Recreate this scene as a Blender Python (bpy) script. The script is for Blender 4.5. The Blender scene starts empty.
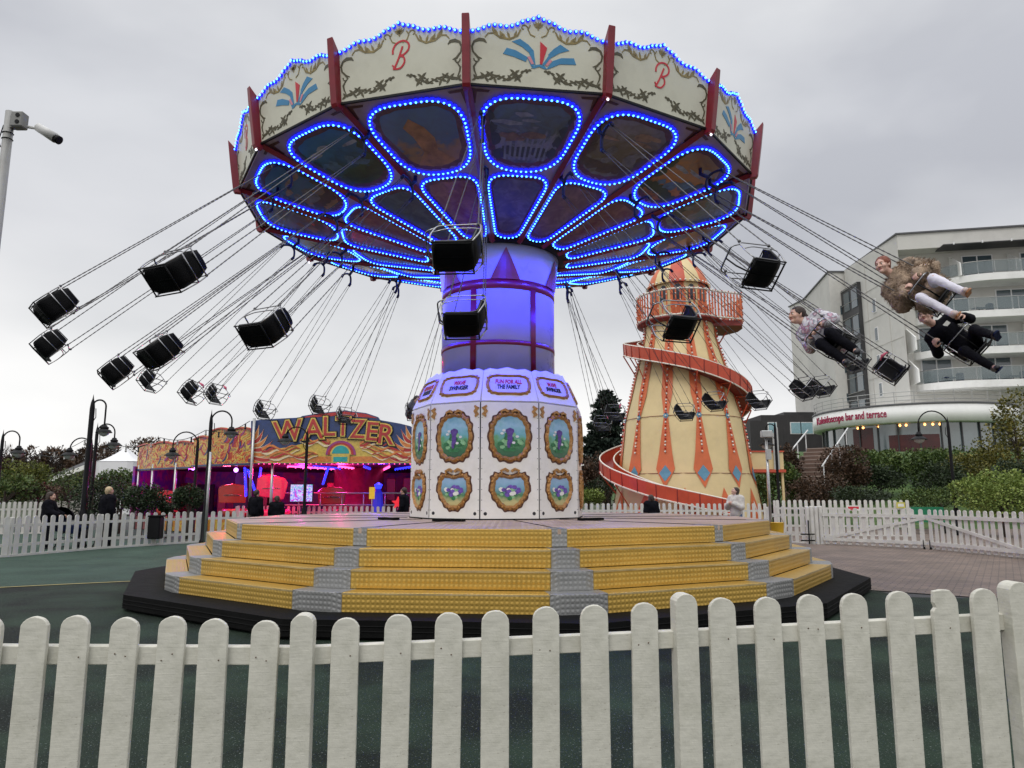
import bpy, math, random
from mathutils import Vector, Matrix, noise
PI=math.pi
SC=bpy.context.scene
COL=SC.collection
# ---------------------------------------------------------------- camera maths (lens fitted to the place)
FPX=712.0; PITCH=0.155; EYE=1.42
def ray(px,py):
    a=(px-512)/FPX; b=(384-py)/FPX; c,s=math.cos(PITCH),math.sin(PITCH)
    return Vector((a,c-b*s,s+b*c))
def at_y(px,py,Y):
    r=ray(px,py); t=Y/r.y; return Vector((r.x*t,Y,EYE+r.z*t))
def at_z(px,py,z):
    r=ray(px,py); t=(z-EYE)/r.z; return Vector((r.x*t,r.y*t,z))
def size_at(px,Y): return px*Y/FPX
# ---------------------------------------------------------------- mesh builder
class MB:
    def __init__(s): s.v=[]; s.f=[]; s.m=[]; s.cm=0; s.sm=[]; s.smooth=False
    def _add(s,vs,fs):
        o=len(s.v); s.v.extend([tuple(v) for v in vs])
        for f in fs:
            s.f.append(tuple(i+o for i in f)); s.m.append(s.cm); s.sm.append(s.smooth)
    def box(s,c,size,M=None,rz=0,bev=0):
        x,y,z=size[0]/2,size[1]/2,size[2]/2
        if bev:
            b=min(bev,x*.9,y*.9,z*.9)
            vs=[];idx={}
            for sx in(-1,1):
                for sy in(-1,1):
                    for sz in(-1,1):
                        for k in range(3):
                            p=[sx*(x-b),sy*(y-b),sz*(z-b)]; p[k]=[sx*x,sy*y,sz*z][k]
                            idx[(sx,sy,sz,k)]=len(vs); vs.append(Vector(p))
            fs=[]
            for k in range(3):
                a,bb=[(1,2),(2,0),(0,1)][k]
                for sg in(-1,1):
                    q=[]
                    for (u,w) in((-1,-1),(1,-1),(1,1),(-1,1)):
                        t=[0,0,0];t[k]=sg;t[a]=u;t[bb]=w;q.append(idx[(t[0],t[1],t[2],k)])
                    fs.append(q if sg>0 else q[::-1])
            for k in range(3):
                a,bb=[(1,2),(2,0),(0,1)][k]
                for u in(-1,1):
                    for w in(-1,1):
                        e=[]
                        for (sg,kk) in((-1,a),(1,a),(1,bb),(-1,bb)):
                            t=[0,0,0];t[k]=sg;t[a]=u;t[bb]=w;e.append(idx[(t[0],t[1],t[2],kk)])
                        fs.append(e if u*w<0 else e[::-1])
            for sx in(-1,1):
                for sy in(-1,1):
                    for sz in(-1,1):
                        e=[idx[(sx,sy,sz,k)] for k in range(3)]
                        fs.append(e if sx*sy*sz>0 else e[::-1])
        else:
            vs=[Vector((i*x,j*y,k*z)) for i in(-1,1) for j in(-1,1) for k in(-1,1)]
            fs=[(0,1,3,2),(4,6,7,5),(0,4,5,1),(2,3,7,6),(0,2,6,4),(1,5,7,3)]
        R=Matrix.Rotation(rz,4,'Z') if rz else None
        out=[]
        for v in vs:
            if R: v=R@v
            v=v+Vector(c)
            if M: v=M@v
            out.append(v)
        s._add(out,fs)
    def tube(s,pts,r,n=8,M=None,closed=False,caps=True):
        P=[Vector(p) for p in pts]; N=len(P)
        rs=r if isinstance(r,(list,tuple)) else [r]*N
        up=None; rings=[]
        for i in range(N):
            a=P[(i-1)%N] if (closed or i>0) else P[0]
            b=P[(i+1)%N] if (closed or i<N-1) else P[-1]
            t=(b-a)
            if t.length<1e-9: t=Vector((0,0,1))
            t.normalize()
            if up is None:
                up=Vector((0,0,1)) if abs(t.z)<.9 else Vector((1,0,0))
            x=up-t*up.dot(t)
            if x.length<1e-6: x=Vector((0,1,0))-t*t.y
            x.normalize(); up=x; y=t.cross(x)
            rings.append([P[i]+(x*math.cos(2*PI*k/n)+y*math.sin(2*PI*k/n))*rs[i] for k in range(n)])
        vs=[v for R in rings for v in R]; fs=[]
        for i in range(N if closed else N-1):
            j=(i+1)%N
            for k in range(n):
                k2=(k+1)%n; fs.append((i*n+k,i*n+k2,j*n+k2,j*n+k))
        if caps and not closed:
            fs.append(tuple(range(n))[::-1]); fs.append(tuple((N-1)*n+k for k in range(n)))
        if M: vs=[M@v for v in vs]
        sm=s.smooth; s.smooth=n>5; s._add(vs,fs); s.smooth=sm
    def lathe(s,prof,n=24,c=(0,0,0),M=None,sm=True,a0=0,a1=2*PI,cap=True):
        full=abs(a1-a0-2*PI)<1e-6; K=n if full else n+1
        vs=[];fs=[]
        for r,z in prof:
            for k in range(K):
                a=a0+(a1-a0)*k/n; vs.append(Vector((c[0]+r*math.cos(a),c[1]+r*math.sin(a),c[2]+z)))
        for i in range(len(prof)-1):
            for k in range(n):
                k2=(k+1)%K; fs.append((i*K+k,i*K+k2,(i+1)*K+k2,(i+1)*K+k))
        if cap and full:
            if prof[0][0]>1e-6: fs.append(tuple(range(K))[::-1])
            if prof[-1][0]>1e-6: fs.append(tuple((len(prof)-1)*K+k for k in range(K)))
        if M: vs=[M@v for v in vs]
        t=s.smooth; s.smooth=sm; s._add(vs,fs); s.smooth=t
    def sphere(s,c,r,n=8,m=6,M=None,sc=(1,1,1)):
        vs=[];fs=[];c=Vector(c)
        vs.append(c+Vector((0,0,-r*sc[2])))
        for i in range(1,m):
            p=-PI/2+PI*i/m
            for k in range(n):
                a=2*PI*k/n; vs.append(c+Vector((r*sc[0]*math.cos(p)*math.cos(a),r*sc[1]*math.cos(p)*math.sin(a),r*sc[2]*math.sin(p))))
        vs.append(c+Vector((0,0,r*sc[2])))
        for k in range(n): fs.append((0,1+(k+1)%n,1+k))
        for i in range(m-2):
            for k in range(n):
                a=1+i*n; fs.append((a+k,a+(k+1)%n,a+n+(k+1)%n,a+n+k))
        L=len(vs)-1
        for k in range(n): fs.append((1+(m-2)*n+k,1+(m-2)*n+(k+1)%n,L))
        if M: vs=[M@v for v in vs]
        t=s.smooth; s.smooth=True; s._add(vs,fs); s.smooth=t
    def prism(s,pts,t,M=None,t0=0.0,back=True):
        # 2D outline (u,v) extruded along +w from t0 to t
        n=len(pts); A=sum(pts[i][0]*pts[(i+1)%n][1]-pts[(i+1)%n][0]*pts[i][1] for i in range(n))
        if A<0: pts=pts[::-1]
        vs=[Vector((p[0],p[1],t0)) for p in pts]+[Vector((p[0],p[1],t)) for p in pts]
        fs=[tuple(range(n,2*n))]
        if back: fs.append(tuple(range(n))[::-1])
        for i in range(n):
            j=(i+1)%n; fs.append((i,j,n+j,n+i))
        if M: vs=[M@v for v in vs]
        s._add(vs,fs)
    def ribbon(s,pts,w,M=None,t=.004,t0=0.0,mp=None):
        # flat stroke along 2D points, widths w, raised to height t
        n=len(pts); ws=w if isinstance(w,(list,tuple)) else [w]*n; L=[];R=[]
        for i in range(n):
            a=Vector(pts[max(i-1,0)]); b=Vector(pts[min(i+1,n-1)]); d=(b-a)
            if d.length<1e-9: d=Vector((1,0))
            d.normalize(); nn=Vector((-d.y,d.x)); p=Vector(pts[i])
            L.append(p+nn*ws[i]/2); R.append(p-nn*ws[i]/2)
        vs=[Vector((p.x,p.y,t)) for p in L]+[Vector((p.x,p.y,t)) for p in R]
        vs+=[Vector((p.x,p.y,t0)) for p in L]+[Vector((p.x,p.y,t0)) for p in R]
        fs=[]
        for i in range(n-1):
            fs.append((i,n+i,n+i+1,i+1)); fs.append((2*n+i,i,i+1,2*n+i+1)); fs.append((n+i,3*n+i,3*n+i+1,n+i+1))
        if mp: vs=[mp(v) for v in vs]
        if M: vs=[M@v for v in vs]
        s._add(vs,fs)
    def quad(s,a,b,c,d): s._add([Vector(a),Vector(b),Vector(c),Vector(d)],[(0,1,2,3)])
    def grid(s,fn,nu,nv,closed_u=False):
        vs=[Vector(fn(i/nu,j/nv)) for j in range(nv+1) for i in range(nu+1)]
        fs=[(j*(nu+1)+i,j*(nu+1)+i+1,(j+1)*(nu+1)+i+1,(j+1)*(nu+1)+i) for j in range(nv) for i in range(nu)]
        s._add(vs,fs)
    def text(s,body,size,M=None,depth=.006,bold=0.0,mp=None,fit=None,shear=0,align='CENTER',t0=0.0):
        cu=bpy.data.curves.new('lettering','FONT'); cu.body=body; cu.size=size; cu.extrude=depth/2; cu.offset=bold; cu.align_x=align; cu.align_y='CENTER'; cu.shear=shear; cu.resolution_u=3
        o=bpy.data.objects.new('lettering',cu)
        if fit and bold:
            cu.offset=0; me=o.to_mesh(); q=[v.co.copy() for v in me.vertices]; o.to_mesh_clear(); cu.offset=bold
            ref=(min(v.x for v in q),max(v.x for v in q),min(v.y for v in q),max(v.y for v in q))
        else: ref=None
        me=o.to_mesh()
        vs=[v.co.copy() for v in me.vertices]; fs=[tuple(p.vertices) for p in me.polygons]
        o.to_mesh_clear(); bpy.data.objects.remove(o); bpy.data.curves.remove(cu)
        if not vs: return
        x0=min(v.x for v in vs);x1=max(v.x for v in vs);y0=min(v.y for v in vs);y1=max(v.y for v in vs)
        if ref: x0,x1,y0,y1=ref
        for v in vs:
            if fit:
                v.x=(v.x-(x0+x1)/2)*fit[0]/(x1-x0); v.y=(v.y-(y0+y1)/2)*fit[1]/(y1-y0)
            v.z+=depth/2+t0
        if mp: vs=[mp(v) for v in vs]
        if M: vs=[M@v for v in vs]
        s._add(vs,fs)
    def build(s,name,mat,parent=None,loc=None,bevel=0):
        me=bpy.data.meshes.new(name); me.from_pydata(s.v,[],s.f)
        mats=mat if isinstance(mat,(list,tuple)) else [mat]
        for m in mats: me.materials.append(m)
        for p,mi,sm in zip(me.polygons,s.m,s.sm):
            p.material_index=mi if mi<len(mats) else 0; p.use_smooth=sm
        me.update()
        o=bpy.data.objects.new(name,me); COL.objects.link(o)
        if parent: o.parent=parent
        if loc: o.location=loc
        if bevel:
            b=o.modifiers.new('edge','BEVEL'); b.width=bevel; b.segments=2; b.limit_method='ANGLE'
        return o
def frame(o,x,y,z=None):
    x=Vector(x).normalized(); y=Vector(y); y=(y-x*x.dot(y)).normalized(); z=x.cross(y)
    return Matrix(((x.x,y.x,z.x,o[0]),(x.y,y.y,z.y,o[1]),(x.z,y.z,z.z,o[2]),(0,0,0,1)))
def thing(name,label,cat,loc=(0,0,0),rz=0,group=None,kind=None,M=None):
    o=bpy.data.objects.new(name,None); o.empty_display_size=.2; COL.objects.link(o)
    if M is not None: o.matrix_world=M
    else: o.location=loc; o.rotation_euler=(0,0,rz)
    o['label']=label; o['category']=cat
    if group: o['group']=group
    if kind: o['kind']=kind
    return o
def tag(o,label=None,cat=None,group=None,kind=None):
    if label: o['label']=label
    if cat: o['category']=cat
    if group: o['group']=group
    if kind: o['kind']=kind
    return o
def copy(o,parent=None,M=None,loc=None,rz=None):
    c=o.copy(); COL.objects.link(c); c.parent=parent
    for k in('label','category','group','kind'):
        if parent and k in c and k in('category','group'): del c[k]
    if M is not None: c.matrix_local=M
    if loc is not None: c.location=loc
    if rz is not None: c.rotation_euler=(0,0,rz)
    return c
KIDS={}
def copy_tree(o,parent=None,**k):
    c=copy(o,parent,**k)
    for ch in [q for q in COL.objects if q.parent==o]: copy_tree(ch,c)
    return c
# ---------------------------------------------------------------- materials
def mat(name,col,rough=.6,metal=0,var=.12,scale=6,bump=0,bscale=40,coat=0,emit=None,estr=1,spec=.5,dirt=None,dscale=1.5,damt=.5):
    m=bpy.data.materials.new(name); m.use_nodes=True; nt=m.node_tree; N=nt.nodes; L=nt.links
    b=N['Principled BSDF']; b.inputs['Roughness'].default_value=rough; b.inputs['Metallic'].default_value=metal
    b.inputs['Specular IOR Level'].default_value=spec
    if coat: b.inputs['Coat Weight'].default_value=coat; b.inputs['Coat Roughness'].default_value=.1
    tc=N.new('ShaderNodeTexCoord')
    c=list(col)+[1]
    src=None
    if var:
        no=N.new('ShaderNodeTexNoise'); no.inputs['Scale'].default_value=scale; no.inputs['Detail'].default_value=5; no.inputs['Roughness'].default_value=.6
        L.new(tc.outputs['Object'],no.inputs['Vector'])
        mp=N.new('ShaderNodeMapRange'); mp.inputs[1].default_value=.3; mp.inputs[2].default_value=.7; mp.inputs[3].default_value=1-var; mp.inputs[4].default_value=1+var
        L.new(no.outputs['Fac'],mp.inputs[0])
        mx=N.new('ShaderNodeVectorMath'); mx.operation='SCALE'; mx.inputs[0].default_value=col
        L.new(mp.outputs[0],mx.inputs['Scale']); src=mx.outputs[0]
        rr=N.new('ShaderNodeMapRange'); rr.inputs[3].default_value=max(rough-.12,.03); rr.inputs[4].default_value=min(rough+.12,1)
        L.new(no.outputs['Fac'],rr.inputs[0]); L.new(rr.outputs[0],b.inputs['Roughness'])
    if dirt:
        n2=N.new('ShaderNodeTexNoise'); n2.inputs['Scale'].default_value=dscale; n2.inputs['Detail'].default_value=7; n2.inputs['Roughness'].default_value=.7
        L.new(tc.outputs['Object'],n2.inputs['Vector'])
        r2=N.new('ShaderNodeMapRange'); r2.inputs[1].default_value=.5; r2.inputs[2].default_value=.75; r2.inputs[3].default_value=0; r2.inputs[4].default_value=damt
        L.new(n2.outputs['Fac'],r2.inputs[0])
        mm=N.new('ShaderNodeMix'); mm.data_type='RGBA'; mm.inputs[7].default_value=list(dirt)+[1]
        L.new(r2.outputs[0],mm.inputs[0])
        if src: L.new(src,mm.inputs[6])
        else: mm.inputs[6].default_value=c
        src=mm.outputs[2]
    if src: L.new(src,b.inputs['Base Color'])
    else: b.inputs['Base Color'].default_value=c
    if bump:
        n3=N.new('ShaderNodeTexNoise'); n3.inputs['Scale'].default_value=bscale; n3.inputs['Detail'].default_value=6
        L.new(tc.outputs['Object'],n3.inputs['Vector'])
        bp=N.new('ShaderNodeBump'); bp.inputs['Strength'].default_value=bump; bp.inputs['Distance'].default_value=.02
        L.new(n3.outputs['Fac'],bp.inputs['Height']); L.new(bp.outputs[0],b.inputs['Normal'])
    if emit is not None:
        b.inputs['Emission Color'].default_value=list(emit)+[1]; b.inputs['Emission Strength'].default_value=estr
    return m
def mat_checker(name,col,rough=.35,metal=.85,axis='XZ'):
    # raised tread-plate lozenges
    m=mat(name,col,rough,metal,var=.10,scale=2.5,dirt=(col[0]*.45,col[1]*.45,col[2]*.45),dscale=1.2,damt=.5); nt=m.node_tree; N=nt.nodes; L=nt.links; b=N['Principled BSDF']
    tc=N.new('ShaderNodeTexCoord'); sx=N.new('ShaderNodeSeparateXYZ'); L.new(tc.outputs['Object'],sx.inputs[0])
    def M2(op,a,c=None,v=None):
        n=N.new('ShaderNodeMath'); n.operation=op
        L.new(a,n.inputs[0])
        if c is not None: L.new(c,n.inputs[1])
        if v is not None: n.inputs[1].default_value=v
        return n.outputs[0]
    w=M2('ADD',sx.outputs['Z'],sx.outputs['Y'])
    u=M2('MULTIPLY',sx.outputs['X'],v=2*PI/.105); w2=M2('MULTIPLY',w,v=2*PI/.105)
    h=M2('MULTIPLY',M2('SINE',u),M2('SINE',w2)); h=M2('ABSOLUTE',h); h=M2('POWER',h,v=1.6)
    bp=N.new('ShaderNodeBump'); bp.inputs['Strength'].default_value=.6; bp.inputs['Distance'].default_value=.006
    L.new(h,bp.inputs['Height']); L.new(bp.outputs[0],b.inputs['Normal'])
    # wear: raised tops are polished
    src=b.inputs['Base Color'].links[0].from_socket
    mm=N.new('ShaderNodeMix'); mm.data_type='RGBA'; mm.inputs[7].default_value=[min(1,c*1.18) for c in col]+[1]
    L.new(M2('POWER',h,v=1.5),mm.inputs[0]); L.new(src,mm.inputs[6]); L.new(mm.outputs[2],b.inputs['Base Color'])
    return m
def mat_ramp(name,stops,scale=3,detail=6,rough=.4,dist=0,coord='Object',voro=False,axis=None,coat=0,emit=0):
    m=bpy.data.materials.new(name); m.use_nodes=True; nt=m.node_tree; N=nt.nodes; L=nt.links; b=N['Principled BSDF']; b.inputs['Roughness'].default_value=rough
    if coat: b.inputs['Coat Weight'].default_value=coat
    tc=N.new('ShaderNodeTexCoord')
    t=N.new('ShaderNodeTexVoronoi' if voro else 'ShaderNodeTexNoise'); t.inputs['Scale'].default_value=scale
    if not voro: t.inputs['Detail'].default_value=detail; t.inputs['Distortion'].default_value=dist
    L.new(tc.outputs[coord],t.inputs['Vector']); fac=t.outputs['Fac'] if not voro else t.outputs['Color']
    if axis is not None:  # (component, lo, hi, noise weight)
        sx=N.new('ShaderNodeSeparateXYZ'); L.new(tc.outputs[coord],sx.inputs[0])
        mr=N.new('ShaderNodeMapRange'); mr.inputs[1].default_value=axis[1]; mr.inputs[2].default_value=axis[2]; L.new(sx.outputs[axis[0]],mr.inputs[0])
        ma=N.new('ShaderNodeMath'); ma.operation='MULTIPLY_ADD'; ma.inputs[1].default_value=axis[3]; L.new(fac,ma.inputs[0]); L.new(mr.outputs[0],ma.inputs[2])
        mb=N.new('ShaderNodeMath'); mb.operation='SUBTRACT'; mb.inputs[1].default_value=axis[3]/2; L.new(ma.outputs[0],mb.inputs[0]); fac=mb.outputs[0]
    cr=N.new('ShaderNodeValToRGB'); L.new(fac,cr.inputs[0]); e=cr.color_ramp.elements
    while len(e)<len(stops): e.new(.5)
    for i,(p,c) in enumerate(stops): e[i].position=p; e[i].color=list(c)+[1]
    L.new(cr.outputs[0],b.inputs['Base Color'])
    if emit: L.new(cr.outputs[0],b.inputs['Emission Color']); b.inputs['Emission Strength'].default_value=emit
    return m
def mat_leaf(name,stops,rough=.55,trans=.0):
    m=bpy.data.materials.new(name); m.use_nodes=True; nt=m.node_tree; N=nt.nodes; L=nt.links; b=N['Principled BSDF']; b.inputs['Roughness'].default_value=rough
    b.inputs['Specular IOR Level'].default_value=.3
    g=N.new('ShaderNodeNewGeometry'); tc=N.new('ShaderNodeTexCoord'); no=N.new('ShaderNodeTexNoise'); no.inputs['Scale'].default_value=1.3; L.new(tc.outputs['Object'],no.inputs['Vector'])
    ma=N.new('ShaderNodeMath'); ma.operation='MULTIPLY_ADD'; ma.inputs[1].default_value=.6
    L.new(g.outputs['Random Per Island'],ma.inputs[0]); 
    mr=N.new('ShaderNodeMapRange'); mr.inputs[1].default_value=.35; mr.inputs[2].default_value=.65; mr.inputs[3].default_value=0; mr.inputs[4].default_value=.4; L.new(no.outputs['Fac'],mr.inputs[0]); L.new(mr.outputs[0],ma.inputs[2])
    cr=N.new('ShaderNodeValToRGB'); L.new(ma.outputs[0],cr.inputs[0]); e=cr.color_ramp.elements
    while len(e)<len(stops): e.new(.5)
    for i,(p,c) in enumerate(stops): e[i].position=p; e[i].color=list(c)+[1]
    L.new(cr.outputs[0],b.inputs['Base Color']); return m
def mat_emit(name,col,s):
    return mat(name,(col[0]*.3,col[1]*.3,col[2]*.3),.4,var=0,emit=col,estr=s)
# colours
white_paint=mat('white_paint',(.58,.565,.49),.6,var=.08,scale=9,bump=.15,bscale=30,dirt=(.30,.30,.22),dscale=5,damt=.55)
far_white=mat('white_fence_paint',(.58,.57,.53),.6,var=.12,scale=3,dirt=(.30,.29,.25),dscale=2.5,damt=.45)
cream=mat('cream_board',(.60,.59,.48),.4,var=.05,scale=3,dirt=(.35,.33,.24),dscale=2,damt=.3)
house_white=mat('housing_white',(.80,.78,.74),.3,var=.04,scale=3,dirt=(.5,.47,.41),dscale=2.5,damt=.3,coat=.2)
red_paint=mat('dark_red_paint',(.20,.008,.018),.35,var=.15,scale=5)
red_bright=mat('red_lettering',(.55,.02,.035),.35,var=.05)
scroll_mat=mat('scroll_olive',(.075,.065,.03),.5,var=.35,scale=14)
scroll_gold=mat('scroll_ochre',(.24,.18,.06),.45,var=.4,scale=20)
fan_blue=mat('fan_blue',(.04,.22,.42),.4,var=.08); fan_pink=mat('fan_pink',(.65,.25,.30),.4,var=.08)
soffit_mat=mat('soffit_lilac',(.34,.26,.32),.35,var=.12,scale=4,dirt=(.14,.08,.08),dscale=3,damt=.5)
black_metal=mat('black_metal',(.006,.006,.007),.45,var=.2,metal=0,spec=.18)
dark_rubber=mat('black_plinth',(.006,.006,.006),.7,var=.3,spec=.08,scale=8,bump=.2,bscale=60)
steel=mat('galvanised_steel',(.42,.42,.41),.38,metal=.8,var=.15,scale=10)
chrome=mat('chromed_tube',(.30,.30,.31),.25,metal=1,var=.05)
chain_mat=mat('chain_steel',(.09,.088,.09),.5,metal=.4,var=.1,scale=30)
seat_black=mat('black_seat_plastic',(.004,.004,.005),.5,var=.2,spec=.12,scale=10,bump=.15,bscale=50)
gold=mat('gold_leaf_frame',(.42,.21,.06),.35,metal=.3,var=.35,scale=25,bump=.4,bscale=60)
dark_edge=mat('frame_brown',(.09,.03,.015),.45,var=.2)
gold_plate=mat_checker('gold_tread_plate',(.54,.345,.075),.36,.5)
alu_plate=mat_checker('aluminium_tread_plate',(.30,.30,.295),.42,.5)
led_core=mat_emit('led_core',(.05,.26,1.0),9.0)
led_halo=mat_emit('led_halo_blue',(.010,.015,1.0),1.5)  # glowing dome round each bulb stands in for its blue halo
led_white=mat_emit('small_white_lamp',(.9,.9,1),3)
arm_blue=mat('arm_dark_blue',(.015,.018,.075),.4,var=.2,metal=.3)
# ================================================================ camera, light, sky
cam=bpy.data.cameras.new('camera'); co=bpy.data.objects.new('camera',cam); COL.objects.link(co)
cam.sensor_width=36; cam.lens=FPX/1024*36; cam.clip_start=.05; cam.clip_end=3000
co.location=(0,0,EYE); co.rotation_euler=(PI/2+PITCH,0,0); SC.camera=co
SC.view_settings.view_transform='Standard'; SC.view_settings.look='None'; SC.view_settings.gamma=1; SC.view_settings.exposure=0
W=bpy.data.worlds.new('World'); SC.world=W; W.use_nodes=True; nt=W.node_tree; N=nt.nodes; L=nt.links; bg=N['Background']
sky=N.new('ShaderNodeTexSky'); sky.sky_type='NISHITA'; sky.sun_disc=False; sky.sun_elevation=math.radians(48); sky.sun_rotation=math.radians(155)
sk=N.new('ShaderNodeVectorMath'); sk.operation='SCALE'; sk.inputs['Scale'].default_value=.05; L.new(sky.outputs[0],sk.inputs[0])
tc=N.new('ShaderNodeTexCoord'); sx=N.new('ShaderNodeSeparateXYZ'); L.new(tc.outputs['Generated'],sx.inputs[0])
mpv=N.new('ShaderNodeMapping'); mpv.inputs['Scale'].default_value=(1,1,2.0); mpv.inputs['Location'].default_value=(.37,.2,.1); L.new(tc.outputs['Generated'],mpv.inputs[0])
no=N.new('ShaderNodeTexNoise'); no.inputs['Scale'].default_value=1.9; no.inputs['Detail'].default_value=6; no.inputs['Roughness'].default_value=.45; no.inputs['Distortion'].default_value=.15; L.new(mpv.outputs[0],no.inputs['Vector'])
cl=N.new('ShaderNodeValToRGB'); L.new(no.outputs['Fac'],cl.inputs[0]); e=cl.color_ramp.elements
e[0].position=.34; e[0].color=(.48,.492,.53,1); e[1].position=.66; e[1].color=(.72,.725,.745,1)
m_=e.new(.5); m_.color=(.63,.64,.665,1)
# overcast: pale band low down, darker deck in the middle, much brighter overhead
gr=N.new('ShaderNodeValToRGB'); L.new(sx.outputs['Z'],gr.inputs[0]); g=gr.color_ramp.elements
g[0].position=0; g[0].color=(1.75,1.70,1.60,1); g[1].position=1; g[1].color=(3.1,3.1,3.05,1)
for p,v in((.10,(1.58,1.55,1.48)),(.20,(1.25,1.245,1.22)),(.32,(1.06,1.065,1.08)),(.46,(1.16,1.165,1.18)),(.60,(1.25,1.25,1.24)),(.75,(2.3,2.3,2.28))):
    q=g.new(p); q.color=(*v,1)
mu=N.new('ShaderNodeVectorMath'); mu.operation='MULTIPLY'; L.new(cl.outputs[0],mu.inputs[0]); L.new(gr.outputs[0],mu.inputs[1])
mx=N.new('ShaderNodeMix'); mx.data_type='RGBA'; mx.inputs[0].default_value=.96; L.new(sk.outputs[0],mx.inputs[6]); L.new(mu.outputs[0],mx.inputs[7])
L.new(mx.outputs[2],bg.inputs[0]); bg.inputs[1].default_value=1.0
sun=bpy.data.lights.new('sun','SUN'); sun.energy=.9; sun.angle=math.radians(25); sun.color=(1,.96,.9)
so=bpy.data.objects.new('sun',sun); COL.objects.link(so); so.rotation_euler=(math.radians(42),0,math.radians(-25))
# ================================================================ ground
def sheet(name,pts,z,m,kind='structure'):
    b=MB(); b._add([Vector((p[0],p[1],z)) for p in pts],[tuple(range(len(pts)))])
    o=b.build(name,m); o['kind']=kind; return o
def mat_rubber(name,c1,c2):
    m=mat_ramp(name,[(.35,c1),(.52,[(a+b)/2 for a,b in zip(c1,c2)]),(.68,c2)],scale=1.1,detail=8,rough=.75,dist=.4)
    nt=m.node_tree;N=nt.nodes;L=nt.links;b=N['Principled BSDF'];tc=N.new('ShaderNodeTexCoord')
    v=N.new('ShaderNodeTexVoronoi'); v.inputs['Scale'].default_value=110; L.new(tc.outputs['Object'],v.inputs['Vector'])
    bp=N.new('ShaderNodeBump'); bp.inputs['Strength'].default_value=.6; bp.inputs['Distance'].default_value=.006; L.new(v.outputs['Distance'],bp.inputs['Height']); L.new(bp.outputs[0],b.inputs['Normal'])
    b.inputs['Specular IOR Level'].default_value=.15
    v2=N.new('ShaderNodeTexNoise'); v2.inputs['Scale'].default_value=75; v2.inputs['Detail'].default_value=2; L.new(tc.outputs['Object'],v2.inputs['Vector'])
    mr=N.new('ShaderNodeMapRange'); mr.inputs[1].default_value=.64; mr.inputs[2].default_value=.70; L.new(v2.outputs['Fac'],mr.inputs[0])
    src=b.inputs['Base Color'].links[0].from_socket; mm=N.new('ShaderNodeMix'); mm.data_type='RGBA'; mm.inputs[7].default_value=(.16,.19,.17,1); L.new(mr.outputs[0],mm.inputs[0]); L.new(src,mm.inputs[6]); L.new(mm.outputs[2],b.inputs['Base Color'])
    return m
g_dark=mat_rubber('rubber_dark_green',(.007,.011,.008),(.024,.044,.027))
g_green=mat_rubber('rubber_green',(.030,.055,.041),(.048,.085,.063))
asphalt=mat('asphalt',(.05,.05,.05),.85,var=.2,scale=3,bump=.3,bscale=90)
b=MB()
b.cm=0; b._add([Vector((-400,-60,-.004)),Vector((400,-60,-.004)),Vector((400,900,-.004)),Vector((-400,900,-.004))],[(0,1,2,3)])
gnd=b.build('ground',asphalt); gnd['kind']='structure'
sheet('rubber_surface',[(-30,-8),(30,-8),(30,9.6),(10,9.9),(5.5,10.4),(5.5,24),(-30,24)],0.0,g_dark)
L1=[at_z(-260,598,0),at_z(0,588,0),at_z(60,585,0),at_z(136,581.5,0)]
sheet('rubber_track',[L1[0],L1[1],L1[2],L1[3],(-4.9,15),(-5,30),(-30,30)],.004,g_green)
yl=mat('yellow_line_paint',(.50,.40,.13),.6,var=.15,dirt=(.12,.11,.06),dscale=9,damt=.6)
b=MB(); w=.06
for i in range(3):
    a,c=L1[i],L1[i+1]; d=Vector((0,w,0)); b._add([a+Vector((0,0,.008)),c+Vector((0,0,.008)),c+d+Vector((0,0,.008)),a+d+Vector((0,0,.008))],[(0,1,2,3)])
b.build('painted_line',yl)['kind']='structure'
# brick paving
def mat_brick(name,c1,c2,mort,scale=1.0,bw=.22,bh=.11,ang=0,rough=.7,axis='XY'):
    m=bpy.data.materials.new(name); m.use_nodes=True; nt=m.node_tree;N=nt.nodes;L=nt.links;b=N['Principled BSDF'];b.inputs['Roughness'].default_value=rough
    tc=N.new('ShaderNodeTexCoord'); mp=N.new('ShaderNodeMapping'); mp.inputs['Rotation'].default_value=(PI/2 if axis=='XZ' else 0,0,ang); L.new(tc.outputs['Object'],mp.inputs[0])
    t=N.new('ShaderNodeTexBrick'); t.inputs['Scale'].default_value=scale; t.inputs['Brick Width'].default_value=bw; t.inputs['Row Height'].default_value=bh; t.inputs['Mortar Size'].default_value=.008
    t.inputs['Color1'].default_value=[*c1,1]; t.inputs['Color2'].default_value=[*c2,1]; t.inputs['Mortar'].default_value=[*mort,1]; L.new(mp.outputs[0],t.inputs['Vector'])
    n=N.new('ShaderNodeTexNoise'); n.inputs['Scale'].default_value=1.2; n.inputs['Detail'].default_value=8; L.new(tc.outputs['Object'],n.inputs['Vector'])
    mr=N.new('ShaderNodeMapRange'); mr.inputs[1].default_value=.3; mr.inputs[2].default_value=.7; mr.inputs[3].default_value=.7; mr.inputs[4].default_value=1.25; L.new(n.outputs['Fac'],mr.inputs[0])
    s=N.new('ShaderNodeVectorMath'); s.operation='SCALE'; L.new(t.outputs['Color'],s.inputs[0]); L.new(mr.outputs[0],s.inputs['Scale']); L.new(s.outputs[0],b.inputs['Base Color'])
    bp=N.new('ShaderNodeBump'); bp.inputs['Strength'].default_value=.4; bp.inputs['Distance'].default_value=.01; bp.invert=True; L.new(t.outputs['Fac'],bp.inputs['Height']); L.new(bp.outputs[0],b.inputs['Normal'])
    return m
pav=mat_brick('block_paving',(.20,.145,.115),(.145,.11,.09),(.055,.047,.043),ang=.6)
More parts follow.
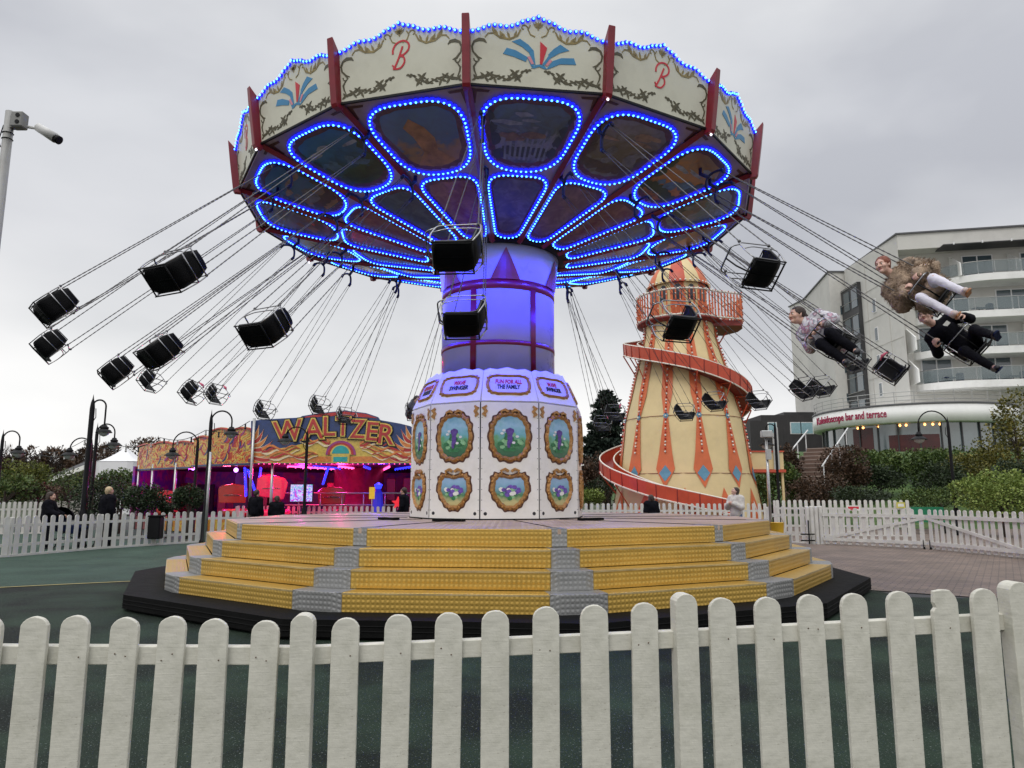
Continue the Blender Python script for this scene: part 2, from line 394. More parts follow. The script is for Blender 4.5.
sheet('brick_paving',[at_z(862,590,0),at_z(1010,600,0),at_z(1300,612,0),(60,30),(60,60),(4,60),(4.5,24),at_z(800,560,0)],.008,pav)
# ================================================================ swing ride
AX=Vector((-.26,13,0))
ride=thing('swing_ride','tall white and cream chairoplane ride with blue lit painted canopy above gold steps','swing ride',AX)
def azi(r,a,z=0): return Vector((r*math.sin(a),-r*math.cos(a),z))
def ngon(R,n,ph,z): return [azi(R,ph+2*PI*k/n,z) for k in range(n)]
# plinth
def polyprism(name,R,n,ph,z0,z1,m,parent,bev=.01):
    b=MB(); b.prism([(p.x,p.y) for p in ngon(R,n,ph,0)],z1,t0=z0); return b.build(name,m,parent,bevel=bev)
PH=.178
b=MB(); b.prism([(p.x,p.y) for p in ngon(5.98,12,PH,0)],.2,t0=.035)
b.prism([(p.x,p.y) for p in ngon(5.92,12,PH,0)],.034,t0=.0085)
for k in range(12):
    a,c=azi(5.98,PH+k*PI/6,0),azi(5.98,PH+(k+1)*PI/6,0)
    for zz in(.09,.14): b.tube([a+Vector((0,0,zz)),c+Vector((0,0,zz))],.008,4)
b.build('plinth',dark_rubber,ride)
deck_mat=mat('wet_deck_strips',(.52,.38,.29),.40,metal=.1,var=.15,scale=2,dirt=(.20,.14,.11),dscale=1.6,damt=.7)
def add_strips(m,period=.05,ax='X',strength=.6):
    nt=m.node_tree;N=nt.nodes;L=nt.links;b=N['Principled BSDF'];tc=N.new('ShaderNodeTexCoord');sx=N.new('ShaderNodeSeparateXYZ');L.new(tc.outputs['Object'],sx.inputs[0])
    a=N.new('ShaderNodeMath');a.operation='MULTIPLY';a.inputs[1].default_value=2*PI/period;L.new(sx.outputs[ax],a.inputs[0])
    s=N.new('ShaderNodeMath');s.operation='SINE';L.new(a.outputs[0],s.inputs[0])
    bp=N.new('ShaderNodeBump');bp.inputs['Strength'].default_value=strength;bp.inputs['Distance'].default_value=.01;L.new(s.outputs[0],bp.inputs['Height']);L.new(bp.outputs[0],b.inputs['Normal'])
add_strips(deck_mat,.09)
Rp=4.6; ap=Rp*math.cos(PI/12); ZD=1.03
b=MB(); b.prism([(p.x,p.y) for p in ngon(Rp,12,PH,0)],ZD,t0=ZD-.06)
for k in range(12):   # deck seams
    p=azi(1.6,PH+k*PI/6,ZD+.002); q=azi(Rp-.02,PH+k*PI/6,ZD+.002); b.cm=1; b.tube([p,q],.006,4)
b.build('deck',[deck_mat,dark_rubber],ride)
for a in(-.9,.75,-.32):
    b=MB(); p=azi(2.2,a,ZD+.02); b.box(p,(.5,.12,.035),rz=a); b.build('deck_hatch',dark_rubber,ride)
# stairs, one flight per side with grey corner wedges
TR=.285; RZ=(ZD-.2)/4; half=Rp*math.sin(PI/12)-.09
st=None
b=MB()
for i in range(4):
    z1=ZD-.005-i*RZ; z0=z1-RZ+.001; a1=ap+.012+TR*i; 
    # riser + tread block running inwards
    b.box((0,-(a1-.13),(z0+z1)/2-.0),(2*half,.28,z1-z0),bev=.008)
flight0=b.build('stair_flight',gold_plate,ride)
flight0.rotation_euler=(0,0,PH-PI/12)
kb=MB()
for i in range(1,4):
    z1=ZD-.005-i*RZ; a1=ap+.016+TR*i
    kb.box((0,-(a1+.004-TR*0),z1-.012),(2*half,.012,.018))
nose=kb.build('step_nosing',mat('pale_gold_nosing',(.55,.42,.2),.4,metal=.5,var=.2),flight0)
b=MB(); ca,sa=math.cos(PI/12),math.sin(PI/12)
for i in range(4):
    z1=ZD-.003-i*RZ+(.008 if i==0 else 0); z0=z1-RZ; a1=ap+.018+TR*i
    # corner wedge between two flights: points in frame whose -Y axis is the corner azimuth
    def rot(x,y,t): return (x*math.cos(t)-y*math.sin(t),x*math.sin(t)+y*math.cos(t))
    pl=rot(half,-a1,-PI/12); pr=rot(-half,-a1,PI/12)
    pc=(0,-a1/ca)
    inn=Rp-.35
    if i==0: pts=[(pl[0],-(inn)),pl,pr,(pr[0],-(inn))]
    else: pts=[(pl[0]*.9,-inn),pl,(pl[0]*.62,pl[1]-.035),(pr[0]*.62,pr[1]-.035),pr,(pr[0]*.9,-inn)]
    b.prism(pts,z1,t0=z0)
wedge0=b.build('corner_plate',alu_plate,ride,bevel=.004); wedge0.rotation_euler=(0,0,PH)
for k in range(1,12):
    f=copy(flight0,ride,rz=PH-PI/12+k*PI/6); copy(nose,f); copy(wedge0,ride,rz=PH+k*PI/6)
# drum under deck so nothing shows through
polyprism('under_deck',4.2,12,PH,.2,ZD-.07,dark_rubber,ride,0)
# ---- centre housing
NB=10; PB=-.162; Rb=1.55; Zb0=ZD; Zb1=2.93; Zb2=3.52; Rt=1.27
ab=Rb*math.cos(PI/NB); at_=Rt*math.cos(PI/NB); hw=Rb*math.sin(PI/NB); ht=Rt*math.sin(PI/NB)
def blob_ring(rx,ry,n,amp,k,shape='oval'):
    out=[]
    for i in range(n):
        t=2*PI*i/n
        if shape=='oval':
            c=math.copysign(abs(math.cos(t))**.8,math.cos(t)); s=math.copysign(abs(math.sin(t))**.8,math.sin(t)); x,y=rx*c,ry*s
        elif shape=='rect':
            c=math.copysign(abs(math.cos(t))**.45,math.cos(t)); s=math.copysign(abs(math.sin(t))**.45,math.sin(t)); x,y=rx*c,ry*s
        else:   # shield with a dipped top and a pointed foot
            c=math.cos(t); s=math.sin(t); x=rx*math.copysign(abs(c)**.65,c); y=ry*s
            if s<0: x*=1-.35*abs(s)**1.5; y=ry*(-abs(s)**1.15)
            else: y=ry*(abs(s)**.5)*(.80+.2*min(1,abs(c)*1.6))
        q=1+amp*math.cos(k*t)
        out.append((x*q,y*q))
    return out
def frame_ring(b,out,inn,t):
    n=len(out)
    for i in range(n):
        j=(i+1)%n
        mo=[(o_[0]*.5+i_[0]*.5,o_[1]*.5+i_[1]*.5) for o_,i_ in zip(out,inn)]
        A,B=out[i],out[j]; C,D=mo[i],mo[j]; E_,F_=inn[i],inn[j]
        b._add([Vector((*A,0)),Vector((*B,0)),Vector((*D,t)),Vector((*C,t)),Vector((*F_,.004)),Vector((*E_,.004))],[(0,1,2,3),(3,2,4,5)])
mural_sky=mat_ramp('mural_blue_green',[(.0,(.01,.06,.03)),(.28,(.03,.17,.06)),(.45,(.12,.36,.16)),(.58,(.14,.42,.48)),(.8,(.30,.52,.68)),(1,(.16,.38,.58))],scale=9,axis=('Z',1.98,2.68,.55),coat=.3)
mural_sky2=mat_ramp('mural_pansy_ground',[(.0,(.55,.42,.16)),(.2,(.5,.45,.2)),(.33,(.06,.2,.08)),(.55,(.16,.36,.5)),(.8,(.30,.48,.72)),(1,(.3,.5,.75))],scale=8,axis=('Z',1.22,1.78,.35),coat=.3)
sign_mat=mat('sign_lilac',(.62,.58,.74),.3,var=.05)
iris=mat('iris_purple',(.10,.05,.24),.5,var=.4,scale=20); pansy=mat('pansy_violet',(.14,.07,.38),.5,var=.5,scale=18); petal_white=mat('petal_white',(.75,.75,.7),.5,var=.1)
leafp=mat('painted_leaf',(.03,.17,.06),.5,var=.5,scale=20); leafp2=mat('painted_pale_leaf',(.25,.50,.25),.5,var=.3,scale=20)
blk=mat('sign_black',(.01,.01,.015),.5,var=0)
def petals(b,cx,cy,r,n,z,rnd,el=1.0):
    for k in range(n):
        a=2*PI*k/n+rnd.random(); c=(cx+r*.5*math.cos(a),cy+r*.5*math.sin(a)*el)
        b.prism([(c[0]+r*.5*math.cos(t*PI/4+a)*(.8+.4*(t%2)),c[1]+r*.5*math.sin(t*PI/4+a)*el) for t in range(8)],z+.0006*k,t0=z-.002,back=False)
housing_parts=[]
def build_panel(txt):
    # panel frame: -Y outward at azimuth 0
    Mv=frame((0,-ab,0),(1,0,0),(0,0,1))
    sl=Vector((0,-(at_-ab)*1.0,Zb2-Zb1)); up=Vector((0,ab-at_,Zb2-Zb1)).normalized()
    mid=Vector((0,-(ab+at_)/2,(Zb1+Zb2)/2)); Ms=frame(mid,(1,0,0),up)
    b=MB()
    b.prism([(-hw+.008,Zb0+.02),(hw-.008,Zb0+.02),(hw-.008,Zb1-.01),(-hw+.008,Zb1-.01)],.012,M=Mv,t0=-.04)
    sh=math.hypot(ab-at_,Zb2-Zb1)/2
    top=[(-ht+.01,sh-.01)]
    b.prism([(-hw+.012,-sh+.012),(hw-.012,-sh+.012),(ht+.006,sh-.05),(ht*.75,sh),(ht*.45,sh-.02),(0,sh+.03),(-ht*.45,sh-.02),(-ht*.75,sh),(-ht-.006,sh-.05)],.012,M=Ms,t0=-.03)
    pan=b.build('housing_panel',house_white,ride)
    b=MB(); rn=random.Random(3)     # bolts, foot holes
    for z in [Zb0+.15+.165*i for i in range(11)]:
        for s in(-1,1): b.lathe([(.007,0),(.007,.016)],6,M=Mv@Matrix.Translation((s*(hw-.025),z,0)),sm=False)
    for s in(-1,1): b.lathe([(.028,0),(.028,.0145)],12,M=Mv@Matrix.Translation((s*(hw-.085),Zb0+.1,0)),sm=False)
    for s in(-1,1):
        b.box((s*(hw-.004),-(ab-.0),(Zb0+Zb1)/2),(.010,.012,Zb1-Zb0-.03))
    b.build('bolt_row',blk,pan)
    # oval frame + picture
    def pic(name,cx,cz,rx,ry,shape,m,bw=.075,t=.045,k=16,Mx=Mv):
        T=Mx@Matrix.Translation((cx,cz,.013))
        out=blob_ring(rx,ry,96,.035,k,shape); inn=blob_ring(rx-bw,ry-bw,96,.02,k,shape)
        f=MB(); frame_ring(f,[(p[0],p[1]) for p in out],inn,t)
        # scroll lobes
        for i in range(k):
            q=out[int(96*(i+.5)/k)%96]; f.sphere((q[0]*.95,q[1]*.95,.018),.030 if rx>.2 else .02,6,4,sc=(1,1,.7))
        for s in(-1,1): f.ribbon([(s*.02,ry-.0),(s*.08,ry+.035),(s*.15,ry+.01),(s*.13,ry-.04)],[.04,.045,.03,.02],t=.04)
        for v in range(len(f.v)): f.v[v]=tuple(T@Vector(f.v[v]))
        fo=f.build('picture_frame',gold,pan)
        e=MB(); T2=Mx@Matrix.Translation((cx,cz,.0128)); o2=blob_ring(rx+.026,ry+.026,96,.035,k,shape); e.prism(o2,.003,M=T2); e.build('frame_shadow_line',dark_edge,fo)
        p=MB(); p.prism(inn,.008,M=T); po=p.build('picture',m,fo)
        return T,po,fo
    T,po,_=pic('upper',0,2.36,.335,.40,'oval',mural_sky)
    rn=random.Random(5)
    b=MB(); b.cm=0
    for i in range(26):
        a=rn.random()*6.28; r=rn.random()**.5*.2; petals(b,r*math.cos(a),-.07+r*math.sin(a)*.7,.035+.025*rn.random(),5,.012,rn) if False else None
        c=(r*math.cos(a),-.09+r*math.sin(a)*.65); b.cm=0 if i%3 else 1
        b.prism([(c[0]+.045*math.cos(t*PI/3+a),c[1]+.035*math.sin(t*PI/3+a)) for t in range(6)],.011+.0002*i,M=T,t0=.008,back=False)
    b.cm=2
    for ii_,(x,y,w,h) in enumerate(((0,.07,.055,.075),(-.035,.09,.035,.04),(.035,.09,.035,.04),(0,-.03,.045,.1),(-.02,-.12,.03,.07))):
        b.prism([(x+w*math.cos(t*PI/5),y+h*math.sin(t*PI/5)) for t in range(10)],.0185+.0006*ii_,M=T,t0=.008,back=False)
    b.cm=3
    for (x,y) in((-.13,.05),(.12,.0),(.06,-.1),(-.1,.1)):
        b.prism([(x+.03*math.cos(t*PI/3),y+.022*math.sin(t*PI/3)) for t in range(6)],.0175,M=T,t0=.008,back=False)
    b.build('painted_flower',[leafp,leafp2,iris,petal_white],po)
    T,po,_=pic('lower',0,1.49,.31,.31,'shield',mural_sky2,k=14)
    b=MB()
    for i in range(34):
        a=rn.random()*6.28; r=rn.random()**.5; c=(.155*r*math.cos(a),-.045+.085*r*math.sin(a)); b.cm=0 if i%2 else 1
        w=.028+.018*rn.random()
        if i>12: b.cm=2 if rn.random()<.72 else 3; c=(.15*r*math.cos(a),-.0+.085*r*math.sin(a))
        b.prism([(c[0]+w*math.cos(t*PI/3+a),c[1]+w*.8*math.sin(t*PI/3+a)) for t in range(6)],.0105+.0002*i,M=T,t0=.008,back=False)
    b.build('painted_flower',[leafp,leafp2,pansy,petal_white],po)
    for s in(-1,1):
        b=MB(); b.ribbon([(s*(hw-.10),2.86),(s*(hw-.05),2.82),(s*(hw-.09),2.77),(s*(hw-.05),2.72),(s*(hw-.09),2.68)],[.03,.07,.06,.07,.02],M=Mv,t=.03,t0=.012)
        b.build('corner_scroll',gold,pan)
    # sign
    T=Ms@Matrix.Translation((0,0,.013))
    out=blob_ring(.37,.205,72,.03,14,'rect'); inn=blob_ring(.315,.15,72,.015,14,'rect')
    f=MB(); frame_ring(f,out,inn,.035); f.v=[tuple(T@Vector(v)) for v in f.v]; fo=f.build('sign_frame',gold,pan)
    p=MB(); p.prism(inn,.006,M=T); po=p.build('sign_board',sign_mat,fo)
    b=MB(); b.cm=0; b.text(txt[0],.1,M=T@Matrix.Translation((0,.055,0)),fit=(txt[2],.075),depth=.01,bold=.003,shear=.15,t0=.004)
    b.cm=1; b.text(txt[1],.1,M=T@Matrix.Translation((0,-.045,0)),fit=(txt[3],.075),depth=.01,bold=.003,shear=.15,t0=.004)
    b.build('lettering',[red_bright,blk],po)
    return pan
pA=build_panel(('FUN FOR ALL','THE FAMILY',.44,.38)); pB=build_panel(('WAVE','SWINGER',.22,.36))
PC=PB+PI/NB
pA.rotation_euler=(0,0,PC); pB.rotation_euler=(0,0,PC+2*PI/NB)
for k in range(2,NB): copy_tree(pA if k%2==0 else pB,ride,rz=PC+k*2*PI/NB)
b=MB(); b.lathe([(1.40,ZD),(1.40,Zb1),(1.12,Zb2-.02),(.9,Zb2-.02)],10,sm=False); b.build('housing_core',dark_rubber,ride)
b=MB(); b.prism([(p.x,p.y) for p in ngon(Rb+.02,NB,PB,0)],ZD+.02,t0=ZD+.001); b.build('housing_foot',dark_rubber,ride)
# ---- column
Rc=1.06; ZC=5.78
col_mat=mat('column_shaded_lilac',(.42,.40,.57),.3,var=.05,scale=2,dirt=(.4,.4,.45),dscale=1.5,damt=.35,coat=.3)  # white column darkened towards lilac: canopy shade put into its base colour
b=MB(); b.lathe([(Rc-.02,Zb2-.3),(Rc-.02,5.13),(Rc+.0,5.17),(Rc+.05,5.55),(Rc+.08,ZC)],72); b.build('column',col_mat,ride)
def cyl_band(name,z0,z1,r,m,a0=0,a1=2*PI,parent=None,n=72):
    b=MB(); b.lathe([(r,z0),(r+.012,z0),(r+.012,z1),(r,z1)],n,a0=a0,a1=a1,cap=False); return b.build(name,m,parent)
cyl_band('column_ring',4.98,5.15,Rc-.02,red_paint,parent=ride)
cyl_band('column_ring',3.98,4.06,Rc-.02,red_paint,parent=ride)
for k in range(6):
    a=math.radians(-23+60*k)-PI/2; h=.055/Rc
    b=MB(); b.lathe([(Rc-.02,3.5),(Rc-.006,3.5),(Rc-.006,5.0),(Rc-.02,5.0)],4,a0=a-h,a1=a+h,cap=False); b.build('column_stripe',red_paint,ride)
    b=MB(); ac=math.radians(8+60*k)
    def cp(u,v): 
        z=5.14+v*.56; r=Rc+.012+.05*max(0,(z-5.15)/.4); return azi(r,ac+u*.26/Rc,z)
    rows=8
    for i in range(rows):
        v0,v1=i/rows,(i+1)/rows
        for j in range(4):
            u0,u1=-1+j*.5,-.5+j*.5
            b.quad(cp(u0*(1-v0),v0),cp(u1*(1-v0),v0),cp(u1*(1-v1),v1),cp(u0*(1-v1),v1))
    b.build('column_triangle',red_paint,ride)
b=MB(); b.lathe([(Rc+.3,ZC+.12),(Rc+.26,ZC-.0),(Rc+.09,ZC-.02),(.5,ZC)],48); b.build('canopy_hub',black_metal,ride)
# ---- canopy
NC=16; RC=4.62; ZR=6.62; R0=1.2; Z0=5.80; PCn=.129; ha=PI/NC
def soff(r): return Z0+(r-R0)/(RC-R0)*(ZR-Z0)
def sp(r,t,dz=0): # sector point: r measured along the sector's middle, t -1..1 across
    return Vector((r*t*math.tan(ha)*math.cos(0),-r,soff(r/1.0)-dz)) if False else Vector((r*t*math.sin(ha)/math.cos(ha*0),-r*math.cos(ha)if False else -r,soff(r)-dz))
RS=RC*math.cos(ha)
def SP(r,t,dz=0): return Vector((r*t*math.tan(ha),-r,Z0+(r-R0)/(RS-R0)*(ZR-Z0)-dz))
b=MB()
b.quad(SP(R0,-1),SP(R0,1),SP(RS,1),SP(RS,-1))
b.quad(SP(R0,-1,-.06),SP(RS,-1,-.06),SP(RS,1,-.06),SP(R0,1,-.06))
sof=b.build('soffit_panel',soffit_mat,ride)
def outline(r0,r1,cut,ang_in,n=10,rad=.25):
    # rounded trapezoid in (x,r) space with margin from the beams
    def X(r,s): return s*(r*math.tan(ha)-cut)
    P=[(X(r0,-1),r0),(X(r0,1),r0),(X(r1,1),r1),(X(r1,-1),r1)]
    out=[];m=len(P)
    for i in range(m):
        p=Vector(P[i]);a=Vector(P[i-1]);c=Vector(P[(i+1)%m]); d1=(a-p);d2=(c-p); rr=min(rad,d1.length*.48,d2.length*.48); d1.normalize();d2.normalize()
        for k in range(n+1):
            t=k/n; q=(p+d1*rr)*(1-t)**2+p*2*t*(1-t)+(p+d2*rr)*t**2; out.append((q.x,q.y))
    return out
def resample(pts,step):
    P=[Vector(p) for p in pts]+[Vector(pts[0])]; Ls=[0]
    for i in range(1,len(P)): Ls.append(Ls[-1]+(P[i]-P[i-1]).length)
    n=max(3,int(round(Ls[-1]/step))); out=[]
    j=0
    for k in range(n):
        d=Ls[-1]*k/n
        while Ls[j+1]<d: j+=1
        t=(d-Ls[j])/(Ls[j+1]-Ls[j]+1e-9); q=P[j].lerp(P[j+1],t); out.append((q.x,q.y))
    return out
def XR(x,r,dz): return Vector((x,-r,Z0+(r-R0)/(RS-R0)*(ZR-Z0)-dz))
O1=outline(3.00,4.40,.105,0,rad=.60); O2=outline(1.32,2.90,.075,0,rad=.34)
def inset(O,d):
    c=Vector((0,sum(p[1] for p in O)/len(O))); out=[]
    for p in O:
        v=Vector(p)-c; l=v.length; out.append(tuple(c+v*(1-d/l)))
    return out
murals=[]
pal=[[(0,(.02,.03,.02)),(.35,(.03,.05,.02)),(.5,(.02,.05,.08)),(1,(.03,.10,.20))],
     [(0,(.22,.12,.04)),(.35,(.14,.08,.04)),(.52,(.02,.06,.12)),(1,(.02,.08,.17))],
     [(0,(.02,.03,.03)),(.4,(.14,.15,.18)),(.6,(.03,.05,.04)),(1,(.05,.09,.14))],
     [(0,(.09,.10,.12)),(.4,(.05,.045,.02)),(.6,(.06,.05,.035)),(1,(.12,.11,.13))],
     [(0,(.06,.03,.02)),(.4,(.28,.09,.015)),(.6,(.30,.12,.02)),(1,(.18,.10,.05))],
     [(0,(.03,.04,.03)),(.4,(.12,.10,.08)),(.6,(.05,.07,.04)),(1,(.10,.13,.18))]]
for i,p in enumerate(pal): murals.append(mat_ramp('canopy_mural_%s'%['lake','desert','waterfall','geyser','sunset','valley'][i],[(q_,[c_*1.5 for c_ in cc_]) for q_,cc_ in p],scale=3.4+.4*i,dist=1.6,detail=10,axis=('Y',-3.0,-4.2,1.0),rough=.3,coat=.2))
small=[]
for i,(a,c) in enumerate([((.05,.07,.11),(.17,.17,.22)),((.15,.02,.03),(.30,.12,.09)),((.09,.03,.05),(.20,.10,.12)),((.03,.05,.07),(.10,.13,.15))]):
    small.append(mat_ramp('canopy_small_mural_%s'%['pearl','crimson','plum','slate'][i],[(.3,a),(.5,[x*.6 for x in c]),(.7,c)],scale=3.5,dist=2.0,rough=.3,coat=.2))
border=mat('mural_border',(.10,.035,.03),.5,var=.5,scale=16)
def bulbs(O,step,name,cap=True,parent=None,M=None,dz=.02):
    b=MB(); pts=resample(O,step)
    for x,r in pts:
        c=XR(x,r,dz)
        b.cm=0; b.sphere(c,.046,6,3,sc=(1,1,.5)); b.cm=1; b.sphere(c-Vector((0,0,.022)),.0165,5,4)
    return b.build(name,[led_halo,led_core],parent)
beam_b=MB()
tb=SP(R0,1);te=SP(RS,1)
beam_b.tube([tb-Vector((0,0,.03)),te-Vector((0,0,.03))],.055,4); beam=beam_b.build('radial_beam',red_paint,ride)
def gsoff(i):
    b=MB(); o=MB()
    return b
corner_o=[]
for s in(-1,1):
    corner=MB()
    corner._add([XR(s*x,r,.004) for x,r in((.60,4.45),(.84,4.46),(.81,4.20),(.77,4.22),(.77,4.41),(.62,4.41))],[(0,1,2,3,4,5)])
    corner_o.append(corner.build('corner_flourish',border,sof))
led1=bulbs(O1,.076,'light_string',parent=sof); led2=bulbs(O2,.070,'light_string',parent=sof)
def mural(O,name,m,parent,zz=.006,ring=True):
    b=MB(); I=inset(O,.14); n=len(I)
    # ragged painted edge
    J=inset(O,.06)
    wob=[(x+.02*math.sin(9*k*.37),r+.02*math.cos(7*k*.41)) for k,(x,r) in enumerate(J)]
    b.cm=1; b._add([XR(x,r,zz-.002) for x,r in wob],[tuple(range(n))])
    b.cm=0; b._add([XR(x+.012*math.sin(k*1.3),r+.012*math.cos(k*1.7),zz) for k,(x,r) in enumerate(I)],[tuple(range(n))])
    return b.build(name,[m,border],parent)
def pm(n,c): return mat('painted_'+n,c,.4,var=.45,scale=9)
scen=[[pm('dark_foliage',(.02,.035,.018)),pm('ochre_rock',(.17,.11,.05)),pm('pale_cloud',(.20,.23,.28))],
      [pm('brown_ground',(.06,.04,.022)),pm('grey_crag',(.14,.14,.15)),pm('dusk_cloud',(.26,.17,.12))],
      [pm('green_hill',(.035,.055,.02)),pm('blue_water',(.08,.15,.22)),pm('white_spray',(.27,.29,.32))]]
sects=[]
for k in range(NC):
    s=sof if k==0 else copy(sof,ride)
    s.rotation_euler=(0,0,PCn+k*2*ha)
    if k:
        copy(corner_o[0],s); copy(corner_o[1],s); copy(led1,s); copy(led2,s)
    mural(O1,'mural',murals[{0:2,1:3,2:4,15:1,14:0,3:5}.get(k,k%6)],s); mural(O2,'small_mural',small[{0:0,15:1,14:3,1:2,2:1}.get(k,k%4)],s)
    rs=random.Random(100+k); b=MB()
    def blob_poly(cx,cr,wx,wr,mi,n=11,z=.0085):
        b.cm=mi; P_=[(cx+wx*math.cos(6.283*i/n)*rs.uniform(.6,1.2),cr+wr*math.sin(6.283*i/n)*rs.uniform(.6,1.2)) for i in range(n)]
        P_=[(max(-(r_*math.tan(ha)-.22),min(r_*math.tan(ha)-.22,x_)),max(3.2,min(4.2,r_))) for x_,r_ in P_]
        b._add([XR(x_,r_,z) for x_,r_ in P_],[tuple(range(n))])
    for i in range(5): blob_poly(-.42+.21*i,3.34+rs.uniform(-.05,.05),.17,.12,0,z=.0082+.0002*i)
    for i in range(4): blob_poly(rs.uniform(-.35,.35),rs.uniform(3.45,3.75),rs.uniform(.08,.2),rs.uniform(.06,.14),1,z=.0095+.0002*i)
    for i in range(4): blob_poly(rs.uniform(-.4,.4),rs.uniform(3.85,4.1),rs.uniform(.12,.25),rs.uniform(.03,.06),2,z=.0105+.0002*i)
    for s_ in(-1,1):
        for i in range(3): blob_poly(s_*(.45+.07*i),3.6+.2*i,.09,.12,0,z=.0115+.0002*i)
    if k not in(15,): b.build('painted_scenery',scen[k%3],s)
    bm=beam if k==0 else copy(beam,ride); bm.rotation_euler=(0,0,PCn+k*2*ha)
    sects.append(s)
# a few painted shapes: rock figure, falls
b=MB()
b._add([XR(x,r,.009) for x,r in((-.30,3.2),(-.12,3.45),(-.16,3.75),(-.24,3.95),(-.1,4.1),(.06,3.92),(.14,3.7),(.1,3.45),(.3,3.22),(.02,3.12))],[tuple(range(10))])
b.build('painted_rock',mat('painted_sandstone',(.30,.15,.06),.5,var=.5,scale=5),sects[15])
b=MB()
for i in range(9):
    x=-.28+.07*i; b._add([XR(x,3.2,.009),XR(x+.035,3.2,.009),XR(x*1.15+.03,3.72,.009),XR(x*1.15,3.72,.009)],[(0,1,2,3)])
b.build('painted_falls',mat('painted_falls_white',(.17,.20,.26),.5,var=.4,scale=8),sects[0])
# rounding boards
RB=RC+.03; LEAN=.12; Hh=.97; KV=1.155
bw=RB*math.sin(ha); bn=Vector((0,-RB*math.cos(ha),ZR-.03)); upv=Vector((0,-LEAN,Hh)).normalized(); MBd=frame(bn,(1,0,0),upv)
half_b=bw-.0
prof=[(u_,v_*1.155) for u_,v_ in [(0,.84),(.10,.80),(.2,.785),(.30,.735),(.42,.70),(.5,.703),(.6,.71),(.70,.695),(.78,.66),(.88,.628),(1.0,.61)]]
def spr(v): return 1+v*LEAN/RB   # boards widen upwards
pts=[(-half_b,0),(half_b,0)]+[(u*half_b*spr(v),v) for u,v in prof[::-1]]+[(-u*half_b*spr(v),v) for u,v in prof[1:]]
b=MB(); b.prism(pts,.0,M=MBd,t0=-.03); board=b.build('rounding_board',cream,ride)
b=MB(); b.box((0,-RB*math.cos(ha)-.004,ZR-.035),(2*half_b,.03,.03)); b.build('board_trim',black_metal,board)
b=MB()
pp=[(u*half_b*spr(v),v-.028) for u,v in prof]; line=[(-x,y) for x,y in pp[::-1]]+pp[1:]
for i,q in enumerate(resample(line+line[::-1],.075)):
    if i<len(resample(line+line[::-1],.075))//2+1:
        b.cm=0; b.sphere(MBd@Vector((q[0],q[1],.01)),.030,6,4,sc=(1,1,1)); b.cm=1; b.sphere(MBd@Vector((q[0],q[1]-.006,.035)),.015,5,4)
b.build('light_string',[led_halo,led_core],board)
# scrollwork
def spiral(cx,cy,r,a0,turn,n=14,sx=1): 
    return [(cx+sx*r*(1-.8*k/n)*math.cos(a0+turn*k/n),cy+r*(1-.8*k/n)*math.sin(a0+turn*k/n)) for k in range(n+1)]
def leafs(b,x,y,a,l,w,M,t):
    P=[]
    for k in range(7):
        s=k/6; P.append((x+l*s*math.cos(a),y+l*s*math.sin(a)))
    b.ribbon(P,[w*math.sin(PI*min(1,.12+k/6*.9)) for k in range(7)],M=M,t=t)
T_=.005
b=MB()
S=half_b/441.0   # units of the board's drawing
SV=S*.905
def U(x,y): return ((x-460)*S,(605-y)*SV)
for s in(1,-1):
    def m(P): return [(s*x,y) for x,y in P]
    # garland along the foot
    P=[U(500,478),U(545,485),U(570,515),U(600,530),U(650,555),U(700,535),U(760,525),U(820,545),U(865,560)]
    P2=[]
    for i in range(len(P)-1):
        for k in range(4):
            t=k/4; P2.append((P[i][0]*(1-t)+P[i+1][0]*t,P[i][1]*(1-t)+P[i+1][1]*t))
    b.ribbon(m(P2),.016,M=MBd,t=T_)
    rn=random.Random(9)
    for (x,y,n,l) in((605,505,4,38),(585,535,4,34),(735,545,4,42),(690,545,2,30),(790,545,4,40),(845,560,3,30),(545,488,2,26),(625,548,3,34),(655,552,2,30),(760,528,3,30),(520,484,2,20)):
        c=U(x,y)
        for i in range(n):
            a=[-.5,2.6,.9,-1.9][i]+rn.uniform(-.35,.35); leafs(b,s*c[0],c[1],a if s>0 else PI-a,l*S,.030,MBd,T_+.0005*i)
    # side scrolls
    b.ribbon(m([(q_[0]-.05,q_[1]) for q_ in (U(865,545),U(880,510),U(885,480),U(870,452),U(850,430),U(870,405),U(892,375),U(898,340),U(885,305),U(855,288),U(825,290),U(808,308))]),[.010,.02,.026,.018,.010,.016,.022,.026,.03,.045,.04,.01],M=MBd,t=T_)
    b.ribbon(m(spiral(*U(840,428),.045,.3,-4)),.014,M=MBd,t=T_+.001)
    b.ribbon(m([U(858,385),U(838,412),U(812,420)]),[.02,.028,.008],M=MBd,t=T_+.001)
sc=b.build('scrollwork',scroll_mat,board)
b=MB()
for s in(1,-1):
    def m(P): return [(s*x,y) for x,y in P]
    b.ribbon(m([U(570,195),U(590,240),U(640,270),U(700,262),U(740,235),U(775,240),U(795,270)]),[.018,.024,.026,.03,.024,.018,.012],M=MBd,t=T_)
    for x,y,a in((640,262,1.2),(665,265,.9),(690,260,1.3),(715,245,1.0),(740,232,1.35),(610,250,1.9)):
        c=U(x,y); leafs(b,s*c[0],c[1],a if s>0 else PI-a,.09,.03,MBd,T_+.001)
    b.ribbon(m(spiral(*U(552,185),.055,PI,-4.6)),.016,M=MBd,t=T_)
    b.ribbon(m([U(480,240),U(510,225),U(525,190),U(510,160)]),.016,M=MBd,t=T_)
b.ribbon([(0,.86),(0,.82),(0,.77)],[.03,.05,.01],M=MBd,t=T_+.001)
for a in(-.9,-.45,0,.45,.9): leafs(b,0,.80,PI/2+a,.085,.035,MBd,T_+.002)
b.build('crest_scroll',scroll_gold,board)
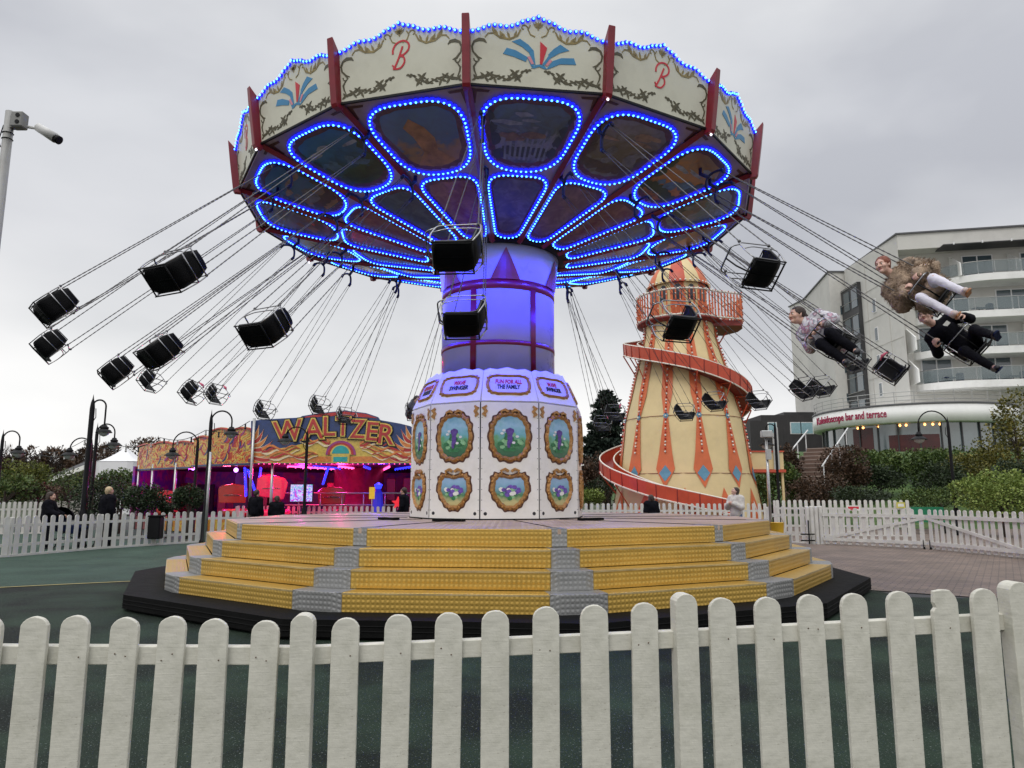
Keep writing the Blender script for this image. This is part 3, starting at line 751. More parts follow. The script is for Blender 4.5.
# emblem fan
b=MB()
def pol(L_,mi,t=.006):
    b.cm=mi; b.prism([U(*p) for p in L_],t,M=MBd,t0=0,back=False)
fan=[[(240,375),(262,332),(320,345),(395,387),(385,420),(310,392)],[(295,285),(345,262),(400,300),(430,335),(400,352),(360,318)],[(402,352),(432,335),(446,440),(430,420)],
     [(390,385),(412,378),(440,445),(420,452)],[(418,462),(440,440),(470,432),(505,442),(520,462),(500,462),(470,448),(440,462)],
     [(603,280),(660,318),(600,340),(545,378),(525,358),(560,315)],[(530,362),(545,378),(500,440),(488,432)],[(690,370),(705,414),(600,420),(530,458),(515,462),(555,400),(610,375)]]
for q in fan: pol(q,0)
for i in(0,3): pass
pol([(474,270),(518,312),(488,430),(474,430)],1,.007)
pol([(392,385),(412,380),(436,430),(420,436)],2,.008); pol([(535,392),(552,400),(522,440),(508,436)],2,.008)
emb=b.build('fan_emblem',[fan_blue,red_bright,fan_pink],board)
def bez(P,n=12):
    out=[]
    for i in range(len(P)-1):
        p0=Vector(P[max(i-1,0)]);p1=Vector(P[i]);p2=Vector(P[i+1]);p3=Vector(P[min(i+2,len(P)-1)])
        for k in range(n):
            t=k/n; out.append(tuple(.5*((2*p1)+(p2-p0)*t+(2*p0-5*p1+4*p2-p3)*t*t+(3*p1-p0-3*p2+p3)*t**3)))
    out.append(P[-1]); return out
b=MB()
def V(x,y): # letter drawn on the neighbour panel's crop
    return ((x-485)*S*1.0,(690-y)*S*.93-.04)
b.ribbon(bez([V(437,385),V(440,350),V(465,315),V(510,302),V(545,325),V(545,365),V(515,395),V(480,405)]),.024,M=MBd,t=.006)
b.ribbon(bez([V(485,405),V(510,415),V(515,450),V(490,485),V(455,490),V(437,478)]),.024,M=MBd,t=.0065)
b.ribbon(bez([V(505,340),V(485,395),V(462,450),V(440,492)]),.024,M=MBd,t=.007)
b.ribbon(bez([V(432,460),V(445,480),V(437,492)]),.02,M=MBd,t=.0072)
bl=b.build('letter_emblem',red_bright,None)
kids=[q for q in COL.objects if q.parent==board and q!=emb]
board.rotation_euler=(0,0,PCn)
for k in range(1,NC):
    c=copy(board,ride,rz=PCn+k*2*ha)
    for q in kids: copy(q,c)
    copy(emb if k%2==0 else bl,c)
bpy.data.objects.remove(bl)
# red fins between boards
b=MB(); 
fp=[(-.03,-.08),(.08,-.08),(.10,-.04),(.115,.45),(.12,.84),(.10,.82),(.05,.76),(-.03,.67)]
Mf=frame((0,-RB-.0,ZR-.03),(0,-1,LEAN*0),(0,0,1))
def fx(u,v): return (u+v*LEAN/Hh,v)
b.prism([fx(u,v) for u,v in fp],.05,M=Mf,t0=-.05); fin=b.build('red_fin',red_paint,ride,bevel=.008); fin.rotation_euler=(0,0,PCn+ha)
b=MB(); b.sphere((0,-RB-.05,ZR-.13),.017,8,6); lamp=b.build('fin_lamp',led_white,fin)
for k in range(1,NC):
    c=copy(fin,ride,rz=PCn+ha+k*2*ha); 
    if k%3==1: copy(lamp,c)
# roof over the boards
b=MB(); b.lathe([(RB-.1,ZR+.0),(RB+.05,ZR+.5),(2.5,ZR+1.1),(0.2,ZR+1.5)],16,sm=False); 
rf=b.build('canopy_roof',mat('canopy_roof_grey',(.3,.3,.32),.6),ride); rf.rotation_euler=(0,0,PCn+ha-PI/2)
# unseen spots added for the bulb strings' blue wash on column and ribs
for k in range(10):
    a=math.radians(8+36*k); p=azi(2.35,a,5.75); q=azi(.95,a,4.45)
    l=bpy.data.lights.new('added_hub_spot','SPOT'); l.energy=460; l.color=(.02,.025,1); l.shadow_soft_size=.1; l.spot_size=math.radians(75); l.spot_blend=.9
    o=bpy.data.objects.new('added_hub_spot',l); COL.objects.link(o); o.parent=ride; o.location=p; o.rotation_euler=(q-p).to_track_quat('-Z','Y').to_euler()
# ================================================================ chairs
def chair_mesh():
    S=MB(); prof=[(.23,-.035),(.20,.0),(.05,.0),(-.12,.005),(-.19,.04),(-.215,.13),(-.235,.30),(-.255,.44)]
    w=.172; th=.028
    def pt(i,u,off):
        y,z=prof[i]; a=prof[max(i-1,0)];c=prof[min(i+1,len(prof)-1)]; d=Vector((c[0]-a[0],c[1]-a[1])).normalized(); n=Vector((d.y,-d.x)) # outward/down
        ww=w*(1 if 0<i<len(prof)-1 else .70)
        curl=.03*abs(u)**4
        return Vector((u*ww,y-n.x*off*-1+0, z-0+n.y*off*1)) + Vector((0,0,curl if i<4 else 0))+Vector((0,curl if i>=4 else 0,0))
    nu=8
    vs=[];fs=[]
    for side,off in((0,0),(1,th)):
        for i in range(len(prof)):
            for k in range(nu+1): vs.append(pt(i,-1+2*k/nu,-off if side else 0))
    n1=nu+1; T=len(prof)*n1
    for i in range(len(prof)-1):
        for k in range(nu):
            a=i*n1+k; fs.append((a,a+1,a+n1+1,a+n1)); fs.append((T+a,T+a+n1,T+a+n1+1,T+a+1))
        for k in(0,nu):
            a=i*n1+k; fs.append((a,a+n1,T+a+n1,T+a))
    for i in(0,len(prof)-1):
        for k in range(nu):
            a=i*n1+k; fs.append((a,a+1,T+a+1,T+a))
    S.smooth=True; S._add(vs,fs)
    S.smooth=False
    for s in(-.5,0,.5): S.box((s*.32,-.0,-.034),(.012,.38,.006))
    F=MB(); r=.0105; G_=MB()
    def arc(P,n=5,rad=.06,closed=False):
        P=[Vector(p) for p in P]; out=[]
        m=len(P)
        for i in range(m):
            if not closed and i in(0,m-1): out.append(P[i]); continue
            p=P[i];a=P[i-1];c=P[(i+1)%m]; d1=a-p;d2=c-p; rr=min(rad,d1.length*.45,d2.length*.45); d1.normalize();d2.normalize()
            for k in range(n+1):
                t=k/n; out.append((p+d1*rr)*(1-t)**2+p*2*t*(1-t)+(p+d2*rr)*t*t)
        return out
    for s in(-1,1):
        F.tube(arc([(s*.235,.235,-.05),(s*.245,.27,.10),(s*.245,.22,.36),(s*.245,-.27,.40),(s*.245,-.275,.20),(s*.235,-.20,-.035)],rad=.07),r,6)
        F.tube(arc([(s*.24,.255,.19),(s*.262,.10,.25),(s*.262,-.20,.26),(s*.245,-.275,.25)]),r*.8,6)
    G_.tube([(-.24,.22,-.045),(.24,.22,-.045)],r,6); G_.tube([(-.24,-.2,-.04),(.24,-.2,-.04)],r,6)
    F.tube([(-.245,-.275,.36),(.245,-.275,.36)],r,6); F.tube([(-.245,-.28,.2),(.245,-.28,.2)],r,6)
    for s in(-1,1): G_.tube([(s*.235,.23,-.045),(s*.235,-.21,-.04)],r,6)
    B=MB(); B.tube(arc([(-.245,.235,.30),(-.20,.34,.30),(.20,.34,.30),(.245,.235,.30)],rad=.09),r,6)
    T=MB(); T.tube([(0,.335,.30),(0,.30,.12),(0,.20,-.02)],.013,6)
    for q in(F,B,T,G_): q.v=[(v[0]*.80,v[1],v[2]) for v in q.v]
    T.v=[v for v in T.v]
    global UNDER; UNDER=G_
    return S,F,B,T
def hang_point(az,outer):
    r=4.05 if outer else 3.0
    base=azi(r,az,0); rr=r; z=Z0+(rr-R0)/(RC-R0)*(ZR-Z0)
    return AX+Vector((base.x,base.y,z-.06))
S_,F_,B_,T_m=chair_mesh()
chair_cache={}
hang_n=[]
def make_chair(px,py,ring,label,near=True,extra=None,off=0.16,dz=0,sc=.80):
    tr=7.12 if ring=='o' else 6.08; best=None
    for i in range(0,81):
        z=(3.05 if ring=='i' else 3.25)+i*.01
        p=at_z(px,py,z+off); r=(Vector((p.x,p.y))-Vector((AX.x,AX.y))).length
        d=abs(r-tr)+.25*abs(z-(3.2 if ring=='i' else 3.5))
        if best is None or d<best[0]: best=(d,Vector((p.x,p.y,z)))
    P=best[1]; rel=P-AX; az=math.atan2(rel.x,-rel.y)
    P.x-=0
    H=hang_point(az,ring=='o')
    Uv=(H-P).normalized(); out=Vector((math.sin(az),-math.cos(az),0))
    Fw=Vector((-math.cos(az),-math.sin(az),0)); Fw=(Fw-Uv*Fw.dot(Uv)).normalized(); Rv=Fw.cross(Uv)
    M=Matrix(((Rv.x,Fw.x,Uv.x,P.x),(Rv.y,Fw.y,Uv.y,P.y),(Rv.z,Fw.z,Uv.z,P.z),(0,0,0,1)))
    t=thing('swing_chair',label,'swing chair',group='chairs flying out on chains from the chairoplane',M=M@Matrix.Scale(sc,4))
    if not chair_cache:
        E_=MB(); ys=[(.236,-.02),(.20,.012),(.05,.012),(-.12,.017),(-.185,.05),(-.205,.13),(-.225,.30),(-.243,.45)]
        E_.tube([(-.172*(.70 if i in(0,7) else 1),y,z) for i,(y,z) in enumerate(ys)]+[(.172*(.70 if i in(0,7) else 1),y,z) for i,(y,z) in list(enumerate(ys))[::-1]],.009,5,closed=True)
        E_.box((.03,-.02,.03),(.035,.16,.006)); E_.box((.03,.05,.036),(.05,.04,.012)); chair_cache['e']=E_.build('edge_trim',mat('grey_edge_trim',(.05,.05,.052),.45,var=.2),t)
        chair_cache['s']=S_.build('seat_shell',seat_black,t); chair_cache['f']=F_.build('tube_frame',chrome,t); chair_cache['b']=B_.build('lap_bar',chrome,t); chair_cache['t']=T_m.build('crotch_bar',black_metal,t); chair_cache['u']=UNDER.build('seat_rail',black_metal,t)
    else:
        for k in chair_cache: copy(chair_cache[k],t)
    L=((H-P).length-.34)/sc
    st=.045 if near else .14
    for sx_ in(-1,1):
        for sy in(1,-1):
            b=MB(); a=Vector((sx_*.196,.19 if sy>0 else -.24,.39)); c=Vector((sx_*.17/sc,sy*.028,L)); n=max(4,int((c-a).length/st)); n+=n%2
            pts=[a.lerp(c,i/n) for i in range(n+1)]
            b.tube(pts,[.0095 if i%2 else .006 for i in range(n+1)],4)
            b.sphere(a-Vector((0,0,.0)),.022,6,4)
            b.build('chain',chain_mat,t)
    if extra=='ribbon':
        b=MB(); b.sphere((-.1,.2,.40),.05,8,6,sc=(1.3,.7,.5)); b.tube([(-.18,.2,.38),(-.08,.22,.42),(.0,.2,.38)],.016,6); b.build('pink_belt',mat('pink_webbing',(.65,.12,.2),.6),t)
    # hanger under the canopy, part of the ride
    h=MB(); D=(P-H).normalized(); base=H; Ml=frame(H-AX,Rv,-D)   # x=Rv, y=-D(up) 
    zax=Ml.to_3x3().col[2]
    Hl=H-AX
    up_=Vector((0,0,1))
    h.tube([Hl+Vector((0,0,.10)),Hl+Vector((0,0,-.02)),Hl+D*.18],.030,6)
    arcp=[Hl+D*(.16+.10*(k/6)**2)+Rv*(.17*k/6) for k in range(-6,7)]
    arcp=[Hl+D*(.16+.12*(k/6)**2)+Rv*(.18*k/6) for k in range(-6,7)]
    h.tube(arcp,.022,6)
    for s in(-1,1):
        e=Hl+D*.28+Rv*(s*.18); h.tube([e,e+D*.07],.03,6)
    h.build('chain_hanger',arm_blue,ride)
    return t,M
CH=[
(44,305,'o','empty black swing chair farthest left, upper one of the overlapping pair',1),
(42,345,'o','empty black swing chair at far left, lower one of the overlapping pair',1),
(164,268,'o','large empty black swing chair on the left, the highest of the left chairs',1),
(150,350,'i','empty black swing chair on the left, directly below the highest left chair',1),
(108,371,'i','small black swing chair just left of an open wire framed chair',1),
(147,380,'o','black swing chair showing its bare wire frame, low between two small black chairs',1),
(188,392,'i','small black swing chair just left of the small chair with a pink belt',1),
(213,394,'o','small black swing chair with a pink belt, above the left street lamps',1),
(257,325,'i','large empty black swing chair above the waltzer, between the left chairs and the column',1),
(262,410,'o','small empty black swing chair hanging above the left end of the waltzer sign',0),
(317,405,'i','small black swing chair above the letters A and L of the waltzer sign',0),
(344,416,'o','small black swing chair above the right half of the waltzer sign',0),
(455,244,'o','black swing chair hanging in front of the blue lights at the column top',1),
(463,314,'i','black swing chair in front of the blue column, lower of two',1),
(681,318,'i','empty black swing chair passing in front of the helter skelter balcony',1),
(762,262,'o','empty black swing chair to the right of the canopy, highest on the right side',1),
(840,338,'i','black swing chair carrying the rider in a pale jacket',1),
(860,360,'o','empty black swing chair just right of the rider in a pale jacket',1),
(941,292,'o','black swing chair carrying the rider in a fur coat',1),
(977,343,'o','black swing chair carrying the dark clothed rider below the fur coat rider',1),
(899,367,'i','empty black swing chair with a pink belt, in front of the white hotel wall',1),
(826,386,'o','low black swing chair, right one of the overlapping pair by the hotel corner',1),
(810,388,'i','low black swing chair, left one of the overlapping pair by the hotel corner',1),
(687,412,'o','small black swing chair in front of the cream wall of the helter skelter',0),
(718,401,'i','small black swing chair beside the red slide at the right edge of the helter skelter',0),
(762,400,'o','open wire framed swing chair against the pale sky right of the helter skelter',0),
(617,413,'i','small black swing chair with a pink belt in front of the conifer top',0),
(604,424,'o','small black swing chair in front of the conifer, lower left of the pink belted one',0),
(413,412,'i','swing chair half hidden behind the left edge of the white central housing',0),
]
CM={}
for c in CH:
    ex='ribbon' if 'pink belt' in c[3] else None
    t,M=make_chair(c[0],c[1],c[2],c[3],near=bool(c[4]),extra=ex,off=0.11,sc=.95 if c[3].startswith('black swing chair carrying') else .80)
    CM[(c[0],c[1])]=(t,M)
# ================================================================ people
skin=mat('skin',(.55,.33,.25),.5,var=.05,scale=8); skin2=mat('skin_fair',(.62,.38,.30),.5,var=.05,scale=8)
hair_dark=mat('hair_dark_brown',(.035,.018,.012),.5,var=.4,scale=40,bump=.6,bscale=120); hair_red=mat('hair_auburn',(.22,.06,.03),.5,var=.4,scale=40,bump=.6,bscale=120)
hair_blond=mat('hair_blond',(.55,.42,.25),.5,var=.3,scale=40,bump=.6,bscale=120); eye_d=mat('eye_dark',(.02,.015,.012),.25,var=0); lipm=mat('lips',(.42,.12,.11),.45,var=0)
cloth_black=mat('black_cloth',(.006,.006,.009),.85,spec=.08,var=.4,scale=14,bump=.5,bscale=30); cloth_navy=mat('navy_cloth',(.010,.016,.05),.75,spec=.1,var=.3,scale=12,bump=.5,bscale=30)
leg_white=mat('white_leggings',(.66,.64,.72),.65,var=.06,scale=8,bump=.3,bscale=25); fur=mat('brown_fur',(.36,.265,.19),.9,var=.55,scale=7,bump=1,bscale=60)
shoe_tan=mat('tan_sole_shoe',(.35,.14,.05),.6,var=.2,scale=20); shoe_pale=mat('pale_trainer',(.55,.45,.42),.6,var=.15); shoe_blk=mat('black_shoe',(.012,.012,.016),.5,var=.2)
jack_pale=mat_ramp('pale_patterned_jacket',[(.3,(.62,.60,.62)),(.45,(.60,.58,.62)),(.50,(.16,.18,.22)),(.56,(.45,.20,.26)),(.62,(.62,.60,.66)),(.7,(.25,.26,.30))],scale=9,dist=1.2,rough=.7)
jack_white=mat('cream_puffer',(.55,.52,.48),.7,var=.15,scale=6,bump=.4,bscale=14); denim=mat('denim',(.10,.15,.26),.8,var=.2,scale=20)
def cap(b,p0,p1,r0,r1,n=10):
    p0=Vector(p0);p1=Vector(p1);d=(p1-p0);l=d.length
    if l<1e-5: b.sphere(p0,r0,n,8); return
    d.normalize(); pts=[];rs=[]
    for k in range(4):
        a=PI/2*(1-k/4); pts.append(p0-d*r0*math.sin(a)); rs.append(max(r0*math.cos(a),r0*.08))
    pts+= [p0+d*l*t for t in(0,.33,.66,1)]; rs+=[r0+(r1-r0)*t for t in(0,.33,.66,1)]
    for k in range(1,5):
        a=PI/2*k/4; pts.append(p1+d*r1*math.sin(a)); rs.append(max(r1*math.cos(a),r1*.08))
    b.tube(pts,rs,n)
def skinned(b,name,m,parent,vox,sm=6,disp=None):
    o=b.build(name,m,parent)
    for p in o.data.polygons: p.use_smooth=True
    r=o.modifiers.new('union','REMESH'); r.mode='VOXEL'; r.voxel_size=vox; r.use_smooth_shade=True
    s=o.modifiers.new('soften','SMOOTH'); s.iterations=sm; s.factor=.5
    if disp:
        tx=bpy.data.textures.new(name+'_folds','CLOUDS'); tx.noise_scale=disp[1]
        d=o.modifiers.new('folds','DISPLACE'); d.texture=tx; d.strength=disp[0]; d.mid_level=.5; d.texture_coords='LOCAL'
    return o
def person(label,M,J,wear,hair,skinm=skin,vox=.012,group=None,head_dir=(0,1,0),head_up=(0,0,1),hairlen=.0,face=True,fine=False,parent_name='person'):
    t=thing(parent_name,label,'person',M=M,group=group)
    V_=lambda k:Vector(J[k])
    hd=Vector(head_dir).normalized(); hu=Vector(head_up); hu=(hu-hd*hu.dot(hd)).normalized(); hr=hd.cross(hu)
    Hc=V_('head'); 
    def hp(r,f,u): return Hc+hr*r+hd*f+hu*u
    b=MB()
    # head: skull, jaw, nose, ears, chin
    Mh=Matrix(((hr.x,hd.x,hu.x,Hc.x),(hr.y,hd.y,hu.y,Hc.y),(hr.z,hd.z,hu.z,Hc.z),(0,0,0,1)))
    b.sphere((0,-.008,.025),.092,16,12,M=Mh,sc=(.84,1.03,1.0)); b.sphere((0,.02,-.045),.066,14,10,M=Mh,sc=(.86,1.0,1.0))
    cap(b,hp(0,.072,-.082),hp(0,.066,-.085),.026,.026); cap(b,hp(0,.09,.02),hp(0,.108,-.022),.010,.015)
    cap(b,hp(-.012,.094,-.022),hp(.012,.094,-.022),.011,.011)
    for s in(-1,1):
        cap(b,hp(s*.079,-.012,.018),hp(s*.082,-.005,-.022),.012,.009,8); cap(b,hp(s*.04,.06,-.02),hp(s*.035,.055,-.03),.03,.028)
    cap(b,hp(-.03,.083,.035),hp(.03,.083,.035),.012,.012)
    cap(b,V_('neck')-(V_('neck')-V_('chest')).normalized()*.0,Hc-hu*.05-hd*.015,.056,.050)
    cap(b,V_('pelvis'),V_('belly'),.135,.115,14); cap(b,V_('belly'),V_('chest'),.115,.125,14); cap(b,V_('sh_l'),V_('sh_r'),.065,.065); cap(b,V_('chest'),V_('neck'),.10,.055)
    for s in('l','r'):
        cap(b,V_('sh_'+s),V_('el_'+s),.052,.041); cap(b,V_('el_'+s),V_('wr_'+s),.040,.027)
        cap(b,V_('hip_'+s),V_('kn_'+s),.085,.056,12); cap(b,V_('kn_'+s),V_('an_'+s),.055,.036); cap(b,V_('an_'+s),V_('toe_'+s),.036,.026)
        # hand: palm, four curled fingers, thumb
        w=V_('wr_'+s); d=(w-V_('el_'+s)).normalized(); pn=Vector(J.get('palm_'+s,(0,0,-1))); pn=(pn-d*pn.dot(d)).normalized(); sd=d.cross(pn)*(1 if s=='l' else -1)
        fr=.0095 if fine else .012
        for i in range(4):
            o_=sd*(.030-.020*i); L_=[.038,.043,.040,.031][i]; k0=w+d*.085+o_; k1=k0+(d*.8+pn*.6).normalized()*L_; k2=k1+(d*.1+pn).normalized()*L_*.75; k3=k2+(pn*.7-d*.7).normalized()*L_*.5
            cap(b,w+d*.03+o_*.6,k0,.016,.0125,8); cap(b,k0,k1,fr*1.1,fr,8); cap(b,k1,k2,fr,fr*.9,8); cap(b,k2,k3,fr*.9,fr*.8,8)
        t0=w+d*.025+sd*.03; t1=t0+(d*.6+sd*.5+pn*.5).normalized()*.045; t2=t1+(d*.6-sd*.1+pn*.8).normalized()*.03
        cap(b,t0,t1,.015,.012,8); cap(b,t1,t2,.012,.010,8)
    body=skinned(b,'body',skinm,t,vox,3)
    if face:
        e=MB(); wh=MB()
        for s in(-1,1):
            wh.sphere(hp(s*.031,.0795,.012),.0100,8,6,sc=(1,1,1)); e.sphere(hp(s*.031,.088,.012),.0062,8,6)
        e2=MB()
        for s in(-1,1): cap(e2,hp(s*.018,.094,.034),hp(s*.045,.083,.036),.0042,.003,6)
        wh.build('eye',petal_white,t); e.build('pupil',eye_d,t); e2.build('eyebrow',hair,t)
        l=MB(); cap(l,hp(-.019,.083,-.050),hp(0,.091,-.052),.005,.0065,6); cap(l,hp(.019,.083,-.050),hp(0,.091,-.052),.005,.0065,6); l.build('mouth',lipm,t)
    h=MB()
    h.sphere((0,-.028,.045),.102,16,12,M=Mh,sc=(.93,1.0,.93)); cap(h,hp(0,-.075,.0),hp(0,-.075,-.045),.065,.05)
    if hairlen>0:
        for s in(-1,-.5,0,.5,1):
            cap(h,hp(s*.065,-.045,.0),hp(s*.085,-.07,-hairlen),.042,.028)
    elif hairlen<0: # tied back
        cap(h,hp(0,-.115,.03),hp(0,-.135,.01),.042,.035)
    ho=skinned(h,'hair',hair,t,max(vox,.009),2,(.012,.03))
    # clothes
    for nm,m_,kind,ex in wear:
        c=MB(); g=ex
        if kind=='top':
            cap(c,V_('pelvis'),V_('belly'),.145+g,.132+g,14); cap(c,V_('belly'),V_('chest'),.132+g,.14+g,14); cap(c,V_('sh_l'),V_('sh_r'),.075+g,.075+g,12); cap(c,V_('chest'),V_('neck'),.11+g,.062+g*.6,12)
            for s in('l','r'):
                cap(c,V_('sh_'+s),V_('el_'+s),.064+g,.056+g,12); w=V_('wr_'+s).lerp(V_('el_'+s),.06); cap(c,V_('el_'+s),w,.056+g,.044+g*.7,12)
        elif kind=='pants':
            cap(c,V_('pelvis'),V_('pelvis').lerp(V_('belly'),.5),.142+g,.13+g,14)
            for s in('l','r'):
                cap(c,V_('hip_'+s),V_('kn_'+s),.096+g,.068+g,12); cap(c,V_('kn_'+s),V_('an_'+s).lerp(V_('kn_'+s),.06),.067+g,.05+g,12)
        elif kind=='shoes':
            for s in('l','r'):
                a=V_('an_'+s); q=V_('toe_'+s); k=V_('kn_'+s); dn=(a-k).normalized(); heel=a-(q-a)*.28+dn*.02
                c=MB(); cap(c,a,a-dn*.0,.047,.045); cap(c,heel,q+dn*.01,.043,.036,12); cap(c,a,heel.lerp(q,.5),.045,.042)
                skinned(c,nm,m_ if not isinstance(m_,tuple) else m_[0],t,max(vox,.01),3)
                so_=MB(); f_=(q-heel); fl=f_.length; cen=(heel+q)/2+dn*.046
                Mx=frame(cen,f_,f_.cross(dn)); so_.prism([(-fl/2-.03,-.035),(0,-.036),(fl/2,-.045),(fl/2+.035,-.02),(fl/2+.035,.02),(fl/2,.045),(0,.036),(-fl/2-.03,.035)],.009,M=Mx,t0=-.009)
                so_.build('shoe_sole',m_[1] if isinstance(m_,tuple) else m_,t)
            continue
        elif kind=='furcoat':
            cap(c,V_('pelvis')+Vector((0,.02,0)),V_('belly'),.18,.18,14); cap(c,V_('belly'),V_('chest'),.18,.17,14); cap(c,V_('sh_l'),V_('sh_r'),.12,.12,12); cap(c,V_('chest'),V_('neck')-Vector((0,0,.03)),.15,.10,12)
            for s in('l','r'):
                cap(c,V_('sh_'+s),V_('el_'+s),.115,.11,12); cap(c,V_('el_'+s),V_('wr_'+s).lerp(V_('el_'+s),.03),.11,.095,12)
                cap(c,V_('hip_'+s),V_('hip_'+s).lerp(V_('kn_'+s),.45),.14,.13,12)
            o=skinned(c,nm,m_,t,.014,4,(.05,.07))
            # guard hairs
            rn=random.Random(8); sp_=MB(); segs=[('pelvis','belly',.18),('belly','chest',.18),('sh_l','sh_r',.13),('sh_l','el_l',.115),('el_l','wr_l',.105),('sh_r','el_r',.115),('el_r','wr_r',.105),('hip_l','kn_l',.14),('hip_r','kn_r',.14)]
            for A,B_2,r in segs:
                a,e_=V_(A),V_(B_2); 
                if A.startswith('hip'): e_=a.lerp(e_,.45)
                d=(e_-a).normalized(); x=d.orthogonal().normalized(); y=d.cross(x)
                for i in range(420):
                    tt=rn.random()*1.1-.05; an=rn.random()*6.283; n=x*math.cos(an)+y*math.sin(an); p=a.lerp(e_,tt)+n*(r-.012); l=.04+.03*rn.random(); dr=(n*1.0+d*.5+Vector((rn.uniform(-.4,.4),rn.uniform(-.4,.4),rn.uniform(-.6,.1)))).normalized(); sdv=dr.cross(n+d*.3).normalized()*.006
                    sp_._add([p-sdv,p+sdv,p+dr*l],[(0,1,2)])
            sp_.build('fur_pile',m_,o)
            continue
        skinned(c,nm,m_,t,max(vox,.012),5,(.018,.09))
    return t
def seated(sc=1.0,lean=0.0,kn=(.0,.0),knee_raise=0.0,calf=(.1,.1),arms='lap',splay=.1,headtilt=(0,0,0)):
    J={}
    J['pelvis']=(0,-.09,.12); J['belly']=(0,-.09+.05*lean,.28); J['chest']=(0,-.08+.16*lean,.46); J['neck']=(0,-.07+.24*lean,.60)
    J['head']=(0+headtilt[0],-.04+.32*lean+headtilt[1],.74+headtilt[2])
    for s,q in(('l',-1),('r',1)):
        J['sh_'+s]=(q*.165,-.08+.20*lean,.53); J['hip_'+s]=(q*.085,-.06,.10)
        i=0 if s=='l' else 1
        J['kn_'+s]=(q*splay,.36,.12+knee_raise+kn[i]); a=calf[i]
        J['an_'+s]=(q*splay*1.0,.36+.40*math.sin(a),.12+knee_raise+kn[i]-.40*math.cos(a))
        f=Vector((0,math.cos(a*.6),math.sin(a*.6)-.35)).normalized()*.15; an=Vector(J['an_'+s]); J['toe_'+s]=tuple(an+f)
        if arms=='lap': J['el_'+s]=(q*.25,.03,.30); J['wr_'+s]=(q*.12,.20,.33); J['palm_'+s]=(-q*.4,0,-1)
        elif arms=='hold': J['el_'+s]=(q*.29,-.02,.33); J['wr_'+s]=(q*.25,.14,.40); J['palm_'+s]=(-q,0,-.2)
    for k in J:
        if not k.startswith('palm'): J[k]=tuple(Vector(J[k])*sc)
    return J
def to_local(M,wdir): return (M.to_3x3().inverted()@Vector(wdir)).normalized()
t,M=CM[(941,292)]
camdir=lambda M:(Vector((0,0,EYE))-M.translation).normalized()
person('rider with auburn hair in brown fur coat and white leggings, flying at upper right',M,seated(1.10,lean=.35,kn=(.02,.0),calf=(.35,.18),splay=.12,arms='lap',headtilt=(-.02,.04,0)),
  [('fur_coat',fur,'furcoat',0),('leggings',leg_white,'pants',-.006),('shoe',(shoe_pale,shoe_tan),'shoes',0)],hair_red,skin2,vox=.0075,head_dir=to_local(M,camdir(M)+Vector((-.55,.1,.15))),head_up=to_local(M,(-.15,.1,1)) ,hairlen=-1,fine=True)
t,M=CM[(977,343)]
tt=person('rider in black top with small white badge and navy trainers, below the fur coat rider',M,seated(1.02,lean=.2,kn=(.05,-.03),calf=(.9,.3),splay=.14,arms='hold',headtilt=(0,.02,0)),
  [('jacket',cloth_black,'top',.012),('trousers',cloth_black,'pants',0),('shoe',(shoe_blk,cloth_navy),'shoes',0)],hair_dark,skin2,vox=.0075,head_dir=to_local(M,camdir(M)+Vector((-.5,0,.5))),head_up=to_local(M,(-.3,.2,1)),fine=True)
b=MB(); b.box((-.07,.085,.50),(.075,.012,.055)); b.build('chest_badge',petal_white,tt)
t,M=CM[(840,338)]
person('rider in pale patterned jacket and black trousers looking left, dark hair tied back',M,seated(.93,lean=.35,kn=(-.02,-.02),calf=(-.2,-.05),splay=.09,arms='lap'),
  [('jacket',jack_pale,'top',.02),('trousers',cloth_black,'pants',.005),('shoe',(shoe_blk,shoe_blk),'shoes',0)],hair_dark,skin,vox=.0075,head_dir=to_local(M,(-1,-.25,.05)),head_up=to_local(M,(-.1,.1,1)),hairlen=-1,fine=True)
for key,lb,tm,hm,hd in(((413,412),'distant rider in dark coat at the left edge of the white central housing',mat('grey_coat',(.10,.10,.13),.8,var=.2),hair_dark,(.5,-.8,0)),):
    t,M=CM[key]
    person(lb,M,seated(.74,lean=.1,calf=(.1,.0)),[('jacket',tm,'top',.015),('trousers',cloth_black,'pants',0),('shoe',(shoe_blk,shoe_blk),'shoes',0)],hm,vox=.016,head_dir=to_local(M,hd),head_up=to_local(M,(0,0,1)),hairlen=-1,group=None)
def standing(h=1.65,stride=.0,arms='side',turn=0):
    k=h/1.72; J={'pelvis':(0,0,.96),'belly':(0,.0,1.10),'chest':(0,.0,1.28),'neck':(0,.01,1.43),'head':(0,.03,1.585)}
    for s,q in(('l',-1),('r',1)):
        J['sh_'+s]=(q*.17,0,1.37); J['hip_'+s]=(q*.09,0,.93); J['kn_'+s]=(q*.10,q*stride*.5+.02,.50); J['an_'+s]=(q*.10,q*stride-.02*abs(stride),.085); J['toe_'+s]=(q*.12,q*stride+.14,.05)
        if arms=='side': J['el_'+s]=(q*.23,-.02,1.09); J['wr_'+s]=(q*.23,.08,.86); J['palm_'+s]=(-q,0,0)
        elif arms=='push': J['el_'+s]=(q*.22,.10,1.12); J['wr_'+s]=(q*.20,.33,1.04); J['palm_'+s]=(0,0,-1)
        elif arms=='chest': J['el_'+s]=(q*.25,.08,1.12); J['wr_'+s]=(q*.09,.23,1.22); J['palm_'+s]=(-q*.6,-.4,0)
    return {a:(tuple(Vector(v)*k) if not a.startswith('palm') else v) for a,v in J.items()}
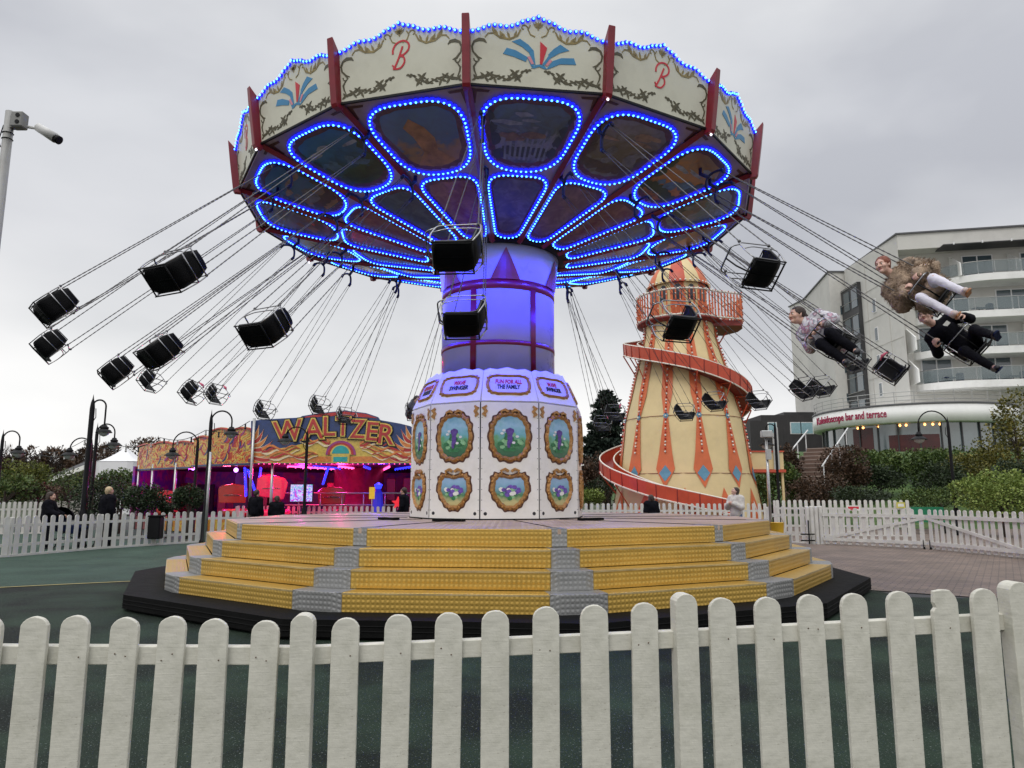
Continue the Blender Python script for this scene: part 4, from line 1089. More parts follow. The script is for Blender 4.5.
def stand(px,Y,face,h,label,wear,hair,arms='side',stride=.08,hairlen=.0,skinm=skin,z=0,hd=None):
    p=at_y(px,500,Y); p.z=z; a=math.atan2(face[1],face[0])-PI/2
    M=Matrix.Translation(p)@Matrix.Rotation(a,4,'Z')
    hdl=(0,1,0) if hd is None else (Matrix.Rotation(-a,3,'Z')@Vector(hd))
    return person(label,M,standing(h,stride,arms),wear,hair,skinm,vox=.016,head_dir=hdl,hairlen=hairlen),p
stand(50,19.4,(1,.25),1.50,'woman with long dark hair in black coat walking behind the left fence',[('coat',cloth_black,'top',.045),('trousers',cloth_black,'pants',.01),('shoe',shoe_blk,'shoes',0)],hair_dark,arms='push',hairlen=.28)
stand(108,20.5,(.6,1),1.66,'person with short blond hair in dark coat, back turned, behind the left fence',[('coat',cloth_black,'top',.06),('trousers',cloth_black,'pants',.02),('shoe',shoe_blk,'shoes',0)],hair_blond)
stand(256,23.6,(.3,1),1.6,'person in dark clothes at left end of waltzer front, beside the pink car',[('coat',cloth_black,'top',.03),('trousers',cloth_black,'pants',.0),('shoe',shoe_blk,'shoes',0)],hair_dark)
stand(277,23.9,(-.3,1),1.38,'shorter person in dark hooded top standing before the pink waltzer car',[('hoodie',cloth_black,'top',.04),('trousers',cloth_black,'pants',.0),('shoe',shoe_blk,'shoes',0)],hair_dark)
stand(404,24.2,(-1,.3),1.68,'person in dark clothes beside the white housing, right end of waltzer',[('coat',cloth_black,'top',.03),('trousers',cloth_black,'pants',.0),('shoe',shoe_blk,'shoes',0)],hair_dark)
stand(651,23.5,(-.3,1),1.42,'person with long dark hair in black by the foot of the helter skelter slide',[('coat',cloth_black,'top',.05),('trousers',cloth_black,'pants',.0),('shoe',shoe_blk,'shoes',0)],hair_dark,hairlen=.25)
stand(736,21.0,(-.9,-.6),1.66,'woman in cream jacket looking up left, standing right of the helter skelter slide',[('jacket',jack_white,'top',.045),('jeans',denim,'pants',.0),('shoe',shoe_blk,'shoes',0)],hair_dark,arms='chest',hairlen=.12,hd=(-.9,-.2,.35),skinm=skin2)
# pushchair beside the long haired woman
p=at_y(75,500,19.9); t=thing('pushchair','dark pushchair behind the left fence in front of the long haired woman','pushchair',(p.x,p.y,0))
b=MB(); b.prism([(-.35,.45),(.2,.38),(.35,.55),(.25,.62),(-.15,.6),(-.3,1.0),(-.42,.98)],.22,M=frame((0,0,0),(1,0,0),(0,0,1)),t0=-.22); b.build('seat_fabric',cloth_navy,t,bevel=.03)
b=MB(); b.lathe([(.02,0),(.30,.05),(.36,.22),(.36,.24)],12,a0=0,a1=PI,cap=False,M=frame((-.2,0,.75),(1,0,0),(0,0,1))); b.build('hood',cloth_black,t)
for s in(-1,1):
    b=MB(); b.tube([(-.62,s*.2,1.05),(-.35,s*.22,.6),(.38,s*.22,.14)],.014,6); b.tube([(-.4,s*.22,.15),(.1,s*.22,.58)],.014,6); b.build('frame',black_metal,t)
b=MB(); b.tube([(-.62,-.2,1.05),(-.62,.2,1.05)],.018,6); b.build('handle',black_metal,t)
for x in(-.38,.38):
    for s in(-1,1):
        b=MB(); b.tube([(x+.13*math.cos(k*PI/6),s*.24,.14+.13*math.sin(k*PI/6)) for k in range(12)],.02,6,closed=True); b.tube([(x,s*.21,.14),(x,s*.27,.14)],.03,6); b.build('wheel',shoe_blk,t)
# ================================================================ front picket fence
rn=random.Random(21)
def picket_mesh(w,h,t,top='round',seed=0,chip=0):
    r=random.Random(seed); b=MB(); n=10; pts=[(-w/2,0),(w/2,0)]
    cz=h-w*.5
    for k in range(n+1):
        a=PI*k/n; pts.append((w/2*math.cos(a)*(1+r.uniform(-.02,.02)),cz+w*.48*math.sin(a)**.9*(1+r.uniform(-.02,.02)) if 0<k<n else cz))
    if chip: pts=[(-w/2,0),(w/2,0),(w/2,cz),(w*.42,h-.03),(w*.2,h-.004),(-w*.1,h-.002),(-w*.42,h-.008),(-w*.45,h-.055),(-w*.38,h-.075),(-w*.5,h-.09)]
    b.prism([(p[0],p[1]) for p in pts],t/2,M=frame((0,0,0),(1,0,0),(0,0,1)),t0=-t/2)
    return b
PK=[(-10,616),(35.6,615.7),(78.6,614.8),(124.6,617),(171,615.7),(217,618),(264,620),(306,612.5,1),(347,617),(397,614),(447,612),(495,609.5),(544.5,606),(594,604),(642,602),(682.5,592.6,1),(721,597),(766,596.3),(810,594),(853,592.5),(896,590.4),(940.5,588.8,0,1),(979,587.8),(1013,580.4,1),(1052,585),(1096,583)]
def FY(px): return 2.78+.36*(px-35)/976
ff=thing('picket_fence','nearest white picket fence with round topped boards crossing the whole foreground','fence',(at_y(512,600,FY(512)).x,FY(512),0))
fo=Vector(ff.location)
d0=(at_y(1000,600,FY(1000))-at_y(20,600,FY(20))); ang=math.atan2(d0.y,d0.x)
railp=[]
for i,pk in enumerate(PK):
    px,py=pk[0],pk[1]; post=len(pk)>2 and pk[2]; chip=len(pk)>3
    P=at_y(px,py,FY(px)); w=(26 if not post else 22)*FY(px)/FPX; h=P.z
    b=picket_mesh(w*(1+rn.uniform(-.03,.03)),h+.12,.022 if not post else .075,seed=i,chip=chip)
    o=b.build('fence_post' if post else 'picket',white_paint,ff,bevel=.003); o.location=Vector((P.x,FY(px)-(0 if not post else .0),-.12))-fo; o.rotation_euler=(rn.uniform(-.006,.006),rn.uniform(-.008,.008),ang+rn.uniform(-.02,.02))
    railp.append((P.x,FY(px),h))
nm_=MB()
def rail(z_off,hh,name):
    b=MB()
    # sections between posts
    xs=[0,7,15,23,len(railp)-1]
    for s in range(4):
        a=railp[xs[s]]; c=railp[xs[s+1]]
        ry=[(654.5),(655),(637),(621),(612)]
        za=at_y(PK[xs[s]][0],[656,657,640,622,614][s],FY(PK[xs[s]][0])).z; zb=at_y(PK[xs[s+1]][0],[656,657,640,622,614][s+1],FY(PK[xs[s+1]][0])).z
        A=Vector((a[0],a[1]+.036,za-z_off)); B=Vector((c[0],c[1]+.036,zb-z_off))
        M=frame((A+B)/2,(B-A),(0,0,1)); b2=MB(); L_=(B-A).length
        b2.box((0,0,0),(L_-.004,hh,.044),bev=.003); b2.v=[tuple(M@Vector(v)-fo) for v in b2.v]
        o=b2.build(name,white_paint,ff)
rail(0,.068,'rail'); rail(.64,.068,'rail')
b=MB()
for i,(x,y,h) in enumerate(railp):
    if i in(7,15,23): continue
    z=at_y(PK[i][0],PK[i][1],FY(PK[i][0])).z-.15
    for s in(-1,1):
        if rn.random()<.85: b.sphere(Vector((x+s*.02,y-.0115,z+rn.uniform(-.02,.02)))-fo,.0032,6,4,sc=(1,.5,1))
b.build('nail',mat('rusty_nail',(.12,.08,.05),.7,var=0),ff)
# add saw grain to the boards' paint
nt=white_paint.node_tree;N=nt.nodes;L=nt.links;bs=N['Principled BSDF']
tc=N.new('ShaderNodeTexCoord');mp=N.new('ShaderNodeMapping');mp.inputs['Rotation'].default_value=(0,.35,0);mp.inputs['Scale'].default_value=(9,9,120);L.new(tc.outputs['Object'],mp.inputs[0])
no=N.new('ShaderNodeTexNoise');no.inputs['Scale'].default_value=1;no.inputs['Detail'].default_value=3;no.inputs['Distortion'].default_value=.5;L.new(mp.outputs[0],no.inputs['Vector'])
bp=N.new('ShaderNodeBump');bp.inputs['Strength'].default_value=.3;bp.inputs['Distance'].default_value=.003;L.new(no.outputs['Fac'],bp.inputs['Height'])
m4=N.new('ShaderNodeMapping');m4.inputs['Scale'].default_value=(26,26,60);m4.inputs['Rotation'].default_value=(0,.3,0);L.new(tc.outputs['Object'],m4.inputs[0])
n4=N.new('ShaderNodeTexNoise');n4.inputs['Scale'].default_value=1;n4.inputs['Detail'].default_value=4;n4.inputs['Roughness'].default_value=.75;L.new(m4.outputs[0],n4.inputs['Vector'])
r4=N.new('ShaderNodeMapRange');r4.inputs[1].default_value=.66;r4.inputs[2].default_value=.72;r4.inputs[4].default_value=.8;L.new(n4.outputs['Fac'],r4.inputs[0])
s4=bs.inputs['Base Color'].links[0].from_socket;x4=N.new('ShaderNodeMix');x4.data_type='RGBA';x4.inputs[7].default_value=(.26,.23,.17,1);L.new(r4.outputs[0],x4.inputs[0]);L.new(s4,x4.inputs[6]);L.new(x4.outputs[2],bs.inputs['Base Color'])
old=bs.inputs['Normal'].links[0].from_node; L.new(bp.outputs[0],old.inputs['Normal'])
# ================================================================ distant fences
pm_cache={}
def far_fence(label,pts,h,spacing=.20,w=.105,rz_=(.25,.75),base=True,group=None,name='picket_fence',brace=None,t=.02,hz=None,side=-1):
    o0=Vector(pts[0]); th=thing(name,label,'gate' if 'gate' in name else 'fence',(o0.x,o0.y,0),group=group)
    key=(w,h)
    for i in range(len(pts)-1):
        A=Vector((pts[i][0],pts[i][1],0));B=Vector((pts[i+1][0],pts[i+1][1],0)); d=B-A; L_=d.length; n=max(1,int(round(L_/spacing))); a=math.atan2(d.y,d.x)
        for k in range(n):
            P=A.lerp(B,(k+.5)/n)
            if key not in pm_cache:
                pm_cache[key]=picket_mesh(w,h,t,seed=1).build('picket',far_white,th); o=pm_cache[key]
            else: o=copy(pm_cache[key],th)
            o.location=P-Vector((o0.x,o0.y,0))+Vector((0,0,rn.uniform(-.012,.004)+.04)); o.rotation_euler=(0,rn.uniform(-.012,.012),a)
        off=Vector((-d.y,d.x,0)).normalized()*.03
        for fz in rz_:
            b=MB(); M=frame((A+B)/2+off-Vector((o0.x,o0.y,0))+Vector((0,0,fz*h+.04)),d,(0,0,1)); b.box((0,0,0),(L_,.07,.035),M=M); b.build('rail',far_white,th)
        if name=='picket_fence':
            b=MB(); P=A+off*1.8-Vector((o0.x,o0.y,0)); b.box((P.x,P.y,h/2),(.08,.08,h+.02),rz=a,bev=.01); b.build('fence_post',far_white,th)
            if base:
                b=MB(); M=frame((A+B)/2-Vector((o0.x,o0.y,0))+Vector((0,0,.028)),d,(0,0,1)); b.box((0,0,0),(L_,.05,.06),M=M); b.build('gravel_board',far_white,th)
    return th
Z=at_z
Lp=[Z(-70,562,0),Z(10,557,0),Z(100,549,0),Z(200,542.5,0),Z(243,540.5,0)]
far_fence('curved white picket fence on the left beyond the green track, people walking behind it',Lp,.90,spacing=.235,w=.125)
p0=at_y(236,510,28.5); p1=at_y(425,510,26.5); far_fence('white picket fence in front of the waltzer, behind the ride deck',[(p0.x,p0.y),(p1.x,p1.y)],.98,spacing=.22,w=.12)
p0=at_y(-10,510,26.5); p1=at_y(48,510,27.2); far_fence('short white picket fence at far left behind the long haired woman',[(p0.x,p0.y),(p1.x,p1.y)],1.15,spacing=.17,w=.1)
p0=at_y(578,510,26.2); p1=at_y(768,510,26.0); far_fence('white picket fence at the foot of the helter skelter',[(p0.x,p0.y),(p1.x,p1.y)],1.1,spacing=.2,w=.11)
p0=at_y(775,510,26.0); p1=at_y(911,510,25.2); far_fence('rear white picket fence right of the helter skelter, carrying a small red sign',[(p0.x,p0.y),(p1.x,p1.y)],1.22,spacing=.2,w=.11)
s_=at_y(856,508,25.0); t=thing('fence_sign','small red and white notice on the rear right picket fence','sign',(s_.x,s_.y+.2,0)); b=MB(); b.box((0,0,.98),(.46,.012,.17)); b.build('notice_board',petal_white,t); b=MB(); b.box((0,-.009,.99),(.38,.004,.08)); b.box((0,-.009,.925),(.22,.004,.03)); b.build('red_panel',red_bright,t)
s_=at_y(904,507,24.9); t=thing('fence_sign','small yellow edged notice on right end of the rear picket fence','sign',(s_.x,s_.y+.2,0)); b=MB(); b.box((0,0,1.08),(.30,.012,.2)); b.build('notice_board',mat('yellow_notice',(.55,.5,.1),.5),t); b=MB(); b.box((0,-.009,1.08),(.2,.004,.1)); b.build('white_panel',petal_white,t)
gA=Z(822,544.5,0); gB=Z(928,549.5,0); gC=Z(1030,560,0); gD=Z(1180,580,0)
p0=at_y(766,505,22.5)
far_fence('white picket fence between the gold steps and the gates on the right',[(p0.x,p0.y),(gA.x,gA.y)],1.05,spacing=.2,w=.11)
for lb,A,B,fl in(('left leaf of the white picket double gate, brace rising to the right',gA,gB,1),('right leaf of the white picket double gate, brace falling to the right',gB,gC,-1)):
    A2=A.lerp(B,.02); g_=far_fence(lb,[(A2.x,A2.y),(B.x,B.y)],1.02,spacing=.205,w=.11,rz_=(.12,.80),base=False,name='picket_gate')
    d=(B-A2); off=Vector((d.y,-d.x,0)).normalized()*.028
    z0,z1=(.17,.82) if fl>0 else (.82,.17)
    a=off+Vector((0,0,z0)); c=d+off+Vector((0,0,z1)); b=MB(); M=frame((a+c)/2,c-a,(0,0,1)); b.box((0,0,0),((c-a).length,.075,.03),M=M); b.build('brace',far_white,g_)
    for zz in(.165,.86):
        b=MB(); M=frame(d/2+off+Vector((0,0,zz)),d,(0,0,1)); b.box((0,0,0),(d.length,.09,.034),M=M); b.build('rail',far_white,g_)
    b=MB(); q=d*(.97 if fl>0 else .03)+off*2; b.tube([q+Vector((0,0,.25)),q+Vector((0,0,.01))],.012,6); b.lathe([(.03,0),(.03,.03)],10,M=frame(q+Vector((0,0,.04)),(0,1,0),(0,0,1))); b.build('castor',black_metal,g_)
for nm,P_ in(('thick white gate post at the left end of the double gate',gA),):
    t=thing('gate_post',nm,'gate post',(P_.x-.05,P_.y,0)); b=MB()
    for i in range(4): b.box((-.33+i*.13,.0,.54),(.105,.09,1.12+.02*(i%2)),bev=.02)
    b.build('post_cluster',far_white,t)
    b=MB(); b.tube([(-.35,-.1,.7),(-.35,-.1,.02)],.02,6); b.tube([(-.6,-.12,.3),(-.2,-.12,.3)],.02,6); b.tube([(-.6,-.12,.12),(-.2,-.12,.12)],.02,6); b.build('black_hinge_frame',black_metal,t)
far_fence('white picket fence running off the right edge beyond the gates',[(gC.x,gC.y),(gD.x,gD.y)],1.02,spacing=.205,w=.11,rz_=(.12,.80))
# litter bin sign on left fence, yellow cone at the steps
p=Z(158,545,0); t=thing('litter_bin','black litter bin fixed on the left picket fence','bin',(p.x,p.y-.28,0)); b=MB(); b.box((0,0,.5),(.42,.28,.62),bev=.03); b.build('bin_body',black_metal,t); b=MB(); b.box((0,0,.83),(.46,.32,.05),bev=.02); b.build('bin_rim',dark_rubber,t)
p=at_y(777,527,17.8); t=thing('yellow_bucket','small yellow bucket behind the right end of the gold steps','bucket',(p.x,p.y,0)); b=MB(); b.lathe([(.13,.3),(.17,.75),(.18,.76),(.165,.75),(.12,.32)],14,cap=False); b.lathe([(0,.31),(.13,.3)],14,cap=False); b.build('pail',mat('yellow_plastic',(.75,.45,.03),.4),t); b=MB(); b.tube([(-.17,0,.74),(-.1,0,.9),(.1,0,.9),(.17,0,.74)],.01,6); b.build('handle',steel,t); b=MB(); b.lathe([(.14,0),(.14,.3)],12); b.build('stand',dark_rubber,t)
# ================================================================ waltzer
pink_e=mat_emit('pink_glow',(1,.03,.22),1.1); mag_e=mat_emit('magenta_tube',(1,.08,.35),4); blue_e=mat_emit('blue_led_tube',(.02,.03,1),2.6)
YW=26.0
walz=thing('waltzer_ride','wide waltzer ride with flame painted WALTZER sign and pink lit interior','waltzer',(at_y(330,500,YW).x,YW,0)); wo=Vector(walz.location)
wblue=mat('sign_blue',(.015,.04,.15),.35,var=.35,scale=4,coat=.3); wyel=mat('sign_yellow',(.62,.44,.08),.35,var=.25,scale=8,coat=.3); worg=mat('sign_orange',(.62,.20,.04),.35,var=.3,scale=9,coat=.3); wred=mat('sign_red',(.42,.02,.02),.35,var=.3,scale=9,coat=.3); wteal=mat('sign_teal',(.03,.33,.33),.35,var=.2); wcream=mat('sign_cream',(.75,.62,.40),.35,var=.2)
wvio=mat('sign_violet',(.30,.05,.20),.4,var=.3)
def WP(px,py,dy=0): q=at_y(px,py,YW); return (q.x-wo.x,q.z)
Mw=frame((0,0,0),(1,0,0),(0,0,1))
top=[(251,421),(262,419.5),(300,417.5),(302,416),(320,413),(345,410.5),(366,413),(378,417),(380,420),(400,423.5),(410,426),(414,428)]
b=MB(); b.prism([WP(251,463.5),WP(414,463.5)]+[WP(*p) for p in top[::-1]],.0,M=Mw,t0=-.15); sg=b.build('main_sign',wblue,walz)
b=MB(); 
b.cm=1; b.prism([WP(251,463),WP(413,463),WP(413,452),WP(385,449),WP(360,440),WP(340,437),WP(315,440),WP(290,447),WP(251,452)],.006,M=Mw,t0=0)
b.cm=0; b.prism([WP(253,462),WP(412,462),WP(412,456.5),WP(253,456.5)],.010,M=Mw,t0=0)
b.cm=2; b.prism([WP(300,417.8),WP(320,413.8),WP(345,411.5),WP(366,414),WP(378,418.2),(WP(360,417)),WP(340,415.5),WP(318,417)],.012,M=Mw,t0=0)
b.build('sign_ground',[worg,wyel,wred],sg)
rn=random.Random(33)
def flames(b,x0,y0,x1,y1,n,curl,mats,amp=5,wpx=3.2,lift=.012):
    for i in range(n):
        f=i/max(1,n-1); P=[]
        for k in range(9):
            t=k/8; x=x0+(x1-x0)*t+curl*math.sin(t*3+f*2)*amp*.3; y=y0+(y1-y0)*t*(.4+f)+amp*math.sin(t*PI*1.3+f*3)*(1 if i%2 else -1)*.7
            P.append(WP(x,y))
        W_=[size_at(wpx*(1.1-k/8),YW) for k in range(9)]
        b.cm=mats[0]; b.ribbon(P,[w*1.5 for w in W_],M=Mw,t=lift+.002*i); b.cm=mats[1+i%(len(mats)-1)]; b.ribbon(P,W_,M=Mw,t=lift+.001+.002*i)
b=MB(); fm=[wyel,worg,wred,wcream,wvio]
for s,xc in((1,254),(-1,411)):
    for i in range(6):
        a=math.radians(8+i*13); L_=26-i*1.5
        P=[];
        for k in range(9):
            t=k/8; r=L_*t; P.append(WP(xc+s*(r*math.cos(a)),458-(i*4.0)-r*math.sin(a)*.75+3.5*math.sin(t*PI)))
        w=[size_at(3.6*(math.sin(PI*min(1,.25+t_/8*.8))),YW) for t_ in range(9)]
        b.cm=3; b.ribbon(P,[q*1.35 for q in w],M=Mw,t=.014+.003*i); b.cm=1 if i%2 else 2; b.ribbon(P,w,M=Mw,t=.0155+.003*i)
for (x0,y0,x1) in((262,452,300),(270,458,318),(330,444,300),(360,446,395),(404,452,362),(408,458,372)):
    for j in range(3):
        P=[WP(x0+(x1-x0)*k/10,y0-j*2.2+2.2*math.sin(k*1.1+j)) for k in range(11)]
        b.cm=[3,2,1][j]; b.ribbon(P,[size_at(2.4*(1-.07*k),YW) for k in range(11)],M=Mw,t=.036+.002*j)
b.build('flame_art',fm,sg)
b=MB()  # letters rise in an arc; drawn one by one
xs=[(288.5,432.0,30),(314,430,21),(330,427.5,13),(343.5,427.5,16),(358,430,16),(373,432.5,13),(387,435.5,17)]
hs=[22,21.5,20.5,20,20,20,21]
for ch,(cx,cy,w),h in zip('WALTZER',xs,hs):
    P=WP(cx,cy-1); rot_=-(cx-340)*.0022
    for k,(g,dz) in enumerate(((.085,.0),(.05,.02),(0,.034))):
        pass
        b.cm=(2,1,0)[k]
        T=Mw@Matrix.Translation((P[0],P[1],.04+dz))@Matrix.Rotation(rot_,4,'Z')
        b.text(ch,1.0,M=T,fit=(size_at(w-2,YW),size_at(h-2,YW)),depth=.018,bold=.004+g*.9)
b.build('lettering',[wred,wyel,blk],sg)
b=MB(); c=WP(341,452)
def disc(b,cx,cy,rx,ry,t,mi,a0=0,a1=PI,n=16,close=True):
    b.cm=mi; P=[(cx+rx*math.cos(a0+(a1-a0)*k/n),cy+ry*math.sin(a0+(a1-a0)*k/n)) for k in range(n+1)]; b.prism(P,t,M=Mw,t0=0)
u=size_at(1,YW)
disc(b,c[0],c[1]-.1,15*u,14*u,.045,2); disc(b,c[0],c[1]-.1,13*u,12*u,.05,1); disc(b,c[0],c[1]-.1,10.5*u,10*u,.055,0); disc(b,c[0],c[1]-.06,8.5*u,8*u,.062,3)
b.cm=0; b.prism([(c[0]-9*u,c[1]-.4),(c[0]+9*u,c[1]-.4),(c[0]+9*u,c[1]-.08),(c[0]-9*u,c[1]-.08)],.058,M=Mw); b.cm=3; b.prism([(c[0]-7*u,c[1]-.36),(c[0]+7*u,c[1]-.36),(c[0]+7*u,c[1]-.18),(c[0]-7*u,c[1]-.18)],.064,M=Mw)
b.build('jukebox_arch',[wyel,wred,wvio,wteal],sg)
# receding side signs
wside=mat_ramp('side_sign_swirls',[(.30,(.35,.02,.015)),(.40,(.45,.04,.02)),(.46,(.62,.14,.03)),(.50,(.66,.5,.09)),(.53,(.66,.5,.1)),(.575,(.25,.015,.02)),(.61,(.6,.42,.07)),(.65,(.05,.08,.16)),(.70,(.5,.05,.02))],scale=1.5,dist=4.5,detail=3,rough=.35,coat=.3)
side=[((251,26.1,429),(209,27.3,430)),((209,27.4,437),(192,28.1,438.5)),((192,28.2,442.5),(152,29.8,443.5)),((152,30.0,445),(137,31.0,446))]
WPTS=[]
for i,((xa,ya,ta),(xb,yb,tb_)) in enumerate(side):
    A=at_y(xa,463.5,ya);B=at_y(xb,463.8,yb); A.z=2.5; B.z=2.5; At=at_y(xa,ta,ya).z; Bt=at_y(xb,tb_,yb).z
    L_=(B-A).length; M=frame(B-wo-Vector((0,0,2.5)),A-B,(0,0,1)); h0=2.5 if i<2 else 2.45
    n=12; T_p=[(L_*k/n,Bt+(At-Bt)*k/n+.10*abs(math.sin(PI*k/n*(1 if L_<2 else 2)))) for k in range(n+1)]
    b=MB(); b.prism([(0,h0),(L_,h0)]+T_p[::-1],.0,M=M,t0=-.1); so_=b.build('side_sign',wside,walz)
    b=MB()
    for k in range(int(L_*9)):
        cx=rn.uniform(.1,L_-.1); cz=rn.uniform(h0+.1,min(At,Bt)-.05); b.cm=rn.choice([0,1,1,2,3,3]); a=rn.uniform(-.2,.9); l=rn.uniform(.2,.45)
        P=[(min(L_-.02,max(.02,cx+l*t_/6*math.cos(a+t_*.12))),min(At-.04,max(h0+.04,cz+l*t_/6*math.sin(a+t_*.12)))) for t_ in range(7)]
        b.ribbon(P,[.075*math.sin(PI*(.12+.85*t_/6)) for t_ in range(7)],M=M,t=.006+.0006*k)
    b.cm=2; b.ribbon([(0.02,h0+.05),(L_-.02,h0+.05)],.06,M=M,t=.05)
    b.cm=1
    b.ribbon([(x,z-.05) for x,z in T_p],.05,M=M,t=.05)
    b.build('flame_art',[worg,wred,wblue,wvio],so_)
    WPTS.append((A,B))
# structure
whull=[WP(137,463)[0],0]
xl=at_y(250,500,26.1).x-wo.x; xr=at_y(414,500,YW).x-wo.x
fl_poly=[(xl,.05),(xr,.05),(xr+4,5),(xr+2,12),(-1,14),(WPTS[3][1].x-wo.x-.5,11),(WPTS[3][1].x-wo.x,WPTS[3][1].y-wo.y)]
b=MB(); b.prism(fl_poly,.55,t0=.02); b.build('ride_floor',mat('waltzer_floor',(.18,.05,.05),.5,var=.3),walz)
b=MB(); b.prism(fl_poly,2.75,t0=2.62); b.build('ride_ceiling',mat('waltzer_ceiling',(.10,.03,.07),.5,var=.3),walz)
dk=mat_ramp('waltzer_back_panels',[(.3,(.08,.02,.14)),(.45,(.40,.04,.22)),(.55,(.10,.04,.35)),(.7,(.5,.08,.10))],scale=1.3,rough=.5)
b=MB()
P=fl_poly[2:7]
for i in range(len(P)-1):
    a=Vector((*P[i],0));c=Vector((*P[i+1],0)); M=frame((a+c)/2+Vector((0,-.2,1.6)),c-a,(0,0,1)); b.box((0,0,0),((c-a).length,2.1,.08),M=M)
b.build('back_wall',dk,walz)
rn=random.Random(71)
pcol=[mat('interior_maroon',(.16,.015,.03),.5,var=.3),mat('interior_black',(.015,.01,.02),.5,var=.3),mat('interior_violet',(.22,.04,.35),.5,var=.3),mat('interior_scarlet',(.45,.03,.02),.5,var=.3)]
for i in range(15):
    p=at_y(150+i*18.5+rn.uniform(-5,5),490,32.5+(3 if i<4 else 0)-wo.y*0)-wo; w=rn.uniform(.25,.9); h=rn.uniform(.9,1.9); b=MB(); b.box((p.x,min(p.y,9.5),.6+h/2),(w,.12,h),bev=.03); b.build('interior_panel',pcol[rn.choice([0,1,1,2,3,0])],walz)
b=MB(); b.lathe([(1.5,.55),(1.5,1.2),(1.1,1.3),(1.1,2.62)],20,c=(-.3,6.2,0)); b.build('centre_drum',pcol[0],walz)
for zz in(1.05,1.5):
    b=MB(); b.tube([(xl+.3,1.6,zz),(xr-.3,1.6,zz)],.03,6); b.build('handrail',steel,walz)
for i in range(7):
    b=MB(); x=xl+.5+(xr-xl-1)*i/6; b.tube([(x,1.6,.55),(x,1.6,1.5)],.025,6); b.build('rail_post',steel,walz)
for i in range(6):
    b=MB(); x=xl+.4+(xr-xl-.8)*i/5; b.tube([(x,3.0,2.58),(x*.5,6.2,2.58)],.03,6)
    for k_ in range(8): b.sphere((x+(x*.5-x)*k_/7,3.0+3.2*k_/7,2.54),.03,5,4)
    b.build('roof_light_string',[mag_e,blue_e][i%2] if 'magenta_tube' in bpy.data.materials else pcol[0],walz)
tent=mat('waltzer_roof_canvas',(.15,.12,.12),.7); b=MB(); apex=(wo.x*0-.5,6.5,4.1)
for i in range(len(fl_poly)):
    a=fl_poly[i];c=fl_poly[(i+1)%len(fl_poly)]; b._add([Vector((a[0],a[1]+.2,2.9)),Vector((c[0],c[1]+.2,2.9)),Vector(apex)],[(0,1,2)])
b.build('roof_canvas',tent,walz)
for px,Y in((251,26.0),(272,26.3),(414,26.0),(209,27.3),(175,28.9),(152,29.9),(138,31.0)):
    p=at_y(px,500,Y); b=MB(); b.tube([(p.x-wo.x,p.y-wo.y-.12,0),(p.x-wo.x,p.y-wo.y-.12,4.2 if px in(251,414) else 2.7)],.055,8); b.build('post',steel,walz)
b=MB(); b.box(((xl+xr)/2,-.01,.28),(xr-xl,.04,.5)); 
for i in range(3):
    A,B=WPTS[i]; M=frame((A+B)/2-wo-Vector((0,0,2.5-.28)),A-B,(0,0,1)); b.box((0,0,0),((A-B).length,.5,.04),M=M)
b.build('front_skirt',mat_ramp('skirt_art',[(.3,(.5,.32,.03)),(.5,(.45,.12,.02)),(.62,(.6,.45,.05)),(.8,(.35,.03,.02))],scale=3,dist=2,rough=.4),walz)
vio_e=mat_emit('violet_lamp',(.55,.2,1),6)
# lit tubes under the sign
b=MB(); b.tube([(xl+.1,.25,2.6),(xr-.1,.25,2.6)],.02,6)
for k in range(30): b.sphere((xl+.2+(xr-xl-.4)*k/29,.22,2.56),.022,5,4)
b.build('strip_light',mag_e,walz)
b=MB()
for (px,py0,px2,py2,Y) in((245,468,246,496,27),(261,468,257,496,27),(248,470,256,494,27.05),(328,468,323,484,27)):
    a=at_y(px,py0,Y)-wo; c=at_y(px2,py2,Y)-wo; b.tube([a,c],.045,6)
    for k in range(12): b.sphere(a.lerp(c,k/11)-Vector((0,.05,0)),.035,5,4)
b.build('blue_light_column',blue_e,walz)
for px,py,Y in((193,468,29),(236,470,28)):
    p=at_y(px,py,Y)-wo; b=MB(); b.sphere(p,.09,8,6); b.build('spot_lamp',vio_e,walz)
# screen
p=at_y(301.5,493,26.8)-wo
scr=mat_ramp('screen_picture',[(.30,(.8,.02,.35)),(.42,(.03,.12,.8)),(.50,(.85,.5,.8)),(.58,(.02,.5,.7)),(.70,(.7,.02,.4))],scale=4,dist=2.5,rough=.3,emit=.8)
b=MB(); b.box((p.x,p.y,p.z),(.80,.08,.62)); so_=b.build('light_panel',scr,walz); b=MB(); b.box((p.x,p.y+.05,p.z),(.86,.08,.68)); b.build('panel_case',black_metal,so_)
